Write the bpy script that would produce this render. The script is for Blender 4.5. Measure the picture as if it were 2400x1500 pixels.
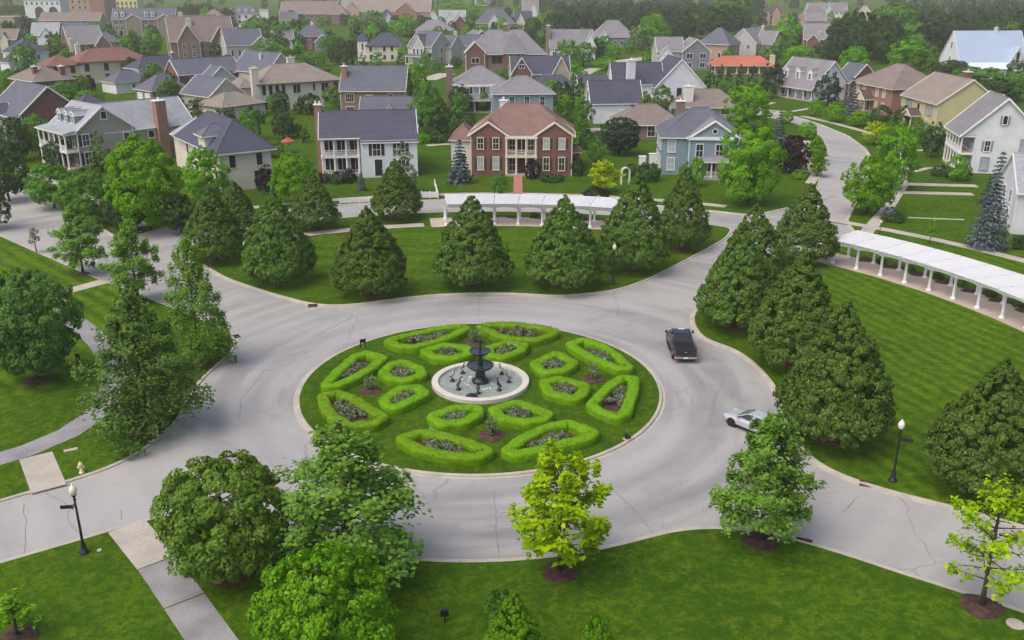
import bpy, math, random
import numpy as np
from mathutils import Vector, Matrix, noise
from mathutils.geometry import tessellate_polygon

SC = bpy.context.scene
for o in list(bpy.data.objects):
    bpy.data.objects.remove(o)
C = SC.collection
R_ = math.radians
random.seed(7)
rng = np.random.default_rng(7)

# ------------------------------------------------------------------ camera, sky, sun, exposure
F_PX, TILT, CAM_H = 2177.0, R_(20.17), 29.0
cam_data = bpy.data.cameras.new('camera')
cam_data.sensor_width = 36.0
cam_data.lens = F_PX / 2400.0 * 36.0
cam_data.clip_start = 0.5
cam_data.clip_end = 9000.0
cam = bpy.data.objects.new('camera', cam_data)
cam.location = (0, 0, CAM_H)
cam.rotation_euler = (R_(90) - TILT, 0, 0)
C.objects.link(cam)
SC.camera = cam

SUN_EL, SUN_AZ = 58.0, -128.0          # azimuth measured clockwise from +Y (the viewing direction)
world = bpy.data.worlds.new('World')
SC.world = world
world.use_nodes = True
wn = world.node_tree.nodes
wl = world.node_tree.links
wn.clear()
w_out = wn.new('ShaderNodeOutputWorld')
w_bg = wn.new('ShaderNodeBackground')
w_sky = wn.new('ShaderNodeTexSky')
w_sky.sky_type = 'NISHITA'
w_sky.sun_disc = False
w_sky.sun_elevation = R_(SUN_EL)
w_sky.sun_rotation = R_(SUN_AZ)
w_sky.air_density = 0.75
w_sky.dust_density = 5.0
w_sky.ozone_density = 0.4
w_bg.inputs['Strength'].default_value = 0.15
wl.new(w_sky.outputs[0], w_bg.inputs[0])
wl.new(w_bg.outputs[0], w_out.inputs[0])

sun_data = bpy.data.lights.new('sun', 'SUN')
sun_data.energy = 0.8
sun_data.angle = R_(60)
sun_data.color = (1.0, 0.965, 0.915)
sun = bpy.data.objects.new('sun', sun_data)
sd = Vector((math.sin(R_(SUN_AZ)) * math.cos(R_(SUN_EL)), math.cos(R_(SUN_AZ)) * math.cos(R_(SUN_EL)), math.sin(R_(SUN_EL))))
sun.rotation_euler = (-sd).to_track_quat('-Z', 'Y').to_euler()
sun.location = (0, 0, 200)
C.objects.link(sun)

SC.view_settings.view_transform = 'Standard'
SC.view_settings.look = 'None'
SC.view_settings.gamma = 1.0
SC.view_settings.use_curve_mapping = False
SC.view_settings.exposure = 0.52
SC.render.engine = 'CYCLES'
SC.cycles.max_bounces = 6
SC.cycles.diffuse_bounces = 3
SC.cycles.transmission_bounces = 3
SC.cycles.volume_bounces = 1

# ------------------------------------------------------------------ helpers
_c, _s = math.cos(TILT), math.sin(TILT)
GZ = 0.12                                # lawn level; the road is at 0


def P(x, y, z=GZ):
    """ground (or level z) point seen at pixel x, y of the 2400 x 1500 survey picture"""
    u = (x - 1200) / F_PX
    v = (y - 750) / F_PX
    k = (z - CAM_H) / (-_s - v * _c)
    return Vector((u * k, (_c - v * _s) * k, z))


def height_at(base, topy):
    v = (topy - 750) / F_PX
    return CAM_H - base.y * (_s + v * _c) / (_c - v * _s)


def px_per_m(p):
    return F_PX / (p.y * _c + (CAM_H - p.z) * _s)


CX, CY = -2.39, 64.27                    # centre of the roundabout


def PO(r, deg, z=0.0):
    return Vector((CX + r * math.cos(R_(deg)), CY + r * math.sin(R_(deg)), z))


class MB:
    def __init__(s):
        s.v, s.f, s.m = [], [], []

    def face(s, pts, mi=0):
        n = len(s.v)
        s.v += [tuple(p) for p in pts]
        s.f.append(tuple(range(n, n + len(pts))))
        s.m.append(mi)

    def box(s, x0, y0, z0, x1, y1, z1, mi=0, mtop=None):
        n = len(s.v)
        s.v += [(x0, y0, z0), (x1, y0, z0), (x1, y1, z0), (x0, y1, z0), (x0, y0, z1), (x1, y0, z1), (x1, y1, z1), (x0, y1, z1)]
        for i, q in enumerate(((0, 3, 2, 1), (4, 5, 6, 7), (0, 1, 5, 4), (1, 2, 6, 5), (2, 3, 7, 6), (3, 0, 4, 7))):
            s.f.append(tuple(n + a for a in q))
            s.m.append(mtop if (i == 1 and mtop is not None) else mi)

    def prism(s, poly, z0, z1, mi=0, mtop=None, top=True, bottom=True):
        """poly: counter-clockwise list of (x, y)"""
        n, k = len(s.v), len(poly)
        s.v += [(p[0], p[1], z0) for p in poly] + [(p[0], p[1], z1) for p in poly]
        for i in range(k):
            j = (i + 1) % k
            s.f.append((n + i, n + j, n + k + j, n + k + i))
            s.m.append(mi)
        if top:
            s.f.append(tuple(range(n + k, n + 2 * k)))
            s.m.append(mi if mtop is None else mtop)
        if bottom:
            s.f.append(tuple(range(n + k - 1, n - 1, -1)))
            s.m.append(mi)

    def loft(s, rings, mi=0, caps=True, closed=True):
        n, k = len(s.v), len(rings[0])
        for r in rings:
            s.v += [tuple(p) for p in r]
        for a in range(len(rings) - 1):
            for i in range(k if closed else k - 1):
                j = (i + 1) % k
                s.f.append((n + a * k + i, n + a * k + j, n + (a + 1) * k + j, n + (a + 1) * k + i))
                s.m.append(mi)
        if caps:
            s.f.append(tuple(range(n + k - 1, n - 1, -1)))
            s.m.append(mi)
            e = n + (len(rings) - 1) * k
            s.f.append(tuple(range(e, e + k)))
            s.m.append(mi)

    def lathe(s, prof, seg=20, mi=0, c=(0, 0), caps=False):
        rings = []
        for r, z in prof:
            rings.append([(c[0] + r * math.cos(2 * math.pi * i / seg), c[1] + r * math.sin(2 * math.pi * i / seg), z) for i in range(seg)])
        s.loft(rings, mi, caps)

    def tube(s, pts, rad, seg=7, mi=0):
        pts = [Vector(p) for p in pts]
        if not hasattr(rad, '__len__'):
            rad = [rad] * len(pts)
        rings = []
        for i, p in enumerate(pts):
            d = (pts[min(i + 1, len(pts) - 1)] - pts[max(i - 1, 0)]).normalized()
            a = d.cross(Vector((0.13, 0.97, 0.2))).normalized()
            b = d.cross(a).normalized()
            rings.append([p + (a * math.cos(2 * math.pi * k / seg) + b * math.sin(2 * math.pi * k / seg)) * rad[i] for k in range(seg)])
        s.loft(rings, mi)

    def mesh(s, name, mats, smooth=False):
        me = bpy.data.meshes.new(name)
        me.from_pydata(s.v, [], s.f)
        for m in mats:
            me.materials.append(m)
        if len(mats) > 1:
            me.polygons.foreach_set('material_index', s.m)
        if smooth:
            me.polygons.foreach_set('use_smooth', [True] * len(s.f))
        me.update()
        return me

    def build(s, name, mats, parent=None, smooth=False, **kw):
        if not isinstance(mats, (list, tuple)):
            mats = [mats]
        return link(name, s.mesh(name, mats, smooth), parent, **kw)


def link(name, me, parent=None, loc=(0, 0, 0), rotz=0.0, scale=None, **props):
    o = bpy.data.objects.new(name, me)
    o.location = loc
    o.rotation_euler = (0, 0, rotz)
    if scale is not None:
        o.scale = scale
    if parent is not None:
        o.parent = parent
    for k, v in props.items():
        o[k] = v
    C.objects.link(o)
    return o


def thing(name, label, cat, loc=(0, 0, 0), rotz=0.0, group=None, scale=None):
    o = link(name, None, None, loc, rotz, scale)
    o.empty_display_size = 0.5
    o['label'] = label
    o['category'] = cat
    if group:
        o['group'] = group
    return o


def np_mesh(name, verts, quads, mats, smooth=False):
    me = bpy.data.meshes.new(name)
    n, k = len(verts), len(quads)
    me.vertices.add(n)
    me.vertices.foreach_set('co', np.asarray(verts, dtype=np.float32).ravel())
    me.loops.add(k * 4)
    me.loops.foreach_set('vertex_index', np.asarray(quads, dtype=np.int32).ravel())
    me.polygons.add(k)
    me.polygons.foreach_set('loop_start', np.arange(0, k * 4, 4, dtype=np.int32))
    if smooth:
        me.polygons.foreach_set('use_smooth', np.ones(k, dtype=bool))
    for m in mats:
        me.materials.append(m)
    me.update(calc_edges=True)
    me.validate()
    return me


# ------------------------------------------------------------------ materials
def base_mat(name):
    m = bpy.data.materials.new(name)
    m.use_nodes = True
    nt = m.node_tree
    b = nt.nodes['Principled BSDF']
    return m, nt, b


def noise_node(nt, scale, detail=4, coord='Object', dist=0.0, vec=None):
    n = nt.nodes.new('ShaderNodeTexNoise')
    n.inputs['Scale'].default_value = scale
    n.inputs['Detail'].default_value = detail
    n.inputs['Distortion'].default_value = dist
    if vec is None:
        tc = nt.nodes.new('ShaderNodeTexCoord')
        vec = tc.outputs[coord]
    nt.links.new(vec, n.inputs['Vector'])
    return n


def mixc(nt, fac, a, b, mode='MIX'):
    n = nt.nodes.new('ShaderNodeMix')
    n.data_type = 'RGBA'
    n.blend_type = mode
    for key, val in (('Factor', fac), ('A', a), ('B', b)):
        s_ = [i for i in n.inputs if i.name == key and (i.type == 'RGBA' or (key == 'Factor' and i.type == 'VALUE'))][0]
        if hasattr(val, 'default_value') or hasattr(val, 'is_output'):
            nt.links.new(val, s_)
        elif isinstance(val, (tuple, list)):
            s_.default_value = (*val[:3], 1)
        else:
            s_.default_value = val
    return [o for o in n.outputs if o.type == 'RGBA'][0]


def ramp(nt, src, a, b, lo=0.0, hi=1.0):
    n = nt.nodes.new('ShaderNodeMapRange')
    n.inputs['From Min'].default_value = a
    n.inputs['From Max'].default_value = b
    n.inputs['To Min'].default_value = lo
    n.inputs['To Max'].default_value = hi
    nt.links.new(src, n.inputs['Value'])
    return n.outputs['Result']


def mathn(nt, op, a, b=None, c=None):
    n = nt.nodes.new('ShaderNodeMath')
    n.operation = op
    for i, v in enumerate((a, b, c)):
        if v is None:
            continue
        if isinstance(v, (int, float)):
            n.inputs[i].default_value = v
        else:
            nt.links.new(v, n.inputs[i])
    return n.outputs[0]


def bump(nt, b, src, strength=0.3, dist=0.05):
    n = nt.nodes.new('ShaderNodeBump')
    n.inputs['Strength'].default_value = strength
    n.inputs['Distance'].default_value = dist
    nt.links.new(src, n.inputs['Height'])
    nt.links.new(n.outputs['Normal'], b.inputs['Normal'])


def scl(c, k):
    return tuple(min(1.0, x * k) for x in c)


def M(name, col, rough=0.75, var=0.12, scale=0.6, spec=0.3, metal=0.0, fine=None):
    m, nt, b = base_mat(name)
    n = noise_node(nt, scale, 5)
    c = mixc(nt, ramp(nt, n.outputs[0], 0.3, 0.7), scl(col, 1 - var), scl(col, 1 + var))
    if fine:
        f = noise_node(nt, fine, 3)
        c = mixc(nt, ramp(nt, f.outputs[0], 0.35, 0.65), mixc(nt, 0.16, c, (0, 0, 0)), c)
        bump(nt, b, f.outputs[0], 0.25, 0.03)
    nt.links.new(c, b.inputs['Base Color'])
    b.inputs['Roughness'].default_value = rough
    b.inputs['Specular IOR Level'].default_value = spec
    b.inputs['Metallic'].default_value = metal
    return m


def brick_mat(name, c1, c2, mortar=(0.36, 0.33, 0.3)):
    m, nt, b = base_mat(name)
    tc = nt.nodes.new('ShaderNodeTexCoord')
    # brick courses wrap round the corners: run along x + y, stack along z
    sep = nt.nodes.new('ShaderNodeSeparateXYZ')
    nt.links.new(tc.outputs['Object'], sep.inputs[0])
    comb = nt.nodes.new('ShaderNodeCombineXYZ')
    nt.links.new(mathn(nt, 'ADD', sep.outputs[0], sep.outputs[1]), comb.inputs[0])
    nt.links.new(sep.outputs[2], comb.inputs[1])
    br = nt.nodes.new('ShaderNodeTexBrick')
    br.inputs['Scale'].default_value = 1.0
    br.inputs['Brick Width'].default_value = 0.23
    br.inputs['Row Height'].default_value = 0.08
    br.inputs['Mortar Size'].default_value = 0.008
    br.inputs['Color1'].default_value = (*c1, 1)
    br.inputs['Color2'].default_value = (*c2, 1)
    br.inputs['Mortar'].default_value = (*mortar, 1)
    nt.links.new(comb.outputs[0], br.inputs['Vector'])
    n = noise_node(nt, 0.7, 5)
    c = mixc(nt, ramp(nt, n.outputs[0], 0.3, 0.7, 0, 0.35), br.outputs['Color'], scl(c1, 0.75))
    nt.links.new(c, b.inputs['Base Color'])
    b.inputs['Roughness'].default_value = 0.85
    bump(nt, b, br.outputs['Fac'], -0.3, 0.01)
    return m


def siding_mat(name, col):
    m, nt, b = base_mat(name)
    tc = nt.nodes.new('ShaderNodeTexCoord')
    sep = nt.nodes.new('ShaderNodeSeparateXYZ')
    nt.links.new(tc.outputs['Object'], sep.inputs[0])
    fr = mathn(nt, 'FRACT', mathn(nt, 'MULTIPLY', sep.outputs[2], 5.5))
    n = noise_node(nt, 0.5, 5)
    c = mixc(nt, ramp(nt, n.outputs[0], 0.3, 0.7), scl(col, 0.9), scl(col, 1.07))
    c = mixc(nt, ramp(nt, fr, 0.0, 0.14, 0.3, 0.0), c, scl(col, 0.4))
    nt.links.new(c, b.inputs['Base Color'])
    b.inputs['Roughness'].default_value = 0.6
    bump(nt, b, fr, 0.5, 0.02)
    return m


def roof_mat(name, col, var=0.16):
    m, nt, b = base_mat(name)
    tc = nt.nodes.new('ShaderNodeTexCoord')
    sep = nt.nodes.new('ShaderNodeSeparateXYZ')
    nt.links.new(tc.outputs['Object'], sep.inputs[0])
    comb = nt.nodes.new('ShaderNodeCombineXYZ')
    nt.links.new(mathn(nt, 'ADD', sep.outputs[0], sep.outputs[1]), comb.inputs[0])
    nt.links.new(mathn(nt, 'MULTIPLY', sep.outputs[2], 1.0), comb.inputs[1])
    br = nt.nodes.new('ShaderNodeTexBrick')          # shingle tabs
    br.inputs['Scale'].default_value = 1.0
    br.inputs['Brick Width'].default_value = 0.33
    br.inputs['Row Height'].default_value = 0.085
    br.inputs['Mortar Size'].default_value = 0.006
    br.inputs['Color1'].default_value = (*scl(col, 1 - var), 1)
    br.inputs['Color2'].default_value = (*scl(col, 1 + var), 1)
    br.inputs['Mortar'].default_value = (*scl(col, 0.45), 1)
    nt.links.new(comb.outputs[0], br.inputs['Vector'])
    n = noise_node(nt, 0.35, 5, dist=0.4)
    c = mixc(nt, ramp(nt, n.outputs[0], 0.35, 0.7, 0.0, 0.5), br.outputs['Color'], scl(col, 1.3))
    n2 = noise_node(nt, 2.2, 4)
    c = mixc(nt, ramp(nt, n2.outputs[0], 0.45, 0.75, 0.0, 0.3), c, scl(col, 0.62))
    nt.links.new(c, b.inputs['Base Color'])
    b.inputs['Roughness'].default_value = 0.85
    b.inputs['Specular IOR Level'].default_value = 0.25
    bump(nt, b, br.outputs['Fac'], -0.25, 0.01)
    return m


def leaf_mat(name, dark, light, trans=0.3, tips=None, clump=0.9, gloss=0.12):
    """leaf colour varies leaf by leaf, clump by clump and plant by plant"""
    m, nt, b = base_mat(name)
    geo = nt.nodes.new('ShaderNodeNewGeometry')
    oi = nt.nodes.new('ShaderNodeObjectInfo')
    n = noise_node(nt, clump, 3)
    c = mixc(nt, ramp(nt, n.outputs[0], 0.34, 0.66), dark, light)
    c = mixc(nt, ramp(nt, geo.outputs['Random Per Island'], 0.0, 1.0, 0.0, 0.55), c, scl(light, 1.25))
    if tips:
        c = mixc(nt, ramp(nt, geo.outputs['Random Per Island'], 0.8, 1.0, 0.0, 0.8), c, tips)
    hs = nt.nodes.new('ShaderNodeHueSaturation')
    nt.links.new(ramp(nt, oi.outputs['Random'], 0, 1, 0.498, 0.514), hs.inputs['Hue'])
    nt.links.new(ramp(nt, oi.outputs['Random'], 0, 1, 0.96, 1.24), hs.inputs['Value'])
    nt.links.new(c, hs.inputs['Color'])
    col = hs.outputs[0]
    nt.links.new(col, b.inputs['Base Color'])
    b.inputs['Roughness'].default_value = 0.55
    b.inputs['Specular IOR Level'].default_value = gloss
    tr = nt.nodes.new('ShaderNodeBsdfTranslucent')
    nt.links.new(mixc(nt, 0.5, col, mixc(nt, 1.0, col, (1.3, 1.25, 0.45), 'MULTIPLY')), tr.inputs['Color'])
    mx = nt.nodes.new('ShaderNodeMixShader')
    mx.inputs[0].default_value = trans
    out = nt.nodes['Material Output']
    nt.links.new(b.outputs[0], mx.inputs[1])
    nt.links.new(tr.outputs[0], mx.inputs[2])
    nt.links.new(mx.outputs[0], out.inputs['Surface'])
    return m


def lawn_mat():
    m, nt, b = base_mat('mown_grass')
    tc = nt.nodes.new('ShaderNodeTexCoord')
    sep = nt.nodes.new('ShaderNodeSeparateXYZ')
    nt.links.new(tc.outputs['Object'], sep.inputs[0])
    X, Y = sep.outputs[0], sep.outputs[1]
    n1 = noise_node(nt, 0.16, 6, dist=0.6)
    n2 = noise_node(nt, 1.1, 6, dist=0.5)
    n3 = noise_node(nt, 9.0, 4)
    c = mixc(nt, ramp(nt, n1.outputs[0], 0.36, 0.64), (0.034, 0.084, 0.0045), (0.068, 0.140, 0.006))
    c = mixc(nt, ramp(nt, n2.outputs[0], 0.42, 0.62, 0.0, 0.75), c, (0.105, 0.158, 0.008))
    n4 = noise_node(nt, 3.0, 5, dist=0.8)
    c = mixc(nt, ramp(nt, n4.outputs[0], 0.42, 0.62, 0.0, 0.75), c, (0.026, 0.064, 0.004))
    c = mixc(nt, ramp(nt, n3.outputs[0], 0.35, 0.65, 0.0, 0.45), c, (0.026, 0.064, 0.004))

    def stripes(ang, period, x0, x1, y0, y1, amt):
        t = mathn(nt, 'ADD', mathn(nt, 'MULTIPLY', X, -math.sin(R_(ang))), mathn(nt, 'MULTIPLY', Y, math.cos(R_(ang))))
        t = mathn(nt, 'ADD', t, mathn(nt, 'MULTIPLY', n1.outputs[0], 1.4))
        w = mathn(nt, 'SINE', mathn(nt, 'MULTIPLY', t, 2 * math.pi / period))
        w = mathn(nt, 'MULTIPLY', ramp(nt, w, -0.9, 0.9), ramp(nt, n2.outputs[0], 0.3, 0.6, 0.25, 1.0))
        mk = mathn(nt, 'MULTIPLY', ramp(nt, X, x0, x0 + 3), ramp(nt, X, x1 - 3, x1, 1, 0))
        mk = mathn(nt, 'MULTIPLY', mk, mathn(nt, 'MULTIPLY', ramp(nt, Y, y0, y0 + 3), ramp(nt, Y, y1 - 3, y1, 1, 0)))
        return mathn(nt, 'MULTIPLY', mathn(nt, 'MULTIPLY', w, mk), amt)
    for args in ((-72, 1.35, 21, 70, 45, 104, 0.45), (-44, 1.7, -120, -33, 60, 125, 0.6), (8, 3.4, -26, 23, 88, 113, 0.28)):
        c = mixc(nt, stripes(*args), c, (0.115, 0.20, 0.007))
    nt.links.new(c, b.inputs['Base Color'])
    b.inputs['Roughness'].default_value = 0.8
    b.inputs['Specular IOR Level'].default_value = 0.04
    bump(nt, b, n3.outputs[0], 0.5, 0.06)
    return m


def road_mat():
    m, nt, b = base_mat('worn_pale_asphalt')
    tc = nt.nodes.new('ShaderNodeTexCoord')
    vs = nt.nodes.new('ShaderNodeVectorMath')
    vs.operation = 'SUBTRACT'
    vs.inputs[1].default_value = (CX, CY, 0)
    nt.links.new(tc.outputs['Object'], vs.inputs[0])
    ln = nt.nodes.new('ShaderNodeVectorMath')
    ln.operation = 'LENGTH'
    nt.links.new(vs.outputs[0], ln.inputs[0])
    sep = nt.nodes.new('ShaderNodeSeparateXYZ')
    nt.links.new(vs.outputs[0], sep.inputs[0])
    at = mathn(nt, 'ARCTAN2', sep.outputs[1], sep.outputs[0])
    comb = nt.nodes.new('ShaderNodeCombineXYZ')
    nt.links.new(mathn(nt, 'MULTIPLY', ln.outputs['Value'], 0.55), comb.inputs[0])
    nt.links.new(mathn(nt, 'MULTIPLY', at, 1.3), comb.inputs[1])
    trk = noise_node(nt, 1.0, 5, vec=comb.outputs[0], dist=0.3)      # wear that follows the circulating tyres
    n1 = noise_node(nt, 0.12, 6, dist=1.2)
    n2 = noise_node(nt, 6.0, 5)
    c = mixc(nt, ramp(nt, trk.outputs[0], 0.40, 0.60), (0.208, 0.209, 0.214), (0.338, 0.334, 0.328))
    c = mixc(nt, ramp(nt, n1.outputs[0], 0.40, 0.66, 0.0, 0.8), c, (0.345, 0.332, 0.318))
    c = mixc(nt, ramp(nt, n2.outputs[0], 0.35, 0.7, 0.0, 0.3), c, (0.20, 0.198, 0.20))
    st = noise_node(nt, 0.45, 6, dist=0.6)
    c = mixc(nt, ramp(nt, st.outputs[0], 0.56, 0.72, 0.0, 0.55), c, (0.205, 0.200, 0.202))          # old stains
    n5 = noise_node(nt, 0.05, 3)
    c = mixc(nt, ramp(nt, n5.outputs[0], 0.42, 0.6, 0.0, 0.5), c, (0.37, 0.366, 0.362))
    # lane wear: the wheel paths of the circulating lane are darker, the edges pale with dust
    lane = mathn(nt, 'ABSOLUTE', mathn(nt, 'SUBTRACT', ln.outputs['Value'], 18.2))
    ring = ramp(nt, mathn(nt, 'ABSOLUTE', mathn(nt, 'SUBTRACT', lane, 1.3)), 0.3, 1.3, 0.30, 0.0)
    c = mixc(nt, mathn(nt, 'MULTIPLY', ring, ramp(nt, n1.outputs[0], 0.35, 0.6)), c, (0.19, 0.19, 0.198))
    c = mixc(nt, ramp(nt, lane, 3.4, 4.6, 0.0, 0.25), c, (0.37, 0.35, 0.325))
    warp = noise_node(nt, 0.35, 4)
    va = nt.nodes.new('ShaderNodeVectorMath')
    va.operation = 'MULTIPLY_ADD'
    va.inputs[1].default_value = (2.2, 2.2, 0)
    nt.links.new(warp.outputs['Color'], va.inputs[0])
    nt.links.new(tc.outputs['Object'], va.inputs[2])
    vo = nt.nodes.new('ShaderNodeTexVoronoi')
    vo.feature = 'DISTANCE_TO_EDGE'
    vo.inputs['Scale'].default_value = 0.085
    nt.links.new(va.outputs[0], vo.inputs['Vector'])
    gate = noise_node(nt, 0.07, 2)
    crack = mathn(nt, 'MULTIPLY', ramp(nt, vo.outputs['Distance'], 0.0, 0.006, 0.38, 0.0), ramp(nt, gate.outputs[0], 0.45, 0.55))
    c = mixc(nt, crack, c, (0.11, 0.108, 0.11))
    nt.links.new(c, b.inputs['Base Color'])
    b.inputs['Roughness'].default_value = 0.8
    b.inputs['Specular IOR Level'].default_value = 0.35
    bump(nt, b, n2.outputs[0], 0.2, 0.02)
    return m


def glass_mat(name, col=(0.022, 0.025, 0.034)):
    m = M(name, col, rough=0.18, var=0.5, scale=0.8, spec=0.35)
    return m


MT = dict(
    lawn=lawn_mat(), road=road_mat(),
    kerb=M('kerb_concrete', (0.43, 0.40, 0.345), 0.85, 0.14, 0.8, fine=9),
    walk=M('pavement_concrete', (0.42, 0.385, 0.335), 0.85, 0.14, 0.5, fine=7),
    walk_dark=M('path_aged_concrete', (0.262, 0.256, 0.266), 0.85, 0.2, 0.5, fine=7),
    walk_pink=M('paver_pinkish', (0.47, 0.39, 0.33), 0.85, 0.12, 0.5, fine=7),
    mulch=M('bark_mulch', (0.075, 0.042, 0.034), 0.95, 0.45, 3.0, fine=14),
    redwalk=brick_mat('red_paving_brick', (0.36, 0.13, 0.09), (0.42, 0.17, 0.12)),
    trim=M('white_trim_paint', (0.74, 0.73, 0.71), 0.5, 0.06, 0.6),
    cream=M('cream_trim_paint', (0.68, 0.62, 0.49), 0.55, 0.06, 0.6),
    pergola=M('pergola_white_paint', (0.71, 0.72, 0.74), 0.5, 0.05, 0.6),
    darktrim=M('dark_brown_fascia', (0.10, 0.07, 0.055), 0.6, 0.1),
    shutter=M('black_green_shutter_paint', (0.022, 0.028, 0.028), 0.5, 0.2),
    greyshut=M('grey_shutter_paint', (0.24, 0.24, 0.27), 0.5, 0.1),
    brownshut=M('brown_shutter_paint', (0.06, 0.045, 0.035), 0.5, 0.2),
    glass=glass_mat('window_glass'),
    blind=M('window_with_pale_blind', (0.36, 0.38, 0.41), 0.2, 0.2, 0.7, spec=0.5),
    door=M('dark_door_wood', (0.07, 0.032, 0.02), 0.5, 0.2),
    black=M('black_cast_metal', (0.016, 0.018, 0.024), 0.32, 0.3, 2.0, spec=0.5),
    globe=M('milky_lamp_glass', (0.72, 0.69, 0.58), 0.3, 0.06),
    stone=M('pale_basin_stone', (0.57, 0.545, 0.48), 0.7, 0.08, 1.2, fine=12),
    foam=M('white_water_foam', (0.52, 0.56, 0.55), 0.6, 0.1),
    white=M('white_siding_paint', (0.74, 0.75, 0.77), 0.6, 0.05, 0.4),
    terracotta=roof_mat('orange_clay_tiles', (0.42, 0.135, 0.085), 0.12),
    bark=M('tree_bark', (0.085, 0.066, 0.052), 0.9, 0.3, 3.0, fine=10),
    seam=M('crack_filler', (0.165, 0.16, 0.16), 0.7, 0.2),
    steel=M('pale_metal', (0.45, 0.45, 0.46), 0.4, 0.1, metal=0.6),
)
# water of the basin: a thin clear coat over the pale bottom
m, nt, b = base_mat('basin_water')
nw = noise_node(nt, 2.2, 4, dist=0.6)
nt.links.new(mixc(nt, ramp(nt, nw.outputs[0], 0.35, 0.7), (0.20, 0.235, 0.20), (0.30, 0.335, 0.295)), b.inputs['Base Color'])
b.inputs['Roughness'].default_value = 0.22
b.inputs['Specular IOR Level'].default_value = 0.35
bump(nt, b, noise_node(nt, 7.0, 3).outputs[0], 0.25, 0.03)
MT['water'] = m
MT['darkwater'] = M('dark_bowl_water', (0.03, 0.035, 0.04), 0.08, 0.2, spec=0.5)

WALL = dict(
    brick=brick_mat('red_brown_brick', (0.155, 0.055, 0.048), (0.195, 0.072, 0.060), (0.24, 0.18, 0.16)),
    brick2=brick_mat('orange_red_brick', (0.27, 0.105, 0.075), (0.34, 0.15, 0.11), (0.38, 0.31, 0.26)),
    brick3=brick_mat('brown_brick', (0.17, 0.115, 0.09), (0.23, 0.15, 0.12), (0.30, 0.25, 0.21)),
    brick4=brick_mat('tan_pink_brick', (0.36, 0.23, 0.165), (0.43, 0.28, 0.21), (0.45, 0.37, 0.30)),
    white=siding_mat('white_clapboard', (0.68, 0.70, 0.74)),
    whitep=M('white_render', (0.68, 0.67, 0.64), 0.7, 0.06, 0.4),
    cream=M('cream_stucco', (0.60, 0.54, 0.40), 0.8, 0.07, 0.4),
    ivory=M('ivory_stucco', (0.62, 0.58, 0.49), 0.8, 0.07, 0.4),
    beige=siding_mat('beige_clapboard', (0.47, 0.43, 0.385)),
    greige=siding_mat('grey_green_clapboard', (0.305, 0.288, 0.245)),
    blue=siding_mat('sky_blue_clapboard', (0.225, 0.30, 0.345)),
    bluegrey=siding_mat('slate_blue_clapboard', (0.21, 0.225, 0.255)),
    yellow=M('pale_yellow_siding', (0.52, 0.475, 0.265), 0.7, 0.07, 0.4),
    lemon=M('lemon_render', (0.62, 0.56, 0.30), 0.7, 0.07, 0.4),
    peach=M('peach_brick_wash', (0.44, 0.32, 0.24), 0.8, 0.1, 0.3),
    stone=M('grey_stone_wall', (0.25, 0.215, 0.18), 0.85, 0.3, 1.2, fine=4),
    grey=siding_mat('pale_grey_clapboard', (0.44, 0.43, 0.42)),
    tan=M('tan_board_wall', (0.36, 0.32, 0.22), 0.7, 0.1, 0.4),
)
ROOF = dict(
    slate=roof_mat('slate_grey_shingles', (0.112, 0.12, 0.152)),
    dark=roof_mat('dark_blue_grey_shingles', (0.070, 0.074, 0.105)),
    grey=roof_mat('mid_grey_shingles', (0.205, 0.20, 0.215)),
    pale=roof_mat('pale_grey_shingles', (0.30, 0.315, 0.34)),
    brownred=roof_mat('red_brown_shingles', (0.20, 0.125, 0.11)),
    brown=roof_mat('taupe_shingles', (0.24, 0.205, 0.18)),
    darkbrown=roof_mat('brown_grey_shingles', (0.20, 0.165, 0.15)),
    tile=roof_mat('maroon_clay_tiles', (0.20, 0.10, 0.085)),
    orange=MT['terracotta'],
    metal=M('pale_blue_metal_roof', (0.36, 0.44, 0.57), 0.4, 0.04, 0.3, spec=0.5),
    white=M('white_metal_roof', (0.62, 0.67, 0.74), 0.4, 0.04, 0.3),
    maroon=roof_mat('dark_maroon_shingles', (0.105, 0.07, 0.07)),
)
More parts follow.
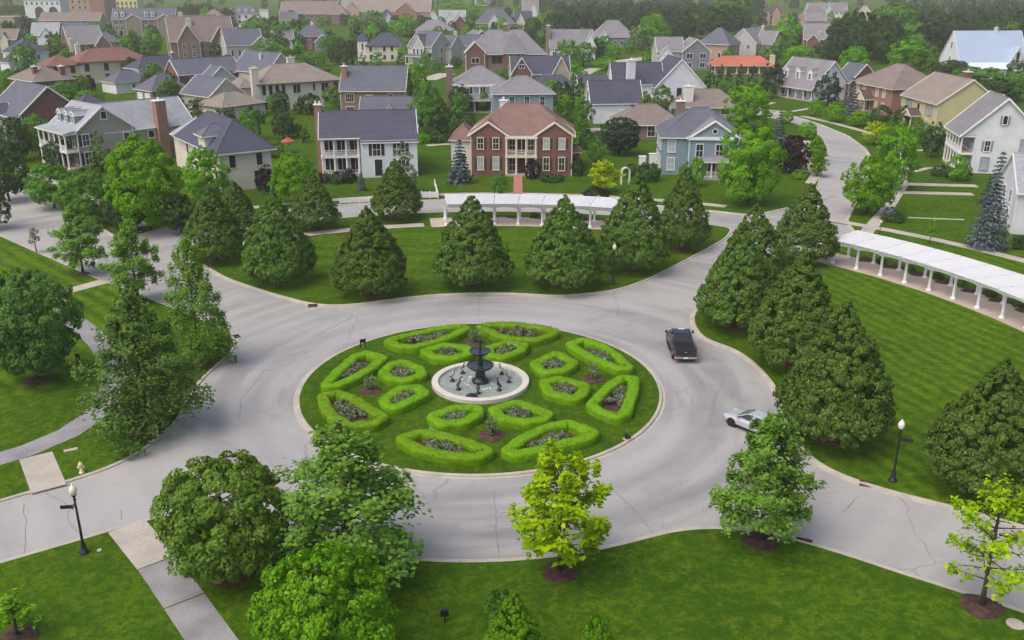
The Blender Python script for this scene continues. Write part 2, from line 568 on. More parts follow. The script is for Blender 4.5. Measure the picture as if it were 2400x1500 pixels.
LEAF = dict(
    linden=leaf_mat('linden_leaves', (0.070, 0.134, 0.026), (0.124, 0.204, 0.037), 0.4, tips=(0.28, 0.36, 0.06)),
    maple=leaf_mat('maple_leaves', (0.112, 0.215, 0.030), (0.185, 0.32, 0.044), 0.42, tips=(0.28, 0.40, 0.06)),
    oak=leaf_mat('oak_leaves', (0.080, 0.158, 0.034), (0.135, 0.235, 0.050), 0.4, tips=(0.19, 0.27, 0.07)),
    dark=leaf_mat('dark_tree_leaves', (0.034, 0.070, 0.022), (0.062, 0.110, 0.032), 0.28),
    light=leaf_mat('light_green_leaves', (0.098, 0.245, 0.008), (0.165, 0.36, 0.012), 0.38, tips=(0.28, 0.47, 0.02)),
    mid=leaf_mat('mid_green_leaves', (0.072, 0.178, 0.024), (0.125, 0.255, 0.034), 0.36, tips=(0.17, 0.31, 0.04)),
    yellow=leaf_mat('golden_leaves', (0.15, 0.31, 0.006), (0.36, 0.50, 0.004), 0.42, tips=(0.55, 0.62, 0.01)),
    golden=leaf_mat('golden_robinia_leaves', (0.28, 0.40, 0.005), (0.46, 0.54, 0.004), 0.4, tips=(0.58, 0.60, 0.01)),
    purple=leaf_mat('purple_leaves', (0.020, 0.014, 0.019), (0.036, 0.022, 0.029), 0.12),
    spruce=leaf_mat('blue_spruce_needles', (0.082, 0.115, 0.122), (0.14, 0.18, 0.20), 0.15, tips=(0.22, 0.265, 0.29)),
    wood=leaf_mat('wood_leaves', (0.022, 0.044, 0.017), (0.042, 0.074, 0.025), 0.2),
    conifer=leaf_mat('dark_conifer_needles', (0.021, 0.041, 0.023), (0.038, 0.066, 0.036), 0.12),
    hedge=leaf_mat('clipped_box_leaves', (0.108, 0.222, 0.003), (0.158, 0.295, 0.004), 0.2, clump=1.6, gloss=0.15),
    rose=leaf_mat('grey_green_bedding', (0.08, 0.11, 0.055), (0.17, 0.20, 0.12), 0.2, tips=(0.40, 0.38, 0.31), clump=3.0),
    pale=leaf_mat('silvery_leaves', (0.14, 0.19, 0.09), (0.22, 0.27, 0.15), 0.3, tips=(0.38, 0.38, 0.28)),
)

# ------------------------------------------------------------------ outlines of the roads
def PX(*pts):
    return [P(x, y, 0.0) for x, y in pts]


def arc(r, a0, a1, step=1.5):
    n = max(2, int(abs(a1 - a0) * R_(1) * r / step))
    return [PO(r, a0 + (a1 - a0) * i / n) for i in range(n + 1)]


def resample(pts, step, closed=True):
    q = [Vector((p[0], p[1], 0)) for p in pts]
    if closed:
        q.append(q[0])
    out = []
    for a, b in zip(q, q[1:]):
        n = max(1, int(round((b - a).length / step)))
        for i in range(n):
            out.append(a.lerp(b, i / n))
    if not closed:
        out.append(q[-1])
    return out


def smooth(pts, it, closed=True):
    a = np.array([(p[0], p[1]) for p in pts])
    for _ in range(it):
        b = 0.25 * np.roll(a, 1, 0) + 0.5 * a + 0.25 * np.roll(a, -1, 0)
        if not closed:
            b[0], b[-1] = a[0], a[-1]
        a = b
    return [Vector((x, y, 0)) for x, y in a]


def offset(pts, d):
    """closed loop shifted sideways; positive d goes to the left of the direction of travel"""
    a = np.array([(p[0], p[1]) for p in pts])
    t = np.roll(a, -1, 0) - np.roll(a, 1, 0)
    t /= np.linalg.norm(t, axis=1)[:, None] + 1e-9
    n = np.stack([-t[:, 1], t[:, 0]], 1)
    return [Vector((x, y, 0)) for x, y in a + n * d]


def area(pts):
    return 0.5 * sum(p[0] * q[1] - q[0] * p[1] for p, q in zip(pts, pts[1:] + pts[:1]))


L4 = PX((-330, 1432), (-150, 1372), (0, 1323), (130, 1287), (250, 1251), (345, 1222)) + arc(23.2, -132, -116) + \
    arc(22.7, -113, -60) + PX((1660, 1240), (1740, 1243), (1850, 1264), (2000, 1310), (2100, 1345), (2200, 1376), (2300, 1408), (2400, 1440), (2700, 1540))
L3 = PX((2750, 1350), (2400, 1236), (2290, 1204), (2150, 1170), (2030, 1138), (1960, 1113), (1900, 1078)) + arc(22.3, -18, 20) + \
    PX((1650, 798), (1626, 763), (1624, 742), (1642, 716))
e3 = Vector((0.588, 0.809, 0))
L3 += [L3[-1] + e3 * 9, L3[-1] + e3 * 20]
RING_IN_R = arc(56.3, 45.5, -25)
RING_OUT_R = arc(62.2, -25, 45)
RIGHT_ROAD_R = PX((1985, 522), (2010, 470), (2040, 400), (2042, 370), (2030, 350), (1990, 320), (1930, 295), (1880, 278), (1800, 257), (1700, 240))
RIGHT_ROAD_L = PX((1700, 252), (1800, 276), (1850, 287), (1905, 305), (1930, 330), (1940, 352), (1925, 400), (1915, 440), (1880, 480))
RING_OUT_T = arc(63.6, 58, 128)
LEFT_ROAD_R = PX((283, 563), (160, 487), (20, 425), (-160, 350))
L5 = PX((-420, 395), (-200, 468), (0, 555), (110, 604), (230, 657), (400, 722), (500, 764), (543, 786), (553, 800), (545, 828)) + arc(21.6, 170, 195) + \
    PX((340, 1055), (270, 1094), (160, 1130), (60, 1158), (0, 1175), (-150, 1222), (-330, 1280))
hole = L4 + L3 + RING_IN_R + RING_OUT_R + RIGHT_ROAD_R + RIGHT_ROAD_L + RING_OUT_T + LEFT_ROAD_R + L5
hole = smooth(resample(hole, 0.8), 5)
L2 = arc(22.2, 118, 72) + PX((1440, 683), (1510, 660), (1590, 620), (1665, 580), (1700, 560)) + arc(56.0, 58, 128) + PX((440, 600), (533, 655), (640, 690), (735, 716), (800, 719))
L2 = smooth(resample(L2, 0.8), 5)
ISL = arc(13.45, 0, 357, 0.6)


def ccw(pts):
    return pts if area(pts) > 0 else pts[::-1]


hole, L2, ISL = ccw(hole), ccw(L2), ccw(ISL)


def fill(name, loops, z, mat, **props):
    tri = tessellate_polygon(loops)
    flat = [p for lp in loops for p in lp]
    mb = MB()
    mb.v = [(p[0], p[1], z) for p in flat]
    for t in tri:
        a, b_, c_ = (flat[i] for i in t)
        cr = (b_[0] - a[0]) * (c_[1] - a[1]) - (b_[1] - a[1]) * (c_[0] - a[0])
        if abs(cr) < 1e-7:
            continue
        mb.f.append(tuple(t) if cr > 0 else tuple(t)[::-1])
        mb.m.append(0)
    return mb.build(name, mat, **props)


def kerb(name, loop, side):
    """side +1: the road lies to the left of the loop's travel"""
    prof = ((-0.06, 0.03), (-0.06, 0.135), (0.12, 0.135), (0.165, 0.10), (0.18, 0.014), (0.20, 0.010), (0.40, 0.014), (0.41, -0.03))
    mb = MB()
    rings = [[(p[0], p[1], z) for p in offset(loop, side * o)] for o, z in prof]
    n = len(loop)
    for r in rings:
        mb.v += r
    for a in range(len(prof) - 1):
        for i in range(n):
            j = (i + 1) % n
            q = (a * n + i, a * n + j, (a + 1) * n + j, (a + 1) * n + i)
            mb.f.append(q if side < 0 else q[::-1])
            mb.m.append(0)
    return mb.build(name, MT['kerb'], kind='structure')


S = dict(kind='structure')
BIG = [Vector(p) for p in ((-2600, -60, 0), (2600, -60, 0), (2600, 4200, 0), (-2600, 4200, 0))]
fill('ground', [BIG, hole], GZ, MT['lawn'], **S)
fill('lawn', [L2], GZ, MT['lawn'], **S)
fill('lawn', [ISL], GZ + 0.01, MT['lawn'], **S)
fill('road', [offset(hole, -0.3)], 0.0, MT['road'], **S)
kerb('kerb', hole, +1)
kerb('kerb', L2, -1)
kerb('kerb', ISL, -1)


# ------------------------------------------------------------------ pavements built slab by slab
def slabs(name, line, width, step, mat, z=GZ, thick=0.03, gap=0.012, lift=0.02):
    """a path of separate slabs along a centre line"""
    root = link(name, None, None, kind='structure')
    pts = [Vector((p[0], p[1], 0)) for p in line]
    d = [0.0]
    for a, b_ in zip(pts, pts[1:]):
        d.append(d[-1] + (b_ - a).length)

    def at(s):
        s = max(0.0, min(d[-1], s))
        i = max(k for k in range(len(d) - 1) if d[k] <= s + 1e-9)
        t = (s - d[i]) / max(1e-9, d[i + 1] - d[i])
        p = pts[i].lerp(pts[i + 1], t)
        a = pts[max(i - 0, 0)]
        dv = (pts[i + 1] - a).normalized()
        return p, Vector((-dv.y, dv.x, 0))
    n = max(1, int(round(d[-1] / step)))
    for k in range(n):
        s0, s1 = d[-1] * k / n + gap / 2, d[-1] * (k + 1) / n - gap / 2
        (p0, n0), (p1, n1) = at(s0), at(s1)
        w = width / 2
        poly = [p0 - n0 * w, p1 - n1 * w, p1 + n1 * w, p0 + n0 * w]
        mb = MB()
        zz = z + lift + random.uniform(-0.004, 0.004)
        mb.prism([(q.x, q.y) for q in poly], z - thick, zz)
        mb.build('slab', mat, root)
    return root


slabs('sidewalk', arc(49.6, 126, 100, 1.5), 1.7, 2.4, MT['walk'])
slabs('sidewalk', arc(50.6, 99, 62.5, 1.5), 4.6, 2.4, MT['walk_pink'])
slabs('sidewalk', arc(50.6, 46.5, -12, 1.5), 4.6, 2.4, MT['walk_pink'])
slabs('sidewalk', arc(66.7, 62, 124, 1.5), 1.5, 2.4, MT['walk'])
slabs('sidewalk', arc(67.0, 50, 8, 1.5), 1.5, 2.4, MT['walk'])
slabs('path', [P(297, 1233), P(368, 1318)], 2.05, 5.0, MT['walk'])
slabs('path', [P(369, 1320), P(432, 1408)], 2.0, 9.0, MT['walk_dark'])
slabs('path', [P(433, 1410), P(466, 1458), P(520, 1535), P(590, 1660)], 2.0, 4.0, MT['walk_dark'])
slabs('driveway_apron', [P(84, 1068), P(115, 1146)], 1.95, 4.0, MT['walk'])
pl = smooth(resample([P(-180, 1125), P(0, 1078), P(90, 1052), P(180, 1010), P(245, 958), P(275, 905), P(270, 850), P(225, 790), P(160, 742)], 1.0, False), 8, False)
slabs('path', pl, 1.9, 3.0, MT['walk_dark'])
slabs('path', [P(160, 741), P(128, 700), P(120, 692)], 1.6, 3.0, MT['walk_dark'])
slabs('path', [P(130, 690), P(246, 659)], 1.7, 3.0, MT['walk'])
far_l = smooth(resample([P(-60, 388), P(40, 432), P(150, 487), P(255, 545)], 1.5, False), 3, False)
slabs('sidewalk', [p + Vector((3.4, 3.0, 0)) for p in far_l], 1.6, 2.4, MT['walk'])
# walks and drives on the right-hand side street
slabs('driveway', [P(2112, 431), P(2290, 436)], 1.9, 2.6, MT['walk'])
slabs('driveway', [P(2108, 451), P(2280, 455)], 1.8, 2.6, MT['walk'])
slabs('path', [P(2130, 405), P(2178, 393), P(2230, 394)], 1.0, 2.0, MT['walk'])
slabs('path', [P(2140, 352), P(2200, 353)], 1.2, 2.0, MT['walk'])
slabs('path', [P(2128, 510), P(2260, 515)], 0.5, 2.0, MT['walk'])
slabs('sidewalk', [P(2018, 558), P(2075, 495), P(2112, 440), P(2125, 400), P(2120, 360), P(2095, 335), P(2040, 312), P(1960, 290), P(1880, 272)], 1.6, 2.4, MT['walk'])
slabs('sidewalk', [P(1898, 430), P(1912, 410), P(1898, 380), P(1885, 345), P(1893, 330)], 1.5, 2.4, MT['walk'])
slabs('path', [P(1848, 397), P(1905, 403)], 1.3, 2.4, MT['walk'])
slabs('sidewalk', [P(1790, 258), P(1850, 262), P(1905, 253)], 1.4, 2.4, MT['walk'])
slabs('driveway', [P(1790, 247), P(1815, 240)], 1.2, 2.4, MT['walk'])
slabs('driveway', [P(1000, 187), P(1048, 172)], 6.0, 6.0, MT['walk'])
slabs('driveway', [P(1350, 181), P(1378, 166), P(1400, 160)], 5.5, 6.0, MT['walk'])
slabs('driveway', [P(1430, 147), P(1540, 133)], 8.0, 8.0, MT['walk'])
slabs('driveway', [P(1395, 300), P(1420, 312)], 4.5, 4.0, MT['walk'])
slabs('driveway', [P(966, 250), P(990, 262)], 3.0, 3.0, MT['walk'])
slabs('driveway', [P(1000, 341), P(1056, 337)], 1.6, 2.4, MT['walk'])
slabs('driveway', [P(1200, 61), P(1250, 56)], 10.0, 10.0, MT['walk'])
slabs('driveway', [P(520, 72), P(560, 58)], 10.0, 14.0, MT['walk'])
slabs('path', [P(1214, 464), P(1214, 409)], 1.35, 0.9, MT['redwalk'])


def mulch(p, r, ry=None, grow=1.0):
    """a shallow heap of bark, uneven at the rim"""
    mb = MB()
    ph = random.uniform(0, 6)
    n = 26
    rings = []
    for k, (f, z) in enumerate(((1.0, 0.0), (0.93, 0.06), (0.6, 0.11), (0.2, 0.13))):
        ring = []
        for i in range(n):
            a = 2 * math.pi * i / n
            w = f * (1 + 0.07 * math.sin(3 * a + ph) + random.uniform(-0.04, 0.04))
            ring.append((p.x + r * w * math.cos(a), p.y + (ry or r) * w * math.sin(a), GZ + z + random.uniform(0, 0.02)))
        rings.append(ring)
    mb.loft(rings, 0, caps=False)
    mb.face(rings[-1])
    return mb.build('mulch_bed', MT['mulch'], kind='structure')


def seam(px, w=0.045):
    """a sealed crack: a thin uneven ribbon of dark filler in the road surface"""
    g = random.Random(int(px[0][0]))
    pts = resample([P(x, y, 0.0) for x, y in px], 0.5, False)
    pts = [p + Vector((g.uniform(-0.07, 0.07), g.uniform(-0.07, 0.07), 0)) if 0 < i < len(pts) - 1 else p for i, p in enumerate(pts)]
    mb = MB()
    for a, b_ in zip(pts, pts[1:]):
        d = (b_ - a).normalized()
        n_ = Vector((-d.y, d.x, 0)) * w * g.uniform(0.3, 0.6)
        mb.face([(a.x + n_.x, a.y + n_.y, 0.004), (a.x - n_.x, a.y - n_.y, 0.004), (b_.x - n_.x, b_.y - n_.y, 0.004), (b_.x + n_.x, b_.y + n_.y, 0.004)][::-1])
    return mb.build('road_seam', MT['seam'], kind='structure')


for px_ in ([(1158, 1150), (1162, 1210), (1172, 1316)], [(1440, 1150), (1490, 1200), (1538, 1255)], [(57, 1182), (59, 1225), (57, 1300)], [(2012, 1162), (1975, 1200)], [(560, 980), (565, 935), (620, 870), (735, 835)],
            [(1700, 880), (1672, 950)], [(690, 770), (735, 783), (790, 775)], [(1125, 690), (1122, 742)], [(440, 890), (560, 868), (640, 868)], [(282, 1195), (284, 1218)], [(1560, 930), (1640, 900), (1700, 905)]):
    seam(px_)

# ------------------------------------------------------------------ plants
def leaf_cloud(pts, nrm, size, aspect=0.62, fold=0.16, seed=0, tang=None):
    g = np.random.default_rng(seed)
    n = len(pts)
    nrm = nrm / (np.linalg.norm(nrm, axis=1)[:, None] + 1e-9)
    t = g.normal(size=(n, 3)) if tang is None else tang
    t = t - nrm * (t * nrm).sum(1)[:, None]
    t /= np.linalg.norm(t, axis=1)[:, None] + 1e-9
    b_ = np.cross(nrm, t)
    s_ = size[:, None] * 0.5
    f_ = nrm * s_ * fold * 2
    v = np.stack([pts - t * s_ - f_, pts + b_ * s_ * aspect + f_ * 0.5, pts + t * s_ - f_, pts - b_ * s_ * aspect + f_ * 0.5], 1).reshape(-1, 3)
    q = np.arange(n * 4).reshape(n, 4)
    return v, q


def unit(g, n):
    u = g.normal(size=(n, 3))
    return u / np.linalg.norm(u, axis=1)[:, None]


def clump_crown(H, R, prof, z0, ncl, rcl, per, size, seed, up=0.35, lump=0.16, inner=0.25):
    """leaves gathered in clumps over and inside a crown whose radius follows prof(t)"""
    g = np.random.default_rng(seed)
    ts = np.linspace(0, 1, 60)
    wts = np.array([prof(t) + 0.10 for t in ts])
    cdf = np.cumsum(wts) / wts.sum()
    t = np.interp(g.random(ncl), cdf, ts)
    a = g.random(ncl) * 2 * np.pi
    r = np.array([prof(x) for x in t]) * R
    ph = g.random(4) * 6.28
    r *= 1 + lump * (np.sin(a * 3 + ph[0] + t * 5) * 0.5 + np.sin(a * 5 + ph[1] - t * 9) * 0.35 + np.sin(t * 21 + ph[2] + a) * 0.35)
    dep = np.where(g.random(ncl) < inner, g.uniform(0.25, 0.75, ncl), g.uniform(0.82, 1.02, ncl))
    cen = np.stack([np.cos(a) * r * dep, np.sin(a) * r * dep, z0 + t * (H - z0) - rcl * 0.3], 1)
    out = np.stack([np.cos(a), np.sin(a), np.full(ncl, up)], 1)
    rc = rcl * g.uniform(0.65, 1.25, ncl) * np.clip(0.45 + 0.75 * r / R, 0.4, 1.1)
    idx = np.repeat(np.arange(ncl), per)
    n = len(idx)
    u = unit(g, n)
    u = np.where(((u * out[idx]).sum(1) < -0.3)[:, None], -u, u)
    pts = cen[idx] + u * (rc[idx] * g.uniform(0.5, 1.0, n) ** 0.5)[:, None] * np.array([1, 1, 0.75])
    nrm = u * 0.8 + out[idx] * 0.5 + np.array([0, 0, 0.35]) + g.normal(size=(n, 3)) * 0.35
    sz = size * g.uniform(0.65, 1.3, n)
    return leaf_cloud(pts, nrm, sz, seed=seed + 1)


def branchy_crown(H, R, t0, nbr, prof, leaf, per_m, seed, droop=0.12, flat=0.16, lift=0.35, spread=0.24, skip=0.0):
    """separate limbs with sprays of leaves and air between them; returns leaf arrays and limb polylines"""
    g = np.random.default_rng(seed)
    P_, N_, S_, limbs = [], [], [], []
    for i in range(nbr):
        t = t0 + (0.985 - t0) * ((i + 0.5) / nbr) ** 0.92
        az = i * 2.39996 + g.uniform(-0.4, 0.4)
        L = R * prof((t - t0) / (1 - t0)) * g.uniform(0.72, 1.16)
        rise = lift * (0.35 + 1.3 * (t - t0) / (1 - t0)) * g.uniform(0.6, 1.3)
        dirv = np.array([math.cos(az), math.sin(az), 0])
        lat = np.array([-math.sin(az), math.cos(az), 0])
        s_ = np.linspace(0, 1, 6)
        line = np.array([0, 0, H * t]) + dirv * (L * s_)[:, None] + np.array([0, 0, 1]) * (L * (rise * s_ - droop * s_ ** 2 * (1.4 if t < 0.4 else 0.8)))[:, None] + lat * (L * 0.08 * np.sin(s_ * 3 + i))[:, None]
        limbs.append(line)
        if g.random() < skip:
            continue
        n = max(14, int(per_m * L))
        # sprays along the limb
        ks = max(3, int(L * 3.2))
        sc = np.clip(g.beta(2.2, 1.25, ks), 0.16, 1.0)
        sid = g.choice([-1, 1], ks)
        j = g.integers(0, ks, n)
        ss = np.clip(sc[j] + g.normal(size=n) * 0.06, 0.1, 1.06)
        base = np.stack([np.interp(ss, s_, line[:, k]) for k in range(3)], 1)
        side = sid[j] * np.abs(g.normal(size=n)) * spread * L * (1.1 - 0.75 * ss) + g.normal(size=n) * 0.10
        pts = base + lat * side[:, None] + np.array([0, 0, 1]) * (g.normal(size=n) * flat - np.abs(side) * 0.18)[:, None]
        nrm = np.array([0, 0, 1.0]) + dirv * 0.45 + g.normal(size=(n, 3)) * 0.45
        P_.append(pts)
        N_.append(nrm)
        S_.append(leaf * g.uniform(0.6, 1.3, n))
    P_, N_, S_ = np.concatenate(P_), np.concatenate(N_), np.concatenate(S_)
    return leaf_cloud(P_, N_, S_, seed=seed + 3), limbs


def spruce_crown(H, R, levels, nb, leaf, seed):
    g = np.random.default_rng(seed)
    P_, N_, S_, T_ = [], [], [], []
    for k in range(levels):
        t = (k + 0.5) / levels
        z = H * (0.04 + 0.93 * t)
        L0 = R * (1 - t) ** 0.85 + 0.12
        m_ = max(5, int(nb * (1 - 0.6 * t)))
        for b_ in range(m_):
            az = 2 * np.pi * (b_ + g.uniform(-0.3, 0.3)) / m_ + k * 0.7
            L = L0 * g.uniform(0.78, 1.12)
            n = int(8 + 16 * L / R)
            ss = g.uniform(0.12, 1.0, n)
            d = np.array([math.cos(az), math.sin(az), 0])
            lat = np.array([-d[1], d[0], 0])
            side = g.normal(size=n) * 0.22 * L * (1.05 - ss)
            zz = z - L * (0.42 * ss - 0.16 * ss ** 2) + g.normal(size=n) * 0.05 - np.abs(side) * 0.25
            P_.append(d * (L * ss)[:, None] + lat * side[:, None] + np.array([0, 0, 1]) * zz[:, None])
            N_.append(np.array([0, 0, 1.0]) + d * 0.5 + g.normal(size=(n, 3)) * 0.3)
            T_.append(d + lat * np.sign(side)[:, None] * 0.7 + np.array([0, 0, -0.3]) + g.normal(size=(n, 3)) * 0.15)
            S_.append(leaf * g.uniform(0.7, 1.3, n))
    P_, N_, S_, T_ = map(np.concatenate, (P_, N_, S_, T_))
    return leaf_cloud(P_, N_, S_, 0.42, 0.12, seed + 3, T_)


def linden_prof(t):
    return (0.80 + 0.20 * min(1, t / 0.1)) * (1.0 if t < 0.1 else max(0.0, 1 - ((t - 0.1) / 0.9) ** 1.5)) + 0.01


def round_prof(t):
    return max(0.0, 1 - abs(2 * (t - 0.46)) ** 2.3) ** 0.5


def oval_prof(t):
    return max(0.0, 1 - abs(2 * (t - 0.40) / (1.0 if t < 0.4 else 1.2)) ** 2.2) ** 0.6


def column_prof(t):
    return min(1, 0.72 + t * 1.4) * max(0.0, 1 - t ** 2.6)


PLACE = M('leaf_default', (0.06, 0.12, 0.03))
PROTO = {}


def trunk_mesh(H, r, limbs=(), crook=0.0, seed=0, top=0.9):
    g = np.random.default_rng(seed + 50)
    mb = MB()
    pts = [Vector((g.normal() * crook * k, g.normal() * crook * k, H * top * k / 5)) for k in range(6)]
    pts[0] = Vector((0, 0, -0.05))
    mb.tube(pts, [r * 1.45, r, r * 0.86, r * 0.66, r * 0.42, r * 0.14], 8)
    for ln in limbs:
        L = np.linalg.norm(ln[-1] - ln[0])
        rr = min(r * 0.42, 0.012 + 0.017 * L)
        mb.tube([Vector(p) for p in ln], [rr, rr * 0.8, rr * 0.6, rr * 0.45, rr * 0.3, rr * 0.12], 4)
    return mb.mesh('trunk', [MT['bark']], True)


def limbs_for(H, R, z0, n, seed):
    g = np.random.default_rng(seed + 9)
    out = []
    for i in range(n):
        t = z0 + (0.75 - z0) * (i + 0.5) / n
        az = i * 2.4
        L = R * 0.75
        s_ = np.linspace(0, 1, 6)
        out.append(np.stack([np.cos(az) * L * s_, np.sin(az) * L * s_, H * t + L * 0.5 * s_], 1))
    return out


def proto(kind, var, far):
    key = (kind, var, far)
    if key in PROTO:
        return PROTO[key]
    sd = var * 37 + len(kind) * 5
    limbs = ()
    if kind == 'linden':
        H, R = 8.8, 3.7
        vq = clump_crown(H, R, linden_prof, 1.15, 950, 0.32, 28, 0.225, sd, up=0.2, lump=0.12, inner=0.14) if not far else \
            clump_crown(H, R, linden_prof, 0.95, 120, 0.8, 20, 0.55, sd, inner=0.2)
        limbs = limbs_for(H, R, 0.2, 6, sd)
        tr = (H, 0.14)
    elif kind in ('maple', 'oak', 'sparse', 'thin', 'sapling'):
        if kind == 'maple':
            H, R = 8.0, 2.9
            vq, limbs = branchy_crown(H, R, 0.16, 44, lambda t: (0.62 + 0.38 * min(1, t / 0.22)) * (1 - 0.9 * max(0, (t - 0.12) / 0.88) ** 1.35), 0.23, 125, sd, lift=0.42, flat=0.2)
        elif kind == 'oak':
            H, R = 9.5, 3.6
            vq, limbs = branchy_crown(H, R, 0.1, 54, lambda t: (0.75 + 0.25 * min(1, t / 0.2)) * (1 - 0.9 * max(0, (t - 0.1) / 0.9) ** 1.3), 0.235, 92, sd, droop=0.28, lift=0.34, flat=0.24, spread=0.27)
        elif kind == 'thin':
            H, R = 7.0, 2.5
            vq, limbs = branchy_crown(H, R, 0.22, 30, lambda t: 0.6 + 0.4 * math.sin(min(1, t * 1.25 + 0.15) * 3.0) if t < 0.7 else 0.75 * (1.05 - t) / 0.35, 0.30, 30, sd, flat=0.2, lift=0.5, spread=0.2, skip=0.22)
        elif kind == 'sparse':
            H, R = 7.0, 2.5
            vq, limbs = branchy_crown(H, R, 0.2, 34, lambda t: 0.55 + 0.45 * math.sin(min(1, t * 1.25 + 0.15) * 3.0) if t < 0.7 else 0.75 * (1.05 - t) / 0.35, 0.33, 62, sd, flat=0.2, lift=0.5, spread=0.2, skip=0.12)
        else:
            H, R = 3.5, 0.9
            vq, limbs = branchy_crown(H, R, 0.35, 14, lambda t: 1 - 0.8 * t, 0.2, 70, sd, lift=0.9)
        tr = (H, 0.10 if kind != 'sapling' else 0.05)
    elif kind == 'spruce':
        H, R = 9.0, 2.3
        vq = spruce_crown(H, R, 20 if not far else 13, 22 if not far else 12, 0.30 if not far else 0.6, sd)
        tr = (H, 0.12)
    elif kind == 'column':
        H, R = 5.0, 0.9
        vq = clump_crown(H, R, column_prof, 0.12, 90 if not far else 45, 0.26, 30 if not far else 16, 0.17 if not far else 0.3, sd, lump=0.12)
        tr = (H, 0.07)
    elif kind == 'shrub':
        H, R = 1.6, 1.1
        vq = clump_crown(H, R, round_prof, 0.0, 70, 0.28, 26, 0.17, sd, lump=0.2)
        tr = (H, 0.05)
    elif kind == 'oval':
        H, R = 7.5, 3.0
        vq = clump_crown(H, R, oval_prof, 1.15, 230, 0.52, 48, 0.26, sd, lump=0.24, inner=0.28) if not far else \
            (clump_crown(H, R, oval_prof, 1.15, 105, 0.72, 20, 0.50, sd, lump=0.26, inner=0.25) if far != 'mass' else clump_crown(H, R, oval_prof, 0.5, 64, 0.85, 14, 0.78, sd, lump=0.26, inner=0.2))
        limbs = limbs_for(H, R, 0.25, 6, sd)
        tr = (H, 0.13)
    else:                                                           # round
        H, R = 7.0, 3.2
        vq = clump_crown(H, R, round_prof, 1.05, 430, 0.44, 44, 0.235, sd, lump=0.15, inner=0.3) if not far else \
            (clump_crown(H, R, round_prof, 1.0, 110, 0.78, 20, 0.52, sd, lump=0.22, inner=0.25) if far != 'mass' else clump_crown(H, R, round_prof, 0.5, 64, 0.9, 14, 0.8, sd, lump=0.22, inner=0.2))
        limbs = limbs_for(H, R, 0.25, 7, sd)
        tr = (H, 0.14)
    rad = np.hypot(vq[0][:, 0], vq[0][:, 1])
    R, H = float(np.percentile(rad, 97.0)), float(vq[0][:, 2].max()) - 0.05
    crown = np_mesh('crown', vq[0], vq[1], [PLACE])
    tm = trunk_mesh(H, tr[1], limbs if not far else (), 0.02, sd, 0.92 if kind not in ('shrub',) else 0.5)
    PROTO[key] = (crown, tm, H, R)
    return PROTO[key]


TREES = []
N_OF = {}


def plant(name, kind, leaf, p, height, width, label=None, cat='tree', group=None, var=None, far=False, turn=None, auto=None):
    k = N_OF[kind] = N_OF.get(kind, -1) + 1
    if var is None:
        var = k % (3 if not far else 4)
    crown, tm, H, R = proto(kind, var, far)
    sx, sz = width / (2 * R), height / H
    t = thing(name, label or '', cat, p, (k * 2.13) % 6.283 if turn is None else turn, group, (sx, sx * (0.94 + 0.1 * ((k * 7) % 5) / 5), sz))
    link('trunk', tm, t)
    c = link('crown', crown, t)
    c.material_slots[0].link = 'OBJECT'
    c.material_slots[0].material = LEAF[leaf]
    if auto:
        TREES.append((t, auto, p.copy(), height, width))
    return t


def plant_px(name, kind, leaf, bx, by, topy, wpx, label=None, cat='tree', group=None, bed=0.0, **kw):
    p = P(bx, by)
    h = max(0.5, height_at(p, topy) - GZ)
    mid = Vector((p.x, p.y, h * 0.45))
    t = plant(name, kind, leaf, p, h * 1.02, wpx / px_per_m(mid), label, cat, group, **kw)
    if bed:
        mulch(p, bed)
    return t


# ------------------------------------------------------------------ clipped hedge rings of the island
def ring_mesh(px, hw, hh, seed):
    g = random.Random(seed)
    pts = [P(x, y, hh) for x, y in px]
    if area(pts) < 0:
        pts = pts[::-1]
    lp = smooth(resample(pts, 0.16), 2)
    n = len(lp)
    a = np.array([(p.x, p.y) for p in lp])
    t = np.roll(a, -1, 0) - np.roll(a, 1, 0)
    t /= np.linalg.norm(t, axis=1)[:, None]
    nr = np.stack([t[:, 1], -t[:, 0]], 1)
    prof = [(-1.0, 0.0), (-1.03, 0.3), (-1.02, 0.66), (-0.96, 0.90), (-0.72, 0.99), (-0.25, 1.0), (0.25, 1.0), (0.72, 0.99), (0.96, 0.90), (1.02, 0.66), (1.03, 0.3), (1.0, 0.0)]
    V, NN = [], []
    for i in range(n):
        for o, z in prof:
            q = Vector((a[i, 0] + nr[i, 0] * o * hw, a[i, 1] + nr[i, 1] * o * hw, z * hh))
            d = noise.noise(q * 1.7 + Vector((seed, 0, 0))) * 0.06 + noise.noise(q * 5.0) * 0.035
            out = Vector((nr[i, 0] * o, nr[i, 1] * o, max(0, z - 0.5))).normalized()
            V.append(q + out * d)
            NN.append(out)
    k = len(prof)
    Q = []
    for i in range(n):
        j = (i + 1) % n
        for b_ in range(k - 1):
            Q.append((i * k + b_, j * k + b_, j * k + b_ + 1, i * k + b_ + 1))
    V = np.array([tuple(v) for v in V])
    V[:, 2] += GZ
    NN = np.array([tuple(v) for v in NN])
    Q = np.array(Q)[:, ::-1]
    gg = np.random.default_rng(seed)
    m_ = int(len(V) * 2.4)
    pick = gg.integers(0, len(V), m_)
    lv, lq = leaf_cloud(V[pick] + gg.normal(size=(m_, 3)) * 0.045 + NN[pick] * 0.01, NN[pick] + gg.normal(size=(m_, 3)) * 0.5, 0.10 * gg.uniform(0.6, 1.3, m_), seed=seed)
    return np_mesh('hedge', np.concatenate([V, lv]), np.concatenate([Q, lq + len(V)]), [LEAF['hedge']], False), lp


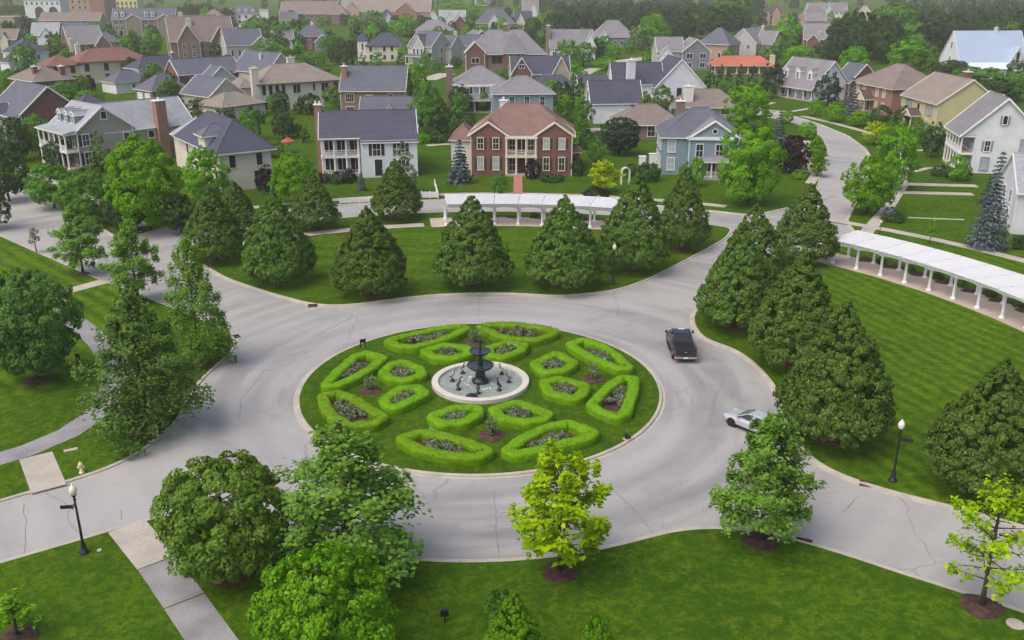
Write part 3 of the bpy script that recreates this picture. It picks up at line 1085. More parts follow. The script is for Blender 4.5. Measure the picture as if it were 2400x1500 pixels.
def bedding(lp, seed, label):
    """low mixed planting inside a hedge ring"""
    g = np.random.default_rng(seed)
    a = np.array([(p.x, p.y) for p in lp])
    c = a.mean(0)
    inner = c + (a - c) * 0.5
    n = 34
    i = g.integers(0, len(inner), n)
    u = np.sqrt(g.random(n))[:, None]
    cen = c + (inner[i] - c) * u
    P_, N_, S_ = [], [], []
    for q in cen:
        k = 34
        r = g.uniform(0.18, 0.38)
        d = unit(g, k)
        d[:, 2] = np.abs(d[:, 2])
        P_.append(np.array([q[0], q[1], GZ + 0.12]) + d * r * g.uniform(0.4, 1.0, k)[:, None] + np.array([0, 0, g.uniform(0, 0.35)]))
        N_.append(d + np.array([0, 0, 0.5]) + g.normal(size=(k, 3)) * 0.5)
        S_.append(0.15 * g.uniform(0.6, 1.5, k))
    v, q = leaf_cloud(np.concatenate(P_), np.concatenate(N_), np.concatenate(S_), seed=seed)
    me = np_mesh('flower_bed', v, q, [LEAF['rose']])
    link('flower_bed', me, None, (0, 0, 0), kind='stuff', label=label, category='flower bed')
    poly = [Vector((x, y, 0)) for x, y in c + (a - c) * 0.8]
    fill('mulch_bed', [poly], GZ + 0.05, MT['mulch'], **S)

# ------------------------------------------------------------------ houses
CACHE = {}


def win_mesh(w, h, style, fm, gm):
    key = ('w', round(w, 2), round(h, 2), style, fm, gm)
    if key in CACHE:
        return CACHE[key]
    fr, pn = MB(), MB()
    b_ = 0.11 if w > 0.6 else 0.08
    x, z = w / 2, h / 2
    if style == 'arch':
        n = 8
        z1 = z - x
        outer = [(-x - b_, -z)] + [(-(x + b_) * math.cos(math.pi * i / n), z1 + (x + b_) * math.sin(math.pi * i / n)) for i in range(n + 1)] + [(x + b_, -z)]
        inner = [(-x, -z)] + [(-x * math.cos(math.pi * i / n), z1 + x * math.sin(math.pi * i / n)) for i in range(n + 1)] + [(x, -z)]
        for (a, c_), (d, e) in zip(zip(outer, outer[1:]), zip(inner, inner[1:])):
            fr.face([(a[0], -0.08, a[1]), (d[0], -0.08, d[1]), (e[0], -0.08, e[1]), (c_[0], -0.08, c_[1])])
            fr.face([(a[0], 0.0, a[1]), (a[0], -0.08, a[1]), (c_[0], -0.08, c_[1]), (c_[0], 0.0, c_[1])])
            fr.face([(d[0], -0.08, d[1]), (d[0], 0.0, d[1]), (e[0], 0.0, e[1]), (e[0], -0.08, e[1])])
        fr.box(-x - b_, -0.10, -z - 0.12, x + b_, 0.0, -z)
        pn.face([(p[0], -0.03, p[1]) for p in inner])
    elif style == 'round':
        n = 14
        for i in range(n):
            a0, a1 = 2 * math.pi * i / n, 2 * math.pi * (i + 1) / n
            q = [((x + b_) * math.cos(a0), (x + b_) * math.sin(a0)), (x * math.cos(a0), x * math.sin(a0)), (x * math.cos(a1), x * math.sin(a1)), ((x + b_) * math.cos(a1), (x + b_) * math.sin(a1))]
            fr.face([(q[k][0], -0.08, q[k][1]) for k in (0, 3, 2, 1)])
            fr.face([(q[0][0], -0.08, q[0][1]), (q[0][0], 0, q[0][1]), (q[3][0], 0, q[3][1]), (q[3][0], -0.08, q[3][1])])
        pn.face([(x * math.cos(2 * math.pi * i / n), -0.03, x * math.sin(2 * math.pi * i / n)) for i in range(n)])
    else:
        fr.box(-x - b_, -0.08, -z, -x, 0.0, z)
        fr.box(x, -0.08, -z, x + b_, 0.0, z)
        fr.box(-x - b_, -0.085, z, x + b_, 0.0, z + b_ * 1.3)
        fr.box(-x - b_ - 0.05, -0.12, -z - 0.11, x + b_ + 0.05, 0.0, -z)
        if style in ('sash', 'tall'):
            fr.box(-x, -0.065, -0.03, x, -0.01, 0.03)
            fr.box(-0.022, -0.06, 0.03, 0.022, -0.012, z)
            fr.box(-0.022, -0.06, -z, 0.022, -0.012, -0.03)
        elif style == 'pair':
            fr.box(-0.05, -0.07, -z, 0.05, -0.01, z)
        elif style == 'grid':
            for k in (-1, 0, 1):
                fr.box(k * w / 4 - 0.025, -0.06, -z, k * w / 4 + 0.025, -0.012, z)
            fr.box(-x, -0.065, -0.025, x, -0.011, 0.025)
        pn.box(-x, -0.035, -z, x, 0.0, z)
    r = (fr.mesh('window', [MT[fm]]), pn.mesh('pane', [MT[gm]]))
    CACHE[key] = r
    return r


def box_mesh(key, dims, mats, name):
    if key in CACHE:
        return CACHE[key]
    mb = MB()
    for d in dims:
        mb.box(*d)
    CACHE[key] = mb.mesh(name, mats)
    return CACHE[key]


def roof_geo(mb, w, d, h, rise, kind, o, og=0.3, th=0.17):
    """material 0 shingles, 1 fascia; rectangle (0,0)-(w,d)"""
    if kind in ('hip', 'pyr'):
        s_ = rise / (min(w, d) / 2)
        ze = h - o * s_
        e = [(-o, -o), (w + o, -o), (w + o, d + o), (-o, d + o)]
        n = min(w, d) / 2
        if w > d:
            rg = [(n, d / 2), (w - n, d / 2)]
        elif d > w:
            rg = [(w / 2, n), (w / 2, d - n)]
        else:
            rg = [(w / 2, d / 2)]
        top = [(x, y, h + rise) for x, y in rg]
        E = [(x, y, ze) for x, y in e]
        B = [(x, y, ze - th) for x, y in e]
        for i in range(4):
            j = (i + 1) % 4
            mb.face([B[i], B[j], E[j], E[i]], 1)
        mb.face(B[::-1], 1)
        if len(top) == 1:
            for i in range(4):
                mb.face([E[i], E[(i + 1) % 4], top[0]], 0)
        elif w > d:
            mb.face([E[0], E[1], top[1], top[0]], 0)
            mb.face([E[1], E[2], top[1]], 0)
            mb.face([E[2], E[3], top[0], top[1]], 0)
            mb.face([E[3], E[0], top[0]], 0)
        else:
            mb.face([E[0], E[1], top[0]], 0)
            mb.face([E[1], E[2], top[1], top[0]], 0)
            mb.face([E[2], E[3], top[1]], 0)
            mb.face([E[3], E[0], top[0], top[1]], 0)
        for i, (x, y) in enumerate(e):                              # raised ridge caps
            q = top[0] if len(top) == 1 else (top[0] if (i in (0, 3) if w > d else i in (0, 1)) else top[1])
            mb.tube([(x * 0.98 + q[0] * 0.02, y * 0.98 + q[1] * 0.02, ze + 0.03), (q[0], q[1], q[2] + 0.02)], 0.075, 4, 0)
        if len(top) == 2:
            mb.tube([Vector(top[0]) + Vector((0, 0, 0.02)), Vector(top[1]) + Vector((0, 0, 0.02))], 0.085, 4, 0)
    elif kind in ('gable_x', 'gable_y'):
        L, W = (w, d) if kind == 'gable_x' else (d, w)
        s_ = rise / (W / 2)
        ze = h - o * s_

        def pt(a, b_, z):
            return (a, b_, z) if kind == 'gable_x' else (b_, a, z)
        fl = kind == 'gable_y'
        sec = [(-o, ze), (W / 2, h + rise), (W + o, ze)]
        lo = [(-o, ze - th * 1.2), (W / 2, h + rise - th * 1.5), (W + o, ze - th * 1.2)]
        a0, a1 = -og, L + og

        def fc(pts, mi):
            mb.face(pts[::-1] if fl else pts, mi)
        for i in (0, 1):
            (b0, z0), (b1, z1) = sec[i], sec[i + 1]
            (c0, y0), (c1, y1) = lo[i], lo[i + 1]
            fc([pt(a0, b0, z0), pt(a1, b0, z0), pt(a1, b1, z1), pt(a0, b1, z1)], 0)
            fc([pt(a0, c1, y1), pt(a1, c1, y1), pt(a1, c0, y0), pt(a0, c0, y0)], 1)
            fc([pt(a0, c0, y0), pt(a0, b0, z0), pt(a0, b1, z1), pt(a0, c1, y1)][::-1], 1)
            fc([pt(a1, c0, y0), pt(a1, b0, z0), pt(a1, b1, z1), pt(a1, c1, y1)], 1)
        fc([pt(a0, -o, lo[0][1]), pt(a1, -o, lo[0][1]), pt(a1, -o, ze), pt(a0, -o, ze)], 1)
        fc([pt(a0, W + o, ze), pt(a1, W + o, ze), pt(a1, W + o, lo[2][1]), pt(a0, W + o, lo[2][1])], 1)
        mb.tube([pt(a0 + 0.02, W / 2, h + rise + 0.02), pt(a1 - 0.02, W / 2, h + rise + 0.02)], 0.085, 4, 0)
        for sgn, aa in ((-1, a0), (1, a1)):                          # rake boards proud of the slope
            for i in (0, 1):
                p0, p1 = pt(aa - sgn * 0.07, sec[i][0], sec[i][1] + 0.015), pt(aa - sgn * 0.07, sec[i + 1][0], sec[i + 1][1] + 0.015)
                mb.tube([p0, p1], 0.07, 4, 1)
        # eaves gutter
        for b_ in (-o - 0.06, W + o + 0.06):
            mb.tube([pt(a0 + 0.05, b_, ze - 0.04), pt(a1 - 0.05, b_, ze - 0.04)], 0.065, 5, 1)
    elif kind == 'shed':
        E = [(-o, -o, h), (w + o, -o, h), (w + o, d, h + rise), (-o, d, h + rise)]
        B = [(x, y, z - th) for x, y, z in E]
        mb.face(E, 0)
        mb.face(B[::-1], 1)
        for i in range(4):
            j = (i + 1) % 4
            mb.face([B[i], B[j], E[j], E[i]], 1)
    elif kind == 'flat':
        mb.box(-o, -o, h, w + o, d + o, h + 0.35, 1, 0)


def wall_geo(mb, w, d, h, rise, kind, z0, mi=0):
    mb.prism([(0, 0), (w, 0), (w, d), (0, d)], z0, h - 0.06, mi, top=kind in ('flat', 'shed', 'hip', 'pyr'), bottom=False)
    if kind == 'gable_x':
        t = h + rise - 0.14
        n = len(mb.v)
        mb.v += [(0, 0, h - 0.06), (0, d, h - 0.06), (0, d / 2, t), (w, 0, h - 0.06), (w, d, h - 0.06), (w, d / 2, t)]
        for f in ((0, 2, 1), (3, 4, 5), (0, 3, 5, 2), (1, 2, 5, 4)):
            mb.f.append(tuple(n + i for i in f))
            mb.m.append(mi)
    elif kind == 'gable_y':
        t = h + rise - 0.14
        n = len(mb.v)
        mb.v += [(0, 0, h - 0.06), (w, 0, h - 0.06), (w / 2, 0, t), (0, d, h - 0.06), (w, d, h - 0.06), (w / 2, d, t)]
        for f in ((0, 1, 2), (3, 5, 4), (0, 2, 5, 3), (1, 4, 5, 2)):
            mb.f.append(tuple(n + i for i in f))
            mb.m.append(mi)


HOUSES = []


class House:
    def __init__(s, name, label, short, anc, loc, yaw, cat='house', trim='trim', group=None):
        """anc = pixel x, y and level z of the local corner loc = (x, y); yaw turns the front (local -y)"""
        a = R_(yaw)
        s.ca, s.sa = math.cos(a), math.sin(a)
        p = P(*anc)
        s.o = Vector((p.x - (loc[0] * s.ca - loc[1] * s.sa), p.y - (loc[0] * s.sa + loc[1] * s.ca), GZ))
        s.root = thing(name, label, cat, s.o, a, group)
        s.trim = trim
        s.bl = []
        s.z = 0.0
        HOUSES.append((s, short))

    def loc(s, x, y, z):
        """pixel on level z -> local x, y"""
        p = P(x, y, z) - s.o
        return p.x * s.ca + p.y * s.sa, -p.x * s.sa + p.y * s.ca

    def center(s):
        b_ = s.bl[0]
        x, y = b_[0] + b_[2] / 2, b_[1] + b_[3] / 2
        return Vector((s.o.x + x * s.ca - y * s.sa, s.o.y + x * s.sa + y * s.ca, 0))

    def block(s, at, w, d, h, kind='hip', rise=3.0, wall='white', roof='slate', z0=0.0, o=0.4, og=0.3, trim=None):
        if len(at) == 3:
            at = s.loc(*at)
        x, y = at
        s.bl.append((x, y, w, d, h, kind, rise))
        tm = MT[trim or s.trim]
        if wall:
            mb = MB()
            wall_geo(mb, w, d, h, rise, kind, z0)
            mb.build('wall', WALL[wall], s.root, loc=(x, y, 0))
        if roof:
            mb = MB()
            roof_geo(mb, w, d, h, rise, kind, o, og)
            mb.build('roof', [ROOF[roof], tm], s.root, loc=(x, y, 0))
        if wall and kind.startswith('gable') and h > 2 and z0 < 1:
            # corner boards
            key = ('cb', round(z0, 2), round(h, 2), tm.name)
            cbm = box_mesh(key, [(-0.07, -0.07, z0, 0.07, 0.07, h - 0.12)], [tm], 'corner_board')
            for cx_, cy_ in ((0, 0), (w, 0), (0, d), (w, d)):
                link('corner_board', cbm, s.root, (x + cx_, y + cy_, 0))
        return s

    def face(s, bi, f, u, z, out=0.0):
        x, y, w, d = s.bl[bi][:4]
        if f == 'F':
            return (x + u, y - out, z), 0.0
        if f == 'R':
            return (x + w + out, y + u, z), R_(90)
        if f == 'L':
            return (x - out, y + d - u, z), R_(-90)
        return (x + w - u, y + d + out, z), R_(180)

    def win(s, bi, f, us, zs, w=0.95, h=1.6, style='sash', shut=None, fm=None, gm='glass'):
        fr, pn = win_mesh(w, h, style, fm or s.trim, gm)
        bw = s.bl[bi][2] if f in 'FB' else s.bl[bi][3]
        if isinstance(us, int):
            us = [bw * (i + 0.5) / us for i in range(us)]
        if not hasattr(zs, '__len__'):
            zs = [zs]
        for z in zs:
            for u in us:
                l, r = s.face(bi, f, u, z)
                a = link('window', fr, s.root, l, r)
                link('pane', pn, a)
                if shut:
                    sw = w * 0.42
                    sm = box_mesh(('s', round(sw, 2), round(h, 2), shut), [(-sw / 2, -0.05, -h / 2, sw / 2, 0.0, h / 2)], [MT[shut]], 'shutter')
                    for sg in (-1, 1):
                        l2, r2 = s.face(bi, f, u + sg * (w / 2 + 0.13 + sw / 2), z)
                        link('shutter', sm, s.root, l2, r2)
        return s

    def door(s, bi, f, u, w=1.1, h=2.2, mat='door', z=0.25):
        l, r = s.face(bi, f, u, z)
        me = box_mesh(('d', w, h, mat), [(-w / 2, -0.05, 0, w / 2, 0.0, h)], [MT[mat]], 'door')
        dd = link('door', me, s.root, l, r)
        fm = box_mesh(('df', w, h, s.trim), [(-w / 2 - 0.14, -0.09, 0, -w / 2, 0, h), (w / 2, -0.09, 0, w / 2 + 0.14, 0, h), (-w / 2 - 0.14, -0.1, h, w / 2 + 0.14, 0, h + 0.18)], [MT[s.trim]], 'door_frame')
        link('door_frame', fm, dd)
        hm = box_mesh('dh', [(0.34, -0.10, 1.0, 0.42, -0.05, 1.12)], [MT['steel']], 'handle')
        link('handle', hm, dd)
        return s

    def garage(s, bi, f, us, w=2.6, h=2.2, mat='trim'):
        for u in us:
            l, r = s.face(bi, f, u, 0.05)
            mb = []
            for k in range(4):
                mb.append((-w / 2, -0.05, 0.02 + k * h / 4, w / 2, 0.0, (k + 1) * h / 4 - 0.02))
            link('garage_door', box_mesh(('g', w, h, mat), mb, [MT[mat]], 'garage_door'), s.root, l, r)
        return s

    def chimney(s, x, y, w, d, top, mat='brick', cap='trim', z0=0.0, pots=1):
        mb = MB()
        mb.box(x - w / 2, y - d / 2, z0, x + w / 2, y + d / 2, top)
        c_ = mb.build('chimney', WALL.get(mat) or MT[mat], s.root)
        mb = MB()
        mb.box(x - w / 2 - 0.12, y - d / 2 - 0.12, top, x + w / 2 + 0.12, y + d / 2 + 0.12, top + 0.16)
        for k in range(pots):
            mb.lathe([(0.16, top + 0.16), (0.15, top + 0.5), (0.2, top + 0.52), (0.2, top + 0.6), (0.0, top + 0.62)], 8, 0, (x + (k - (pots - 1) / 2) * 0.6, y))
        mb.build('chimney_cap', MT[cap], c_)
        return s

    def porch(s, x, y, w, d, h, n, levels=1, roof=None, rise=0.8, z0=0.35, r=0.13, kind='shed', rail=True, sides=True, mat=None, o=0.25):
        """deck in front of local y (to y - d), n columns, optional second floor and roof"""
        tm = MT[mat or s.trim]
        mb = MB()
        mb.box(x, y - d, 0, x + w, y - 0.01, z0)
        mb.build('porch_floor', MT['walk'], s.root)
        cm = MB()
        cm.lathe([(r * 1.35, 0), (r * 1.35, 0.14), (r, 0.18), (r * 0.84, 1 - 0.05), (r * 1.25, 1 - 0.03), (r * 1.25, 1.0)], 10)
        lv = h / levels
        for L in range(levels):
            zb = z0 + L * lv
            hh = lv - (0.28 if (L < levels - 1 or roof or True) else 0)
            key = ('col', r, round(hh, 2), tm.name)
            if key not in CACHE:
                c_ = MB()
                c_.lathe([(r * 1.4, 0), (r * 1.4, 0.15), (r, 0.2), (r * 0.86, hh - 0.18), (r * 1.3, hh - 0.12), (r * 1.3, hh)], 10)
                CACHE[key] = c_.mesh('column', [tm])
            for i in range(n):
                xx = x + 0.2 + (w - 0.4) * (i / (n - 1) if n > 1 else 0.5)
                link('column', CACHE[key], s.root, (xx, y - d + 0.18, zb))
            mb = MB()
            mb.box(x - 0.06, y - d + 0.02, zb + hh, x + w + 0.06, y - d + 0.34, zb + lv)
            if sides:
                mb.box(x - 0.06, y - d + 0.34, zb + hh, x + 0.2, y - 0.02, zb + lv)
                mb.box(x + w - 0.2, y - d + 0.34, zb + hh, x + w + 0.06, y - 0.02, zb + lv)
            mb.build('porch_beam', tm, s.root)
            if L < levels - 1:
                mb = MB()
                mb.box(x + 0.2, y - d + 0.34, zb + lv - 0.16, x + w - 0.2, y - 0.02, zb + lv)
                mb.build('balcony_floor', MT['walk'], s.root)
            if rail and (L > 0 or rail == 'all'):
                mb = MB()
                rz = zb + 0.85
                mb.box(x + 0.1, y - d + 0.15, rz, x + w - 0.1, y - d + 0.21, rz + 0.07)
                mb.box(x + 0.1, y - d + 0.15, zb + 0.1, x + w - 0.1, y - d + 0.21, zb + 0.16)
                k = int(w / 0.16)
                for i in range(k):
                    xx = x + 0.1 + (w - 0.2) * (i + 0.5) / k
                    mb.box(xx - 0.022, y - d + 0.16, zb + 0.16, xx + 0.022, y - d + 0.20, rz)
                mb.build('railing', tm, s.root)
        if roof:
            mb = MB()
            roof_geo(mb, w, d - 0.02, z0 + h + 0.12, rise, kind, o)
            mb.build('porch_roof', [ROOF[roof], tm], s.root, loc=(x, y - d, 0))
            if kind == 'gable_y':
                mb = MB()
                n_ = [(0.1, 0, z0 + h), (w - 0.1, 0, z0 + h), (w / 2, 0, z0 + h + rise)]
                mb.face([(a, 0.06, b_) for a, _, b_ in n_])
                mb.face([(a, 0.2, b_) for a, _, b_ in n_][::-1])
                mb.build('pediment', tm, s.root, loc=(x, y - d, 0))
        return s

    def dormers(s, bi, us, z, w=1.4, h=1.7, wall='white', roof='slate', face='F', back=0.0, style='sash', rk='gable_y', rise=None):
        """dormers on the front (or right) slope of a gable_x / hip block; z = sill level"""
        x, y, bw, bd, bh, kind, rise_b = s.bl[bi]
        half = (bd if kind == 'gable_x' or bw > bd else bw) / 2
        sl = rise_b / half
        yy = (z - bh) / sl                                           # where the slope reaches the sill
        dep = (z + h + 0.9 - bh) / sl - yy + 0.2
        for u in us:
            l, r = s.face(bi, face, u, 0.0, out=-yy)
            rs = rise or w * 0.42
            mb = MB()
            wall_geo(mb, w, dep, z + h, rs, rk, z - 0.5)
            dm = mb.build('dormer', WALL[wall], s.root, loc=l, rotz=r)
            ox, oy = -w / 2, 0.0
            dm.location = Vector(l) + Matrix.Rotation(r, 3, 'Z') @ Vector((ox, oy, 0))
            rm = MB()
            roof_geo(rm, w, dep, z + h, rs, rk, 0.14, 0.14, 0.1)
            rm.build('dormer_roof', [ROOF[roof], MT[s.trim]], dm)
            fr, pn = win_mesh(w * 0.46, h * 0.72, style, s.trim, 'glass')
            wv = MB()
            for me, mi in ((fr, 0), (pn, 1)):
                n = len(wv.v)
                wv.v += [tuple(v.co) for v in me.vertices]
                wv.f += [tuple(n + i for i in p.vertices) for p in me.polygons]
                wv.m += [mi] * len(me.polygons)
            wv.build('window', [MT[s.trim], MT['glass']], dm, loc=(w / 2, -0.0, z + h * 0.47))
        return s

# ------------------------------------------------------------------ the houses, nearest first
Z2 = (1.75, 4.75)

# red brick house facing the round lawn
h = House('brick_house', 'symmetrical red brick house with two gables, black shutters and white double porch', 'red brick double-porch house', (1105, 413, 0), (0, 0), -2.5, trim='cream')
h.block((0, 0.9), 15.6, 10.6, 6.5, 'hip', 3.9, 'brick', 'brownred', o=0.5)
h.block((0, 0), 5.4, 5.5, 6.5, 'gable_y', 1.85, 'brick', 'brownred', o=0.45, og=0.25)
h.block((10.2, 0), 5.4, 5.5, 6.5, 'gable_y', 1.85, 'brick', 'brownred', o=0.45, og=0.25)
h.block((-3.6, 4.5), 3.6, 7.0, 5.2, 'hip', 1.7, 'whitep', 'brownred')
h.block((15.6, 3.0), 1.3, 3.0, 3.6, 'hip', 0.5, 'brick', 'brownred')
for b_ in (1, 2):
    h.win(b_, 'F', [1.45, 3.85], [5.0], 0.85, 1.65, 'sash', 'brownshut', gm='glass' if b_ == 1 else 'blind')
    h.win(b_, 'F', [1.45, 3.85], [1.9], 0.85, 1.95, 'sash', 'brownshut', gm='blind' if b_ == 1 else 'glass')
h.win(0, 'L', [3, 7], [1.9, 4.9], 0.9, 1.6)
h.win(3, 'F', [1.8], [1.8], 0.9, 1.4)
h.porch(5.35, 0.9, 4.9, 1.35, 5.75, 4, 2, None, z0=0.3, r=0.15)
h.win(0, 'F', [6.35, 9.25], [1.6, 4.6], 0.9, 1.9, 'tall', gm='glass')
h.win(0, 'F', [7.8], [4.6], 1.3, 2.1, 'pair')
h.door(0, 'F', 7.8, 1.3, 2.4)
h.chimney(4.7, 7.2, 1.2, 0.9, 10.6, 'whitep')

# white house with the two-storey porch
h = House('white_house', 'white two-storey house with dark roof, black shutters and two-level side porch', 'white house with the two-level porch', (748, 323, 6.2), (0, 0), 8, trim='trim')
h.block((0, 0), 14.9, 9.5, 6.2, 'gable_x', 3.3, None, 'dark', o=0.35, og=0.2)
h.block((6.2, -1.35), 8.6, 10.4, 5.75, 'hip', 0.5, 'white', None)
h.block((0.3, 2.1), 5.9, 7.0, 6.1, 'hip', 0.5, 'white', None)
h.block((6.4, -1.5), 8.45, 1.9, 5.45, 'shed', 1.06, None, 'dark', o=0.25)
mbg = MB()
mbg.prism([(0, 0), (0.3, 0), (0.3, 9.4), (0, 9.4)], 6.0, 6.1)
mbg.face([(14.75, -1.3, 5.7), (14.75, 9.1, 5.7), (14.75, 4.75, 9.3)])
mbg.face([(0.05, 0.1, 6.0), (0.05, 4.75, 9.3), (0.05, 9.4, 6.0)])
mbg.build('gable_wall', WALL['white'], h.root)
h.porch(0.1, 2.1, 5.9, 2.1, 5.45, 4, 2, None, z0=0.45, r=0.17, sides=True)
h.win(2, 'F', [0.95, 2.9, 4.9], [1.75, 4.5], 1.35, 2.05, 'pair')
h.win(1, 'F', [2.4, 6.1], [4.3], 1.15, 1.85, 'sash', 'shutter')
h.win(1, 'F', [6.1], [1.7], 1.15, 1.85, 'sash', 'shutter')
h.door(1, 'F', 2.6, 1.15, 2.5, 'shutter', 0.3)
h.win(1, 'R', [2.5, 6.5], [1.7, 4.5], 0.95, 1.5, 'sash')
h.chimney(-0.2, 4.9, 1.1, 0.9, 10.4, 'brick2', pots=2)
h.block((9.0, 8.2), 4.2, 6.0, 6.0, 'hip', 3.6, 'white', 'grey')

# brick house behind it
h = House('brick_house', 'plain brick house with long slate gable roof and attached low garage roof in front', 'slate-roofed brick house', (797, 211, 6.2), (0, 0), -1, trim='cream')
h.block((0, 0), 14.2, 10.5, 6.2, 'gable_x', 4.6, 'brick3', 'slate')
h.block((843, 266, 3.0), 12.0, 6.2, 3.0, 'gable_x', 3.0, 'brick3', 'slate')
h.win(0, 'F', [2.0], [4.4, 1.6], 1.7, 1.7, 'grid')
h.win(0, 'F', [6.3], [4.5], 1.5, 0.9, 'pair', gm='blind')
h.win(0, 'F', [11.0], [4.5], 1.0, 1.5)
h.win(0, 'R', [3.5, 7], [1.8, 4.6], 0.9, 1.5)
h.chimney(0.6, 2.9, 1.2, 1.0, 10.8, 'brick2', pots=1)

# pale blue house with a double porch and hipped wing
h = House('blue_house', 'pale blue house with grey hip roofs, white two-storey porch and tall brick chimney', 'blue double-porch house', (1158, 218, 6.3), (0, 0), 4, trim='trim')
h.block((0, 0), 12.6, 10.5, 6.3, 'hip', 2.9, 'blue', 'grey', o=0.55)
h.block((1064, 196, 6.3), 12.2, 11.0, 6.3, 'hip', 3.4, 'blue', 'grey', o=0.5)
h.win(0, 'F', [3.8, 7.0, 10.3], [4.5], 0.95, 1.75, 'sash')
h.win(0, 'F', [3.8, 7.0, 10.3], [1.6], 0.95, 1.75, 'sash')
bx, by, bw, bd = h.bl[1][:4]
h.porch(bx + 0.2, by, 8.6, 2.4, 5.6, 4, 2, None, r=0.17)
h.win(1, 'F', [1.7, 3.6, 6.6], [4.5, 1.6], 1.3, 1.8, 'pair')
h.win(1, 'L', [3, 7], [4.5], 0.9, 1.6)
h.porch(bx + 0.6, by - 2.3, 8.0, 2.4, 2.6, 3, 1, 'grey', 0.9, kind='hip', rail=False)
h.door(1, 'F', 5.0)
h.chimney(bx - 1.0, by + 1.6, 1.5, 1.3, 9.8, 'brick3')

# blue house with the pediment
h = House('blue_house', 'blue clapboard house with white pediment, grey roof and small front porch', 'blue pediment house', (1553, 318, 6.2), (0, 0), -4, trim='trim')
h.block((0, 0), 12.4, 10.0, 6.2, 'hip', 3.6, 'blue', 'slate', o=0.45)
h.block((4.0, -1.6), 7.4, 6.5, 6.2, 'gable_y', 2.5, 'blue', 'grey', o=0.35, og=0.35)
mbg = MB()
mbg.box(3.7, -1.95, 5.75, 11.7, -1.62, 6.2)
mbg.build('cornice', MT['trim'], h.root)
h.win(1, 'F', [3.75], [7.05], 0.65, 0.5, 'round')
h.win(0, 'F', [1.5], [4.5, 1.7], 1.0, 1.8, 'sash', gm='blind')
h.win(1, 'F', [1.6, 4.6], [4.1], 1.0, 1.9, 'sash')
h.win(0, 'L', [2, 5, 8], [4.5, 1.7], 0.9, 1.6)
h.win(1, 'F', [1.4, 6.1], [1.5], 0.9, 1.6)
h.porch(5.4, -1.6, 5.6, 2.2, 2.5, 4, 1, 'grey', 0.55, kind='hip', rail='all')
h.door(1, 'F', 3.6, z=0.4)

# grey-green house on the left
h = House('grey_house', 'grey-green house with pale roof, three white dormers and tall red brick chimney', 'grey-green dormer house', (178, 309, 6.2), (10.6, 0), -43, trim='trim')
h.block((0, 0), 10.6, 9.2, 6.2, 'gable_x', 3.5, 'greige', 'pale', o=0.35)
h.block((0.6, 4.7), 9.7, 15.7, 5.5, 'gable_y', 4.0, 'greige', 'pale', o=0.2)
h.win(0, 'R', [4.75], [8.2], 0.85, 1.15, 'plain', gm='glass')
h.win(0, 'R', [1.35], [4.6], 1.05, 1.75, 'sash', 'shutter')
h.win(0, 'R', [1.35], [1.7], 1.05, 1.9, 'sash', 'shutter')
h.win(0, 'R', [8.1], [4.5], 0.95, 1.1, 'plain')
h.win(1, 'R', [7.8], [4.3], 0.95, 1.1, 'plain')
h.porch(0.0, 0, 10.6, 2.0, 5.6, 6, 2, 'pale', 0.35, z0=0.3, r=0.15, kind='shed')
h.win(0, 'F', [1.4, 3.4, 7.2, 9.2], [1.7, 4.5], 0.9, 1.9, 'sash', 'shutter')
h.door(0, 'F', 5.3)
h.dormers(0, [2.6, 5.2, 7.8], 6.9, 1.35, 1.5, 'blue', 'pale')
h.chimney(10.5, 14.4, 1.4, 1.8, 9.6, 'brick2', cap='trim')

# cream house with the dark hip roof
h = House('cream_house', 'cream stucco house with sweeping dark hip roof and raised wall dormer', 'cream hip-roofed house', (512, 351, 6.3), (19.0, 0), -55, trim='trim')
h.block((0, 0), 19.0, 7.6, 6.3, 'hip', 3.4, 'ivory', 'dark', o=0.75)
h.block((11.4, -0.45), 3.2, 4.0, 7.9, 'hip', 1.1, 'ivory', 'slate', o=0.5)
h.block((-6.0, 0.8), 7.0, 6.0, 5.6, 'hip', 2.4, 'ivory', 'pale', o=0.5)
h.win(1, 'F', [1.5], [5.4], 0.9, 1.6, 'arch', fm='cream')
h.win(0, 'R', [1.8, 5.8], [4.3], 0.9, 1.75, 'plain', fm='cream')
h.win(0, 'R', [6.0], [1.5], 2.0, 2.0, 'pair', fm='black')
h.win(0, 'F', [4.0, 8.0, 17.0], [1.7, 4.5], 0.9, 1.7, 'plain', fm='cream')

# red brick gable house at the left edge
h = House('brick_house', 'red brick house with dark roof and broad white-edged gable at the left edge', 'left-edge brick gable house', (48, 268, 6.2), (15.0, 0), -44, trim='trim')
h.block((0, 0), 15.0, 10.6, 6.2, 'gable_x', 4.4, 'brick', 'slate', o=0.5)
h.block((4.0, 10.2), 9.5, 9.0, 5.0, 'hip', 3.0, 'brick', 'dark')
h.win(0, 'R', [3.0], [4.0], 0.9, 1.6, 'sash')
h.block((2.0, -2.2), 9.0, 3.0, 5.0, 'gable_y', 2.2, 'white', 'dark')
h.porch(11.2, 0, 3.6, 2.0, 5.4, 3, 2, 'slate', 0.4, r=0.14)

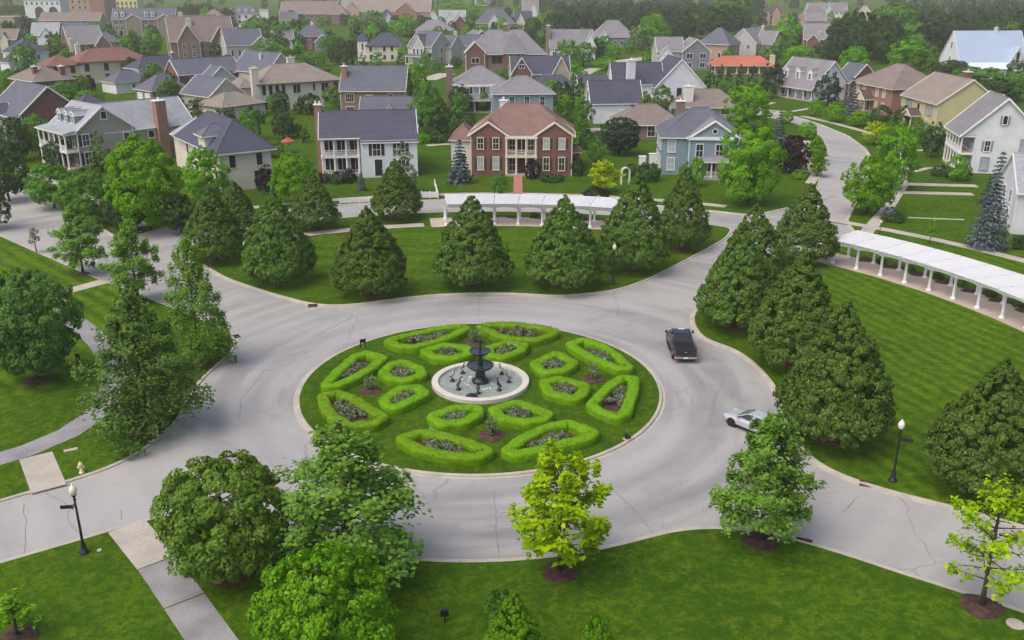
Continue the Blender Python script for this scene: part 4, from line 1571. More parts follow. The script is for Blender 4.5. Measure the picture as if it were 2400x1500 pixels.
# cream house with the red tile roof
h = House('cream_house', 'long cream house with maroon tile hip roof and brown-framed windows', 'maroon-roofed cream house', (113, 151, 6.2), (0, 0), 41, trim='darktrim')
h.block((0, 0), 8.5, 9, 6.0, 'hip', 2.3, 'cream', 'tile', o=0.7)
h.block((8.2, -0.6), 20.0, 11, 6.6, 'hip', 3.0, 'cream', 'tile', o=0.7)
h.win(0, 'F', [2.0, 6.4], [4.3, 1.5], 1.1, 1.7, 'plain', fm='brownshut')
h.win(1, 'F', [2.0, 7.5], [4.6], 1.1, 1.8, 'plain', fm='brownshut')
h.win(1, 'F', [13.5], [4.6], 2.4, 1.9, 'pair', fm='cream')
h.win(1, 'F', [2.0, 7.5, 13.5], [1.6], 1.1, 1.8, 'plain', fm='brownshut')
h.chimney(11.0, 8.0, 1.4, 1.2, 10.6, 'ivory')

# mediterranean cream house
h = House('cream_house', 'cream stucco villa with taupe hip roof and rows of arched windows', 'arched-window cream villa', (606, 195, 6.5), (0, 0), 33, trim='darktrim')
h.block((0, 0), 20.0, 12.5, 6.5, 'hip', 3.4, 'ivory', 'brown', o=0.7)
h.block((-3.2, 3.5), 3.3, 8.0, 5.6, 'hip', 1.4, 'ivory', 'brown', o=0.5)
h.win(0, 'F', [1.1, 2.7, 4.3, 5.8], [4.7], 0.85, 2.3, 'arch', fm='cream')
h.win(0, 'F', [1.4, 3.0, 4.5, 5.9], [1.4], 0.9, 2.3, 'arch', fm='cream')
h.win(0, 'F', [9.0, 16.0], [4.6], 1.7, 1.9, 'pair', fm='cream')
h.win(0, 'F', [13.3], [4.8], 0.55, 1.6, 'plain', fm='cream')
h.win(0, 'F', [9.4, 16.2], [1.6], 1.0, 1.6, 'plain', fm='cream')
h.win(0, 'F', [18.8], [4.6, 1.5], 1.1, 2.2, 'arch', fm='cream')
h.chimney(-0.7, 0.4, 1.7, 1.3, 9.6, 'ivory', cap='cream', pots=2)
h.chimney(11.5, 9.5, 1.8, 1.0, 10.9, 'ivory', cap='cream')

# group of slate and hip roofs on the left
h = House('white_garage', 'low white garage with dark pyramid roof beside the maroon-roofed house', 'low white garage', (270, 193, 3.2), (8.0, 0), -42, 'garage')
h.block((0, 0), 8.0, 10.5, 3.2, 'hip', 2.6, 'whitep', 'slate', o=0.4)
h.win(0, 'R', [5.0], [1.7], 0.7, 1.0, 'plain')
h = House('white_house', 'white rendered house with dark hip roof in the left cluster', 'white dark-hipped house', (325, 160, 5.4), (7.5, 0), -40)
h.block((0, 0), 7.5, 15, 5.4, 'hip', 2.7, 'whitep', 'dark', o=0.5)
h.win(0, 'R', [4, 9], [3.8], 0.9, 1.3)
h.chimney(6.4, 11.5, 0.9, 0.9, 8.8, 'bluegrey')
h = House('brick_garage', 'brown brick garage with steep slate roof and white garage doors', 'brown brick garage', (356, 212, 3.2), (8.6, 0), -42, 'garage')
h.block((0, 0), 8.6, 10.0, 3.2, 'hip', 3.4, 'brick3', 'slate')
h.garage(0, 'F', [2.3, 6.0])
h = House('brick_house', 'red brick house with slate gable roof wedged behind the brown garage', 'wedged red brick house', (418, 175, 5.6), (0, 0), 38)
h.block((0, 0), 17, 10, 5.6, 'gable_x', 3.4, 'brick', 'slate')
h.block((489, 187, 5.4), 7.0, 6, 5.4, 'gable_y', 3.0, 'grey', 'slate')
h.win(0, 'F', [3.5, 7.5], [3.9], 1.0, 1.3, 'pair')
h = House('slate_house', 'beige-gabled house with broad dark slate roof behind the villa', 'beige-gabled slate house', (626, 170, 6.0), (15.5, 0), -40)
h.block((0, 0), 15.5, 9.5, 6.0, 'gable_x', 4.6, 'beige', 'slate')
h.win(0, 'R', [3, 6.5], [4.3], 0.9, 1.4)
h.chimney(9.0, 3.0, 0.5, 0.5, 9.8, 'white')
h = House('beige_house', 'small beige gabled house with slate roof beside the villa garage', 'small beige gable house', (491, 226, 4.6), (11.5, 0), -40)
h.block((0, 0), 11.5, 9.0, 4.6, 'gable_x', 3.5, 'beige', 'slate')
h = House('cream_garage', 'cream garage with low taupe roof in front of the arched villa', 'cream villa garage', (522, 250, 3.1), (9.0, 0), -36, 'garage', trim='darktrim')
h.block((0, 0), 9.0, 11.5, 3.1, 'hip', 2.3, 'ivory', 'brown', o=0.6)
h.garage(0, 'F', [2.5, 6.4], mat='cream')
h.win(0, 'R', [7.5], [1.4], 1.0, 2.1, 'plain', fm='cream')

# white farmhouse with black roofs
h = House('white_house', 'bright white farmhouse with black roofs, white chimney and tall front gable', 'white black-roofed farmhouse', (1386, 242, 4.4), (0, 0), 6)
h.block((0, 0), 11.0, 8.0, 4.4, 'gable_x', 4.2, 'white', 'dark', o=0.3)
h.block((1538, 203, 5.6), 11.5, 13.0, 5.6, 'gable_y', 6.0, 'white', 'dark', o=0.4)
x_, y_ = h.loc(1538, 203, 5.6)
h.block((x_ - 9.5, y_ + 3.0), 12.0, 7.0, 6.0, 'gable_x', 4.4, 'white', 'dark', o=0.3)
h.block((x_ - 17.0, y_ + 6.0), 9.0, 6.0, 4.8, 'gable_x', 2.6, 'white', 'dark', o=0.3)
h.win(1, 'F', [5.5], [4.2], 0.9, 1.6, 'plain', fm='shutter')
h.win(1, 'F', [2.0], [1.5], 0.9, 1.6, 'plain', fm='shutter')
h.garage(0, 'F', [4.0, 8.0])
h.chimney(x_ - 5.6, y_ + 2.4, 1.9, 1.4, 11.2, 'white', cap='trim')
h.win(0, 'L', [4.0], [5.6], 0.8, 1.2, 'plain', fm='shutter')

# low brown houses behind the pediment house
h = House('brick_ranch', 'low brown brick house with taupe hip roof behind the blue pediment house', 'low brown brick house', (1446, 289, 3.2), (0, 0), 0)
h.block((0, 0), 12.5, 9.0, 3.2, 'hip', 2.9, 'brick3', 'darkbrown', o=0.6)
h.win(0, 'F', [6.6], [1.6], 1.35, 1.9, 'sash')
for k in range(5):
    mbg = MB()
    mbg.box(3.2 + k * 1.3, 4.6, 5.6, 3.6 + k * 1.3, 5.0, 6.05)
    mbg.build('roof_vent', MT['brownshut'], h.root)
h.chimney(12.4, 3.0, 1.6, 1.4, 6.8, 'brick3')
h = House('carport_house', 'low brown-roofed house with open carport and pale square chimney', 'brown carport house', (1582, 248, 3.1), (0, 0), -2)
h.block((0, 0), 14.5, 9.0, 3.1, 'hip', 3.0, None, 'darkbrown', o=0.6)
h.block((0.4, 4.0), 13.6, 4.8, 3.0, 'hip', 0.4, 'grey', None)
h.block((8.6, 0.4), 5.0, 4.0, 3.0, 'hip', 0.4, 'grey', None)
h.win(2, 'F', [2.4], [1.7], 1.7, 1.1, 'grid')
h.win(1, 'F', [1.5], [1.5], 1.8, 2.0, 'pair')
h.porch(0.2, 4.0, 8.6, 3.9, 2.75, 3, 1, None, rail=False, sides=False)
h.chimney(3.0, 1.6, 2.0, 1.3, 6.9, 'whitep')

# slate-blue gable house and the blue-roofed brick house beside it
h = House('slate_blue_house', 'slate-blue house with broad front gable and two white windows', 'slate-blue gable house', (1600, 121, 6.2), (0, 0), 2)
h.block((0, 0), 9.4, 12, 6.2, 'gable_y', 3.9, 'bluegrey', 'grey')
h.block((-8.0, 2.5), 9.0, 10, 6.2, 'gable_x', 4.2, 'grey', 'grey')
h.block((-7.6, 0.8), 4.4, 4, 5.0, 'gable_y', 3.0, 'white', 'grey')
h.win(0, 'F', [2.4, 6.9], [4.7], 1.9, 1.5, 'pair')
h.win(0, 'F', [2.4, 6.9], [1.7], 1.6, 1.5, 'pair')
h.win(2, 'F', [2.2], [2.0, 4.2], 0.9, 1.4)
h = House('brick_house', 'tan brick house with blue-grey hip roof and white-columned end', 'blue-hipped tan brick house', (1708, 102, 6.2), (12.5, 0), -35)
h.block((0, 0), 12.5, 11.0, 6.2, 'hip', 5.2, 'brick4', 'slate', o=0.6)
h.win(0, 'R', [2.2, 8.8], [4.6, 1.7], 1.3, 1.6)
h.win(0, 'R', [5.5], [4.6, 1.6], 1.6, 2.0, 'pair')
h.win(0, 'F', [4, 9], [1.7], 1.0, 1.8, 'arch')
h = House('beige_house', 'pale gabled house with grey roof and square chimney near the dark wood', 'pale gabled house by the wood', (1772, 101, 5.6), (11.0, 0), -36)
h.block((0, 0), 11.0, 14.0, 5.6, 'gable_y', 5.2, 'grey', 'grey')
h.block((9.0, 5.0), 7.0, 8.0, 5.4, 'gable_x', 4.4, 'beige', 'grey')
h.win(0, 'F', [3, 8], [4.0], 1.0, 1.4)
h.chimney(9.0, 11.0, 1.3, 1.3, 11.2, 'beige')

# open pavilion with the orange roof
h = House('pavilion', 'open garden pavilion with orange tile roof on pale columns', 'orange-roofed pavilion', (1672, 151, 3.2), (0, 0), -2, 'pavilion', trim='cream')
h.block((0, 0), 19.0, 7.0, 3.2, 'hip', 2.3, None, 'orange', o=0.7)
h.block((0.5, 6.2), 18.0, 0.4, 3.0, 'hip', 0.1, 'cream', None)
h.porch(0.4, 6.2, 18.2, 6.0, 2.7, 6, 1, None, r=0.28, rail=False, z0=0.2)
h.chimney(19.4, 3.5, 1.4, 1.6, 5.6, 'cream', cap='cream')

# white dormer house
h = House('white_house', 'white porch house with three dormers and a red brick gabled wing', 'three-dormer white house', (1809, 195, 3.3), (0, 0), -66)
h.block((0, 0), 15.4, 12.6, 3.3, 'gable_x', 6.4, None, 'grey', o=0.4)
h.block((0.3, 2.4), 14.8, 10.0, 3.3, 'hip', 0.3, 'white', None)
mbg = MB()
mbg.face([(15.2, 0.2, 3.2), (15.2, 12.4, 3.2), (15.2, 6.3, 9.4)])
mbg.face([(0.2, 12.4, 3.2), (0.2, 0.2, 3.2), (0.2, 6.3, 9.4)])
mbg.build('gable_wall', WALL['white'], h.root)
h.block((10.4, 11.0), 6.0, 9.5, 4.6, 'gable_x', 4.2, 'brick', 'slate')
h.porch(0.2, 2.4, 15.0, 2.2, 2.95, 6, 1, None, r=0.17, rail=False)
h.win(1, 'F', [1.6, 4.2, 10.0, 12.4], [1.6], 1.1, 1.9, 'sash')
h.door(1, 'F', 7.0, mat='trim')
h.dormers(0, [3.2, 7.7, 12.2], 5.0, 1.7, 1.9, 'white', 'grey')

# brick house, grey hip roof
h = House('brick_house', 'orange-red brick house with grey hip roof, cream cornice and small gabled porch', 'cream-corniced brick house', (2094, 206, 6.4), (16.5, 0), -79, trim='cream')
h.block((0, 0), 16.5, 13.0, 6.4, 'hip', 4.2, 'brick2', 'darkbrown', o=0.6)
h.win(0, 'F', [2.2, 5.0, 10.4, 13.2], [4.7, 1.7], 1.0, 1.7, 'sash', gm='blind')
h.porch(5.2, 0, 4.4, 2.4, 2.7, 2, 1, 'maroon', 1.7, kind='gable_y', rail=False)
h.door(0, 'F', 7.4)
h.win(0, 'R', [3, 9.5], [4.7], 1.0, 1.6, 'plain', fm='cream')
h.block((12.5, 1.5), 2.0, 2.0, 9.4, 'hip', 0.5, None, None)

# yellow house
h = House('yellow_house', 'pale yellow house with taupe gable roof and grey front shutters', 'pale yellow house', (2199, 243, 6.2), (16.0, 0), -88, trim='cream')
h.block((0, 0), 16.0, 12.5, 6.2, 'gable_x', 4.4, 'yellow', 'brown', o=0.45)
h.win(0, 'F', [3.4, 12.6], [4.4], 2.6, 1.9, 'pair', gm='blind', fm='greyshut')
h.win(0, 'F', [8.0], [4.5], 1.2, 1.5, 'arch')
h.win(0, 'F', [3.4, 12.6], [1.5], 1.5, 1.7, 'pair', gm='blind')
h.porch(6.2, 0, 3.6, 2.2, 2.6, 2, 1, 'maroon', 1.1, kind='gable_y', rail=False)
h.door(0, 'F', 8.0, mat='trim')
h.chimney(5.0, 10.6, 1.8, 1.2, 11.0, 'brick', cap='cream', pots=1)
h.block((-4.0, 5.0), 4.2, 6.0, 4.0, 'hip', 1.6, 'white', 'maroon')
h.block((3.0, 12.4), 8.0, 6.0, 4.6, 'gable_x', 2.6, 'yellow', 'brown')

# large white house at the right edge
h = House('white_house', 'large white house with grey gable roof and side porch at the right edge', 'right-edge white gable house', (2254, 317, 6.0), (10.6, 0), -102)
h.block((0, 0), 10.6, 11.8, 6.0, 'gable_x', 5.7, None, 'grey', o=0.3)
h.block((0.15, 2.1), 10.3, 9.6, 6.0, 'hip', 0.3, 'white', None)
mbg = MB()
mbg.face([(10.45, 0.15, 5.9), (10.45, 11.65, 5.9), (10.45, 5.9, 11.5)])
mbg.face([(0.15, 11.65, 5.9), (0.15, 0.15, 5.9), (0.15, 5.9, 11.5)])
mbg.build('gable_wall', WALL['white'], h.root)
h.block((1.0, 11.4), 9.0, 9.0, 6.0, 'gable_y', 4.0, 'white', 'dark')
h.win(0, 'R', [5.9], [8.4], 0.6, 1.3, 'arch', 'greyshut')
h.win(1, 'R', [1.9], [4.3], 0.75, 1.6, 'sash', 'greyshut')
h.win(1, 'R', [7.2], [4.5], 1.1, 1.8, 'plain', gm='blind', fm='greyshut')
h.win(1, 'R', [1.9], [1.5], 1.1, 1.9, 'plain', gm='blind', fm='greyshut')
h.porch(0.2, 2.1, 10.2, 2.0, 5.5, 6, 2, None, r=0.16)
h.win(1, 'F', [1.6, 4.0, 6.4, 8.8], [1.6, 4.4], 1.0, 1.9, 'sash', 'greyshut')

# white house cut by the right edge, lower down
h = House('white_house', 'white house with pale grey roofs cut off by the right picture edge', 'cut-off white house', (2388, 447, 5.4), (0, 0), -14)
h.block((0, 0), 12.0, 9.0, 5.4, 'gable_x', 3.6, 'white', 'pale', o=0.5)
h.block((1.6, -3.0), 8.0, 5.0, 4.2, 'gable_y', 3.0, 'white', 'pale', o=0.4)
h.win(1, 'F', [2.2, 5.8], [1.7], 1.1, 1.7)
h.win(0, 'L', [3, 6], [1.7, 4.0], 0.9, 1.5)

# white barn
h = House('barn', 'large white barn with pale blue metal roof at the upper right', 'white barn', (2250, 144, 5.0), (0, 0), 3, 'barn')
h.block((0, 0), 21.5, 13.0, 5.0, 'gable_x', 8.6, 'white', 'metal', o=0.4)
h.block((15.2, -1.2), 4.6, 8.0, 5.0, 'gable_y', 4.4, 'white', 'metal', o=0.3)
h.block((1.0, -4.6), 13.5, 4.5, 3.0, 'shed', 1.6, 'white', 'white', o=0.4)
h.win(1, 'F', [2.3], [6.6], 0.7, 2.0, 'arch', fm='shutter')
h.win(0, 'L', [6.5], [9.4, 5.0], 0.9, 1.8)
h.win(0, 'F', [20.4], [2.6], 0.9, 2.0)
h.chimney(13.5, 6.5, 0.9, 0.9, 14.4, 'white')

# middle rows
h = House('cream_house', 'cream house with dark hip roof and narrow white corner tower', 'cream house with the white tower', (858, 106, 6.0), (0, 0), 5, trim='darktrim')
h.block((0, 0), 14.2, 11, 6.0, 'hip', 3.9, 'ivory', 'dark', o=0.5)
h.block((-3.4, 2.5), 3.8, 4.6, 8.0, 'pyr', 2.2, 'whitep', 'dark')
h.win(0, 'F', [1.6, 6.6, 9.4], [4.5], 0.9, 1.7, 'plain', fm='cream')
h.win(0, 'F', [1.6, 6.6, 9.4, 12.6], [1.6], 0.9, 1.6, 'plain', fm='cream')
h.win(1, 'F', [1.9], [5.2], 0.6, 2.2, 'plain', fm='trim')
h = House('beige_house', 'tall beige house with two steep gables and narrow windows', 'tall beige two-gable house', (1011, 109, 6.6), (10.5, 0), -33)
h.block((0, 0), 10.5, 11.5, 6.6, 'gable_x', 4.6, 'beige', 'slate')
h.block((2.2, -0.7), 5.4, 6, 6.6, 'gable_y', 3.8, 'grey', 'slate')
h.block((-1.0, 8.0), 14.0, 8.0, 6.0, 'gable_x', 3.8, 'beige', 'slate')
h.win(1, 'F', [1.0, 2.7, 4.4], [4.6], 0.7, 1.9, 'plain')
h.win(0, 'R', [5.8], [4.8, 1.8], 0.9, 1.8, 'plain')
h.win(0, 'R', [9.8], [4.8], 0.6, 1.8, 'plain')
h.porch(0.4, -0.7, 9.0, 1.8, 2.6, 4, 1, 'slate', 0.7, rail=False)
h = House('brick_house', 'brown brick house with grey pyramid roof, turret and two round windows', 'round-window brick house', (1096, 124, 6.8), (0, 0), 4)
h.block((0, 0), 25.0, 14, 6.8, 'hip', 6.6, 'brick3', 'grey', o=0.6)
h.block((-0.6, -1.2), 6.0, 6, 7.2, 'gable_y', 3.0, 'brick', 'grey')
h.block((11.5, -2.2), 6.6, 5.5, 7.4, 'pyr', 5.0, 'brick', 'grey')
h.win(2, 'F', [2.0, 4.6], [6.0], 1.0, 1.0, 'round', fm='cream')
h.win(2, 'F', [1.8, 4.8], [2.2], 1.1, 1.9, 'arch', fm='cream')
h.win(1, 'F', [3.0], [4.4, 1.6], 2.3, 1.5, 'pair', fm='cream')
h.win(0, 'F', [8.5, 10.2], [4.6], 1.5, 2.2, 'plain', fm='darktrim')
h.win(0, 'F', [20.5, 23.0], [4.6, 1.7], 1.2, 1.6, 'plain', fm='cream')
h.chimney(12.5, 7.0, 1.6, 1.2, 15.0, 'brick3', cap='cream')
h = House('brick_house', 'dark-roofed house with a steep brick gable and a tan gable at its ends', 'brick-and-tan gable house', (1199, 173, 5.6), (0, 0), 4)
h.block((0, 0), 15.5, 9.5, 5.6, 'gable_x', 4.0, 'tan', 'dark')
h.block((0, -1.0), 5.2, 6, 5.8, 'gable_y', 3.9, 'brick', 'dark')
h.block((10.8, -0.6), 4.4, 6, 5.6, 'gable_y', 4.2, 'tan', 'dark')
h.block((4.6, -6.0), 11.5, 6, 3.0, 'hip', 2.4, 'tan', 'dark')
h.win(1, 'F', [2.6], [3.0], 1.2, 1.5, 'pair')
h.win(1, 'F', [2.6], [7.4], 1.3, 0.8, 'pair')
h.win(3, 'F', [2, 6, 9.5], [1.6], 1.0, 1.4)
h = House('white_house', 'white gabled house with grey roof and tall stone end chimney', 'stone-chimney white house', (1290, 111, 4.6), (0, 0), 1)
h.block((0, 0), 16.2, 11, 4.6, 'gable_x', 6.2, 'white', 'grey')
h.block((12.4, -2.0), 4.4, 9, 5.4, 'gable_y', 4.6, 'white', 'grey')
h.block((6.2, -0.4), 3.4, 6, 4.6, 'gable_y', 3.2, 'white', 'grey')
h.win(1, 'F', [2.2], [5.2, 1.8], 1.2, 1.9, 'sash')
h.win(0, 'F', [1.6, 4.2], [2.2], 1.3, 1.3, 'pair')
h.chimney(-0.8, 3.0, 1.7, 1.6, 12.2, 'stone')
h = House('grey_house', 'long grey house with sweeping hip roofs beside the dark wood', 'long grey hip-roofed house', (1392, 85, 5.2), (0, 0), 2)
h.block((0, 0), 18.0, 13, 5.2, 'hip', 6.4, 'bluegrey', 'grey', o=0.5)
h.block((16.5, 2.5), 15.5, 10, 5.0, 'hip', 4.6, 'ivory', 'grey', o=0.5)
h.block((2.4, -1.4), 3.6, 4.5, 5.2, 'gable_y', 2.6, 'white', 'grey')
h.win(1, 'F', [11, 13, 14.6], [2.8], 0.9, 2.6, 'plain')
h.win(0, 'F', [9.5, 12.5, 15.5], [2.2], 1.3, 2.0, 'pair')
h = House('brick_house', 'red brick house with grey hip roof and a small blue gabled wing', 'brick house with blue wing', (696, 84, 6.2), (0, 0), 12)
h.block((0, 0), 12.5, 10, 6.2, 'hip', 4.2, 'brick', 'slate')
h.block((7.4, -4.2), 6.2, 6, 4.0, 'gable_y', 2.8, 'blue', 'slate')
h.win(0, 'F', [2.0, 5.2], [4.5, 1.7], 0.9, 1.7)
h.win(1, 'F', [3.1], [1.7], 1.2, 1.7, 'arch')
h.chimney(6.6, 5.2, 1.3, 1.0, 11.2, 'white')
h = House('grey_house', 'pale grey temple-fronted house with slate roof and white pediments', 'pale temple-fronted house', (530, 106, 6.4), (0, 0), 26)
h.block((0, 0), 13.5, 12.5, 6.4, 'gable_x', 5.2, 'grey', 'slate')
h.block((9.0, -1.4), 7.2, 6, 6.4, 'gable_y', 2.9, 'grey', 'slate')
h.win(0, 'F', [2.0, 4.6, 7.2], [3.4], 0.7, 2.2, 'plain')
h.win(1, 'F', [2.0, 5.2], [3.8], 1.0, 1.7, 'sash')
h.win(0, 'L', [4, 8.5], [4.0], 0.9, 1.8)
h = House('brick_house', 'brown brick mansion with huge taupe roofs and two white chimneys', 'brown-roofed brick mansion', (398, 96, 6.8), (0, 0), 24)
h.block((0, 0), 24.0, 14, 6.8, 'gable_x', 8.4, 'brick3', 'darkbrown')
h.block((2.5, -3.0), 8.0, 9, 6.8, 'gable_y', 6.0, 'brick3', 'darkbrown')
h.block((15.0, -2.2), 7.0, 8, 6.6, 'gable_y', 5.2, 'brick', 'darkbrown')
h.block((2.0, 10.0), 18.0, 12, 7.2, 'gable_x', 8.2, 'brick3', 'darkbrown')
h.win(1, 'F', [2.2, 5.6], [4.6, 1.8], 1.1, 1.7)
h.win(0, 'F', [12.0, 13.6], [4.6, 1.8], 0.9, 1.7)
h.win(2, 'F', [2.0, 5.0], [4.4, 1.8], 0.9, 1.7)
h.chimney(6.0, 12.0, 1.6, 1.3, 16.4, 'ivory')
h.chimney(8.0, 4.5, 1.8, 1.3, 14.4, 'ivory')
h = House('brick_house', 'dark red brick house with plain gable end and grey roof at far left', 'plain dark brick gable house', (162, 103, 5.8), (0, 0), 34)
h.block((0, 0), 12.5, 14.5, 5.8, 'gable_x', 6.2, 'brick', 'grey', trim='trim')
h.block((9.0, -2.2), 5.5, 7, 5.2, 'gable_y', 3.6, 'brick3', 'grey')
h.win(0, 'F', [3, 6], [4.2, 1.6], 0.9, 1.5)
h.chimney(0.6, -0.4, 1.2, 1.0, 7.4, 'ivory')
h = House('white_house', 'white house with dark blue roof cut by the left edge', 'left-edge white dark-roofed house', (42, 124, 6.0), (12.0, 0), -40)
h.block((0, 0), 12.0, 10, 6.0, 'hip', 4.0, 'white', 'dark')
h.win(0, 'R', [2.5, 6.5], [4.2], 0.9, 1.5)
h.win(0, 'F', [3, 8], [4.2, 1.6], 0.9, 1.5)
h.block((4, -3.0), 7, 4, 3.2, 'hip', 1.4, 'white', 'dark')
h = House('brick_house', 'brown-roofed brick house with two chimney stacks near the left edge', 'two-chimney brown-roofed house', (78, 190, 4.6), (14.0, 0), -40)
h.block((0, 0), 14.0, 10.5, 4.6, 'hip', 3.0, 'brick', 'darkbrown')
h.chimney(12.0, 8.5, 1.6, 1.2, 7.4, 'brick', pots=1)
h.chimney(10.0, 2.5, 1.3, 1.0, 7.6, 'brick', pots=1)

h = House('slate_house', 'small slate-roofed house with pale square chimney behind the two-gable house', 'small slate house behind the gables', (1072, 106, 4.8), (0, 0), 6)
h.block((0, 0), 9.5, 9, 4.8, 'gable_x', 3.6, 'grey', 'slate')
h.win(0, 'F', [2.5, 6.5], [3.2, 1.4], 0.9, 1.3)
h.chimney(-0.6, 3.0, 1.2, 1.2, 9.4, 'ivory')
h = House('brick_house', 'small brown brick house with slate roof beside the plain dark brick gable', 'small slate-roofed brown house', (222, 97, 4.4), (0, 0), 30)
h.block((0, 0), 10.0, 9, 4.4, 'hip', 3.4, 'brick3', 'slate')
h.win(0, 'F', [2.5, 7.0], [2.6], 1.0, 1.4)
h = House('grey_house', 'small grey-roofed white house among trees left of the brick house with blue wing', 'small white house among trees', (640, 92, 4.2), (0, 0), 18)
h.block((0, 0), 9.0, 9, 4.2, 'gable_x', 3.6, 'white', 'grey')
h.win(0, 'F', [2.4, 6.4], [2.5], 1.0, 1.4)

# far rows, towards the top edge
h = House('townhouse_row', 'grey stone townhouse row with slate mansard and white dormers', 'stone townhouse row', (262, 45, 9.0), (0, 0), 8, 'townhouse')
h.block((0, 0), 32.0, 12, 9.0, 'gable_x', 5.2, 'stone', 'slate')
h.block((31.9, 0.4), 0.5, 11.2, 9.0, 'gable_x', 4.8, 'peach', None)
h.block((7.0, -0.8), 8.0, 5, 9.0, 'gable_y', 2.4, 'stone', 'slate')
h.block((23.0, -0.8), 8.0, 5, 9.0, 'gable_y', 2.4, 'stone', 'slate')
h.win(0, 'F', [2, 4.6, 11, 17, 20, 27], [7.2, 4.4], 1.3, 2.0, 'pair')
h.win(0, 'F', [4.0, 19.5, 30.0], [1.8], 1.7, 3.0, 'arch')
h.win(0, 'F', [8, 12, 16, 24], [1.6], 1.2, 1.8, 'pair')
h.dormers(0, [2.2, 5.4, 17.4, 20.6], 9.9, 1.8, 2.2, 'white', 'slate')
h = House('yellow_building', 'pale yellow flat-fronted building behind the stone townhouses', 'yellow flat building', (264, 32, 0), (0, 0), 0, 'building')
h.block((0, 0), 23.0, 14, 13.0, 'flat', 0.4, 'lemon', 'brown')
h.win(0, 'F', 6, [4.4, 8.4], 1.2, 2.6, 'plain', fm='brownshut')
h = House('brick_building', 'tall plain red brick block at the top left', 'tall brick block', (167, 48, 0), (0, 0), 0, 'building')
h.block((0, 0), 27.0, 20, 17.0, 'flat', 0.4, 'brick4', 'darkbrown')
h.block((15.5, -0.8), 11.0, 6, 15.0, 'flat', 0.4, 'brick2', 'darkbrown')
h.win(0, 'F', [3, 8, 12], [5, 9, 13], 1.6, 2.0, 'plain')
h = House('brick_row', 'brown brick terrace with peach end wall in front of the tall brick block', 'brick terrace with peach end', (92, 48, 7.0), (0, 0), 4, 'townhouse')
h.block((0, 0), 33.0, 12, 7.0, 'gable_x', 4.2, 'brick3', 'darkbrown')
h.block((32.9, 0.4), 0.5, 11.2, 7.0, 'gable_x', 3.9, 'peach', None)
h.win(0, 'F', 8, [5.0, 1.9], 1.4, 2.0, 'pair')
h = House('white_building', 'white building with two large arched openings at the top left', 'white arched building', (62, 43, 0), (0, 0), 0, 'building')
h.block((0, 0), 28.0, 14, 13.0, 'flat', 0.4, 'white', 'grey')
h.win(0, 'F', [11, 22], [4.4], 7.0, 8.4, 'arch', gm='brownshut')
h.win(0, 'F', 7, [10.8], 1.3, 1.8, 'plain')
h = House('peach_building', 'low peach brick building with cream parapet at the left edge', 'low peach building', (-30, 72, 0), (0, 0), 0, 'building')
h.block((0, 0), 17.0, 16, 7.5, 'flat', 0.4, 'peach', 'brown', trim='cream')
h.win(0, 'F', 4, [4.8, 1.8], 1.4, 1.6, 'pair')
h = House('grey_house', 'pale grey roofed house with white gables below the brick terrace', 'pale-roofed far-left house', (72, 82, 4.6), (0, 0), 8)
h.block((0, 0), 12.0, 10, 4.6, 'gable_x', 5.2, 'white', 'pale')
h.block((4.5, -1.0), 4.0, 5, 4.6, 'gable_y', 2.6, 'white', 'pale')
h.block((10.5, 1.5), 13.0, 9, 5.2, 'gable_x', 4.4, 'brick3', 'slate')
h.block((17.0, 0.0), 5.5, 5, 5.4, 'gable_y', 3.2, 'brick3', 'slate')
h.win(0, 'F', [2, 9.5], [2.4], 1.1, 1.5)
h.win(2, 'F', [2, 5], [3.4, 1.4], 1.0, 1.3)
h = House('brown_house', 'brown house with small pale dormers at the left edge', 'brown left-edge house', (-22, 92, 5.4), (0, 0), 6)
h.block((0, 0), 10.0, 10, 5.4, 'gable_x', 3.8, 'brick3', 'darkbrown')
h.block((3.8, -0.8), 3.0, 4, 5.6, 'gable_y', 2.2, 'ivory', 'darkbrown')
h.win(0, 'F', [2, 8.5], [3.8, 1.6], 1.0, 1.4)
h = House('brick_building', 'long brown-roofed brick hall at the top edge left of centre', 'long brown-roofed hall', (655, 32, 7.0), (0, 0), 0, 'building')
h.block((0, 0), 38.0, 20, 7.0, 'gable_x', 7.6, 'brick3', 'darkbrown')
h.block((32.0, -3.0), 14.0, 12, 7.0, 'hip', 6.0, 'brick3', 'darkbrown')
h.win(0, 'F', 8, [4.8, 1.8], 1.6, 2.0, 'pair')
h = House('brick_building', 'wide brick hall with taupe roofs and small brick gable at the top edge', 'wide gabled brick hall', (798, 27, 6.5), (0, 0), 0, 'building')
h.block((0, 0), 66.0, 24, 6.5, 'gable_x', 9.0, 'brick4', 'brown')
h.block((40.0, -4.0), 16.0, 16, 6.5, 'gable_y', 6.4, 'brick2', 'brown')
h.block((2.0, -5.0), 12.0, 14, 6.5, 'gable_y', 5.8, 'peach', 'darkbrown')
h.win(0, 'F', [18, 22, 26, 30, 34], [4.5, 1.8], 1.6, 2.0, 'pair')
h = House('brick_house', 'small dark-roofed brick house below the wide brick hall', 'small house below the brick hall', (848, 42, 5.6), (0, 0), 8)
h.block((0, 0), 10.0, 11, 5.6, 'hip', 3.8, 'brick', 'dark')
h.block((9.4, -6.0), 13.0, 12, 5.0, 'hip', 5.6, 'ivory', 'dark')
h.block((15.0, -6.8), 3.6, 5, 5.8, 'gable_y', 2.4, 'white', 'dark')
h.win(0, 'F', [2.5, 7], [3.9, 1.6], 1.0, 1.4)
h = House('grey_house', 'wide low grey hip-roofed house behind the beige two-gable house', 'wide low grey house', (974, 69, 4.4), (0, 0), 2)
h.block((0, 0), 19.0, 13, 4.4, 'hip', 4.4, 'bluegrey', 'grey', o=0.7)
h.win(0, 'F', 5, [2.2], 1.3, 1.6, 'pair')
